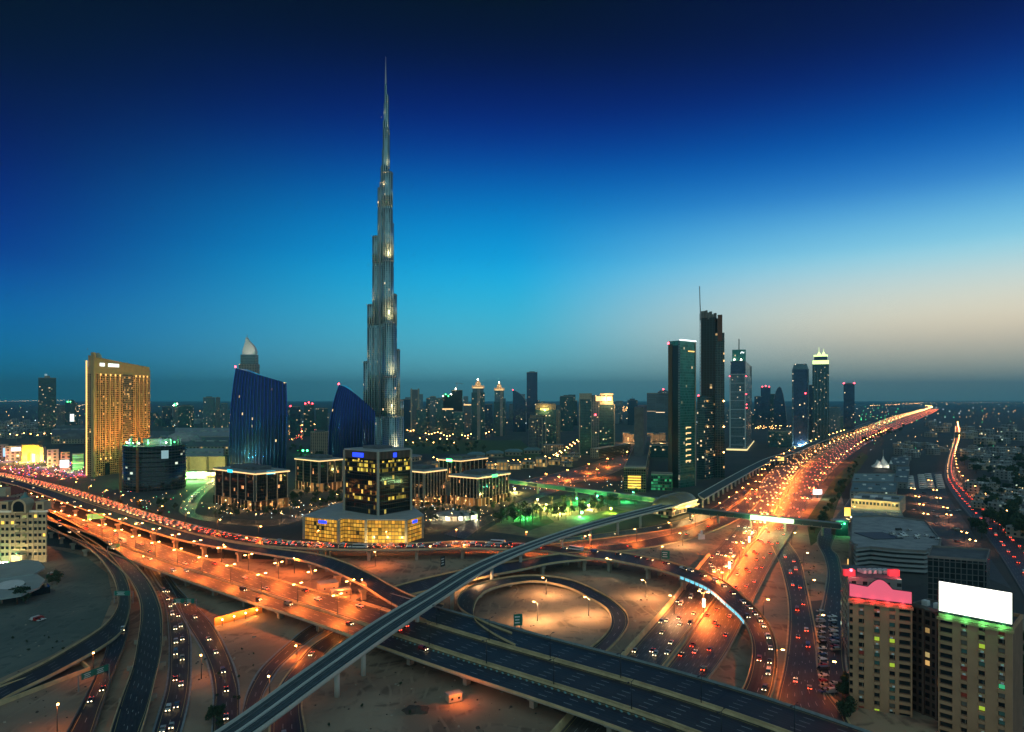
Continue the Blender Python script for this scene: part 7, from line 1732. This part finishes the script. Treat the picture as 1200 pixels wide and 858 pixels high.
def make_car(kind, col, on, detail):
    b, paint, L, hw = car_body(kind, col, detail)
    gl = M_glassd; hd = M_head if on else pbr('lens_off', (.4, .4, .4), .2); tl = M_tail if on else pbr('lens_red_off', (.2, .01, .01), .3)
    name = {'bus': 'bus', 'truck': 'truck', 'van': 'van', 'pickup': 'pickup_truck'}.get(kind, 'car')
    if not detail: return b.build(name, (paint, gl, hd, tl, M_tyre))
    r = empty(name, (0, 0, 0), 0); b.build('body', (paint, gl), r)
    for s in (-1, 1):
        q = MB(); q.box((L * .49, s * hw * .68, .55), (.2, .36, .26)); q.build('headlight', hd, r); q = MB(); q.box((-L * .49, s * hw * .7, .6), (.2, .36, .26)); q.build('taillight', tl, r)
        for x in (-.31, .31):
            q = MB(); i0 = 0; m = 10
            q.v += [(x * L + .33 * cos(2 * pi * i / m), s * (hw - .22), .33 + .33 * sin(2 * pi * i / m)) for i in range(m)] + [(x * L + .33 * cos(2 * pi * i / m), s * (hw + .02), .33 + .33 * sin(2 * pi * i / m)) for i in range(m)]
            q.idx(range(m)); q.idx([2 * m - 1 - i for i in range(m)])
            for i in range(m): q.idx((i, (i + 1) % m, m + (i + 1) % m, m + i))
            q.build('wheel', M_tyre, r)
    return r
def put_car(p, rz, kind, col, where, group, on=True, detail=False):
    k = (kind, col, on, detail)
    if k not in CARS: CARS[k] = make_car(kind, col, on, detail); o = CARS[k]; o.location = p; o.rotation_euler = (0, 0, rz)
    else: o = copy_tree(CARS[k], None, p, rz)
    tag(o, f'{col} {kind} {where}', 'bus' if kind == 'bus' else 'truck' if kind == 'truck' else 'car', f'{col} {kind}s {group}'); NC[0] += 1
NC = [0]
TRAFFIC = MB()
def rnd_kind(): return R.choice(('saloon', 'saloon', 'saloon', 'hatchback', 'offroader', 'offroader', 'van', 'pickup'))
def rnd_col(): return R.choice(('white', 'white', 'white', 'silver', 'silver', 'black', 'red', 'blue', 'sand'))
def queue(road, d0, d1, gap, lanes, dirn, where, group, detail=False, stuff=False, pxr=(-20, 1220), jit=.42, bus=.03, pyr=(0, 900)):
    w = None
    for u in lanes:
        d = d0 + R.uniform(0, gap)
        while d < min(d1, road.len - 3):
            p, h, wd = road.at(d, u + R.uniform(-.022, .022)); px = px_of(p); py = py_of(p)
            if pxr[0] < px < pxr[1] and pyr[0] < py < pyr[1]:
                rz = h + (0 if dirn > 0 else pi); p = p + Vector((0, 0, .03))
                if stuff:
                    fw = Vector((cos(rz), sin(rz), 0)); sd_ = Vector((-sin(rz), cos(rz), 0)); sc = max(1, p.y / 1800)
                    TRAFFIC.box((p.x, p.y, p.z + .2), (4.4, 1.8, 1.2), rz, 0)
                    a = p + fw * 2.3; TRAFFIC.box((a.x, a.y, a.z + .4), (.2 * sc, 1.5 * sc, .4 * sc), rz, 1); a = p - fw * 2.3; TRAFFIC.box((a.x, a.y, a.z + .5), (.2 * sc, 1.5 * sc, .35 * sc), rz, 2)
                else: put_car(p, rz, 'bus' if R.random() < bus else rnd_kind(), rnd_col(), where, group, True, detail)
            d += gap * R.uniform(1 - jit, 1 + jit)
# jam on the curving flyover
queue(JR, 0, 5000, 11, (.16, .38, .6), -1, 'in the packed queue on the jammed flyover', 'in the flyover queue', pxr=(230, 645), bus=.05)
queue(JR, 0, 5000, 11, (.14, .34, .55), -1, '', '', stuff=True, pxr=(-10, 230)); queue(JR, 0, 5000, 14, (.76,), 1, '', '', stuff=True, pxr=(-10, 230))
queue(KR, 4, 130, 13, (.25,), 1, 'in single file on the curved ramp before the highway', 'filing onto the curved ramp', pxr=(645, 815))
queue(KR, 110, 420, 11, (.28,), 1, 'queueing down the curved ramp over the highway', 'queueing down the curved ramp', detail=True, pxr=(800, 960), bus=0)
queue(KR, 180, 420, 40, (.7,), 1, 'on the inner lane of the curved ramp', 'on the inner lane of the curved ramp', detail=True, pxr=(800, 960), bus=0)
# highway
lnA = (.10, .24, .38, .52, .66, .80, .92)
queue(SZA, 60, 520, 54, lnA, -1, 'with bright headlights coming down the highway', 'coming down the highway', pyr=(606, 790))
queue(SZB, 60, 520, 58, (.08, .22, .36, .5, .64, .78), 1, 'with red tail lights driving away up the highway', 'driving away up the highway', pyr=(612, 790))
queue(SZA, 480, 3200, 85, (.05, .15, .25, .35, .45, .55, .65, .75, .85, .95), -1, '', '', stuff=True, pyr=(478, 607)); queue(SZB, 480, 3200, 75, (.08, .2, .32, .44, .56, .68, .8, .92), 1, '', '', stuff=True, pyr=(478, 613))
queue(SZA, 3200, 9000, 90, (.1, .25, .4, .55, .7, .85), -1, '', '', stuff=True); queue(SZB, 3200, 9000, 90, (.15, .4, .65, .9), 1, '', '', stuff=True)
# overpass carriageways
queue(MA, 120, 1500, 75, (.25, .6), 1, 'on the front carriageway of the overpass', 'on the front carriageway', pxr=(60, 520), detail=True); queue(MBR, 120, 1500, 85, (.2, .5, .8), -1, 'on the middle carriageway of the overpass', 'on the middle carriageway', pxr=(50, 520))
queue(MA, 700, 1500, 130, (.4,), 1, 'on the dark near stretch of the overpass', 'on the dark overpass stretch', pxr=(520, 950), detail=True)
queue(FB, 100, 900, 160, (.5,), 1, 'on the dark flyover deck', 'on the dark flyover deck')
queue(D4, 10, 400, 24, (.3, .62), 1, 'with headlights on the low ramp under the gantry', 'on the headlight ramp', detail=True, pyr=(690, 870), bus=0)
queue(D5, 40, 400, 30, (.5,), 1, 'with headlights on the curving ramp beside the sand', 'on the curving ramp', detail=True, pyr=(700, 870), bus=0)
queue(D2, 10, 200, 55, (.35, .7), 1, 'on the dark slip lane', 'on the dark slip lane', detail=True, bus=0); queue(D7, 60, 300, 60, (.4,), 1, 'on the underpass road', 'on the underpass road', detail=True, bus=0)
queue(R2, 40, 330, 42, (.35, .68), -1, 'with red tail lights on the service road', 'on the service road', detail=True, bus=0)
queue(RS, 60, 6000, 24, (.3, .7), -1, 'with red tail lights queueing on the avenue', 'queueing on the avenue', pyr=(560, 690), bus=.03)
queue(RS, 60, 4000, 40, (.3,), 1, '', '', stuff=True, pyr=(500, 560)); queue(RS, 60, 4000, 30, (.7,), -1, '', '', stuff=True, pyr=(500, 560))
queue(Q1, 150, 700, 60, (.5,), 1, 'on the slip roads below the metro', 'on the slip roads'); queue(Q2, 20, 700, 70, (.5,), -1, 'on the upper slip road by the park', 'on the upper slip road')
queue(QM, 10, 900, 60, (.25, .75), 1, '', '', stuff=True); queue(OR_, 10, 500, 30, (.4,), 1, 'on the street around the office blocks', 'on the office street')
# parked rows
def park(n, a, c, where, group, rz, detail=True):
    for k in range(n):
        if R.random() < .1: continue
        q = lerp2(a, c, (k + .5) / n); p = W(*q); put_car((p.x, p.y, .09), rz + R.uniform(-.06, .06) + R.choice((0, pi)), rnd_kind() if R.random() > .2 else 'saloon', rnd_col(), where, group, False, detail)
park(16, (961, 714), (966, 815), 'parked beside the access road in the long row', 'parked in the long row', .15)
park(10, (975, 722), (979, 765), 'parked in the row nearest the pink board tower', 'parked nearest the pink board', .15); park(8, (990, 716), (992, 738), 'parked against the wall of the pink board tower', 'parked by the tower wall', .15)
park(4, (980, 795), (974, 815), 'parked in the green lit corner of the lot', 'parked in the lit corner', .15)
park(4, (38, 726), (50, 728), 'parked on the station lot', 'parked on the station lot', 1.2); park(3, (58, 672), (68, 676), 'parked beside the pale canopy roofs', 'parked by the canopies', .8)
for row, (xa, ya, xb, yb2) in enumerate(((1066, 559, 1068, 574), (1079, 557, 1082, 574), (1087, 556, 1091, 574), (1099, 557, 1103, 574))):
    for k in range(7):
        q = lerp2((xa, ya), (xb, yb2), (k + .5) / 7); p = W(*q); put_car((p.x, p.y, .1), pi / 2 * 0 + .25, 'bus', 'white', 'parked in the rows of pale buses on the lot', 'parked in rows', False)
for k in range(34):
    u = R.random(); q = lerp2(lerp2(cp_poly[7 % len(cp_poly)], cp_poly[1], .2), lerp2(cp_poly[6], cp_poly[3], .5), u); c = cen(cp_poly); x, y = c[0] + R.uniform(-2, 30), c[1] + R.uniform(-16, 40) * .7
    if k < 16: put_car((x, y, cp_z + .03), .3, rnd_kind(), R.choice(('white', 'silver', 'black')), 'parked on the roof of the car park', 'parked on the car park roof', False)
for k in range(16):
    q = (R.uniform(1070, 1125), R.uniform(578, 640)); p = W(*q); put_car((p.x, p.y, .1), .4, rnd_kind(), rnd_col(), 'on the wide parking lot beyond the car park', 'on the wide parking lot', R.random() < .3)
for k in range(40):
    q = lerp2((0, 556), (110, 566), R.random()); p = W(q[0], q[1] - R.uniform(0, 9)); fw = R.random() * 6
    TRAFFIC.box((p.x, p.y, .2), (4.4, 1.8, 1.2), fw, 0); TRAFFIC.box((p.x + 2.3 * cos(fw), p.y + 2.3 * sin(fw), .6), (.2, 1.6, .5), fw, 1); TRAFFIC.box((p.x - 2.3 * cos(fw), p.y - 2.3 * sin(fw), .6), (.2, 1.6, .5), fw, 2)
o = TRAFFIC.build('distant_traffic', (pbr('paint_silver', CARCOL['silver']), pbr('far_headlight', (.3, .3, .3), .3, emit=(1, .48, .14), es=5), pbr('far_taillight', (.3, 0, 0), .3, emit=(1, .12, .03), es=4))); tag(o, 'far streams of tiny cars with headlights and tail lights on the highway and streets', 'traffic', kind='stuff')
print('cars', NC[0])
flush_lights()
def rubble():
    b = MB(); rr = random.Random(11)
    for k in range(420):
        x, y = rr.choice(((rr.uniform(360, 640), rr.uniform(780, 858)), (rr.uniform(560, 720), rr.uniform(690, 750)), (rr.uniform(940, 965), rr.uniform(640, 700)), (rr.uniform(740, 800), rr.uniform(640, 740)), (rr.uniform(230, 300), rr.uniform(740, 800)), (rr.uniform(-10, 110), rr.uniform(690, 858))))
        p = W(x, y); s = rr.uniform(.25, .9) * (1.6 if k % 9 == 0 else 1); b.box((p.x, p.y, -.1), (s, s * rr.uniform(.6, 1.4), s * .6), rr.uniform(0, 3), k % 2, None, .6)
    tag(b.build('rubble', (pbr('soil', (.07, .05, .04)), M_conc)), 'loose stones and debris strewn over the bare sand lots', 'rubble', kind='stuff')
rubble()
def shrubs():
    for k in range(46):
        x, y = R.choice(((R.uniform(300, 640), R.uniform(800, 856)), (R.uniform(240, 300), R.uniform(760, 850)), (R.uniform(936, 962), R.uniform(640, 705)), (R.uniform(750, 800), R.uniform(640, 690)), (R.uniform(0, 100), R.uniform(735, 770))))
        p = W(x, y); put_tree(R.choice(DK), p.x, p.y, R.uniform(.14, .28), 'small dark desert shrub on the bare ground between the ramps', 'desert shrubs')
shrubs()
def gore():
    # hatched gore between the two front carriageways of the overpass
    r = []
    for k in range(44):
        p, h, w = MA.at(MA.len - 330 + k * 3.2, .06); q, _, _ = MA.at(MA.len - 328.4 + k * 3.2, .15)
        b = MB(); b.bar((p.x, p.y, p.z + .012), (q.x, q.y, q.z + .012), .8, 0, .02); o = b.build('hatch_marking', pbr('teal_paint', (.16, .36, .38), .6)); o.parent = MA_ROOT
gore()
# ------------------------------------------------------------------ haze
def haze():
    b = MB(); b.box((0, 14600, -1.5), (54000, 31400, 846)); m = bpy.data.materials.new('haze_air'); m.use_nodes = True; nt = m.node_tree; nt.nodes.clear()
    o = nt.nodes.new('ShaderNodeOutputMaterial'); v = nt.nodes.new('ShaderNodeVolumePrincipled'); v.inputs['Color'].default_value = (.22, .80, 1, 1); v.inputs['Density'].default_value = HAZE; v.inputs['Anisotropy'].default_value = .25
    nt.links.new(v.outputs[0], o.inputs['Volume']); ob = b.build('haze', m); tag(ob, kind='stuff')
    try: m.cycles.homogeneous_volume = True
    except Exception: pass
HAZE = 0.000052
haze()
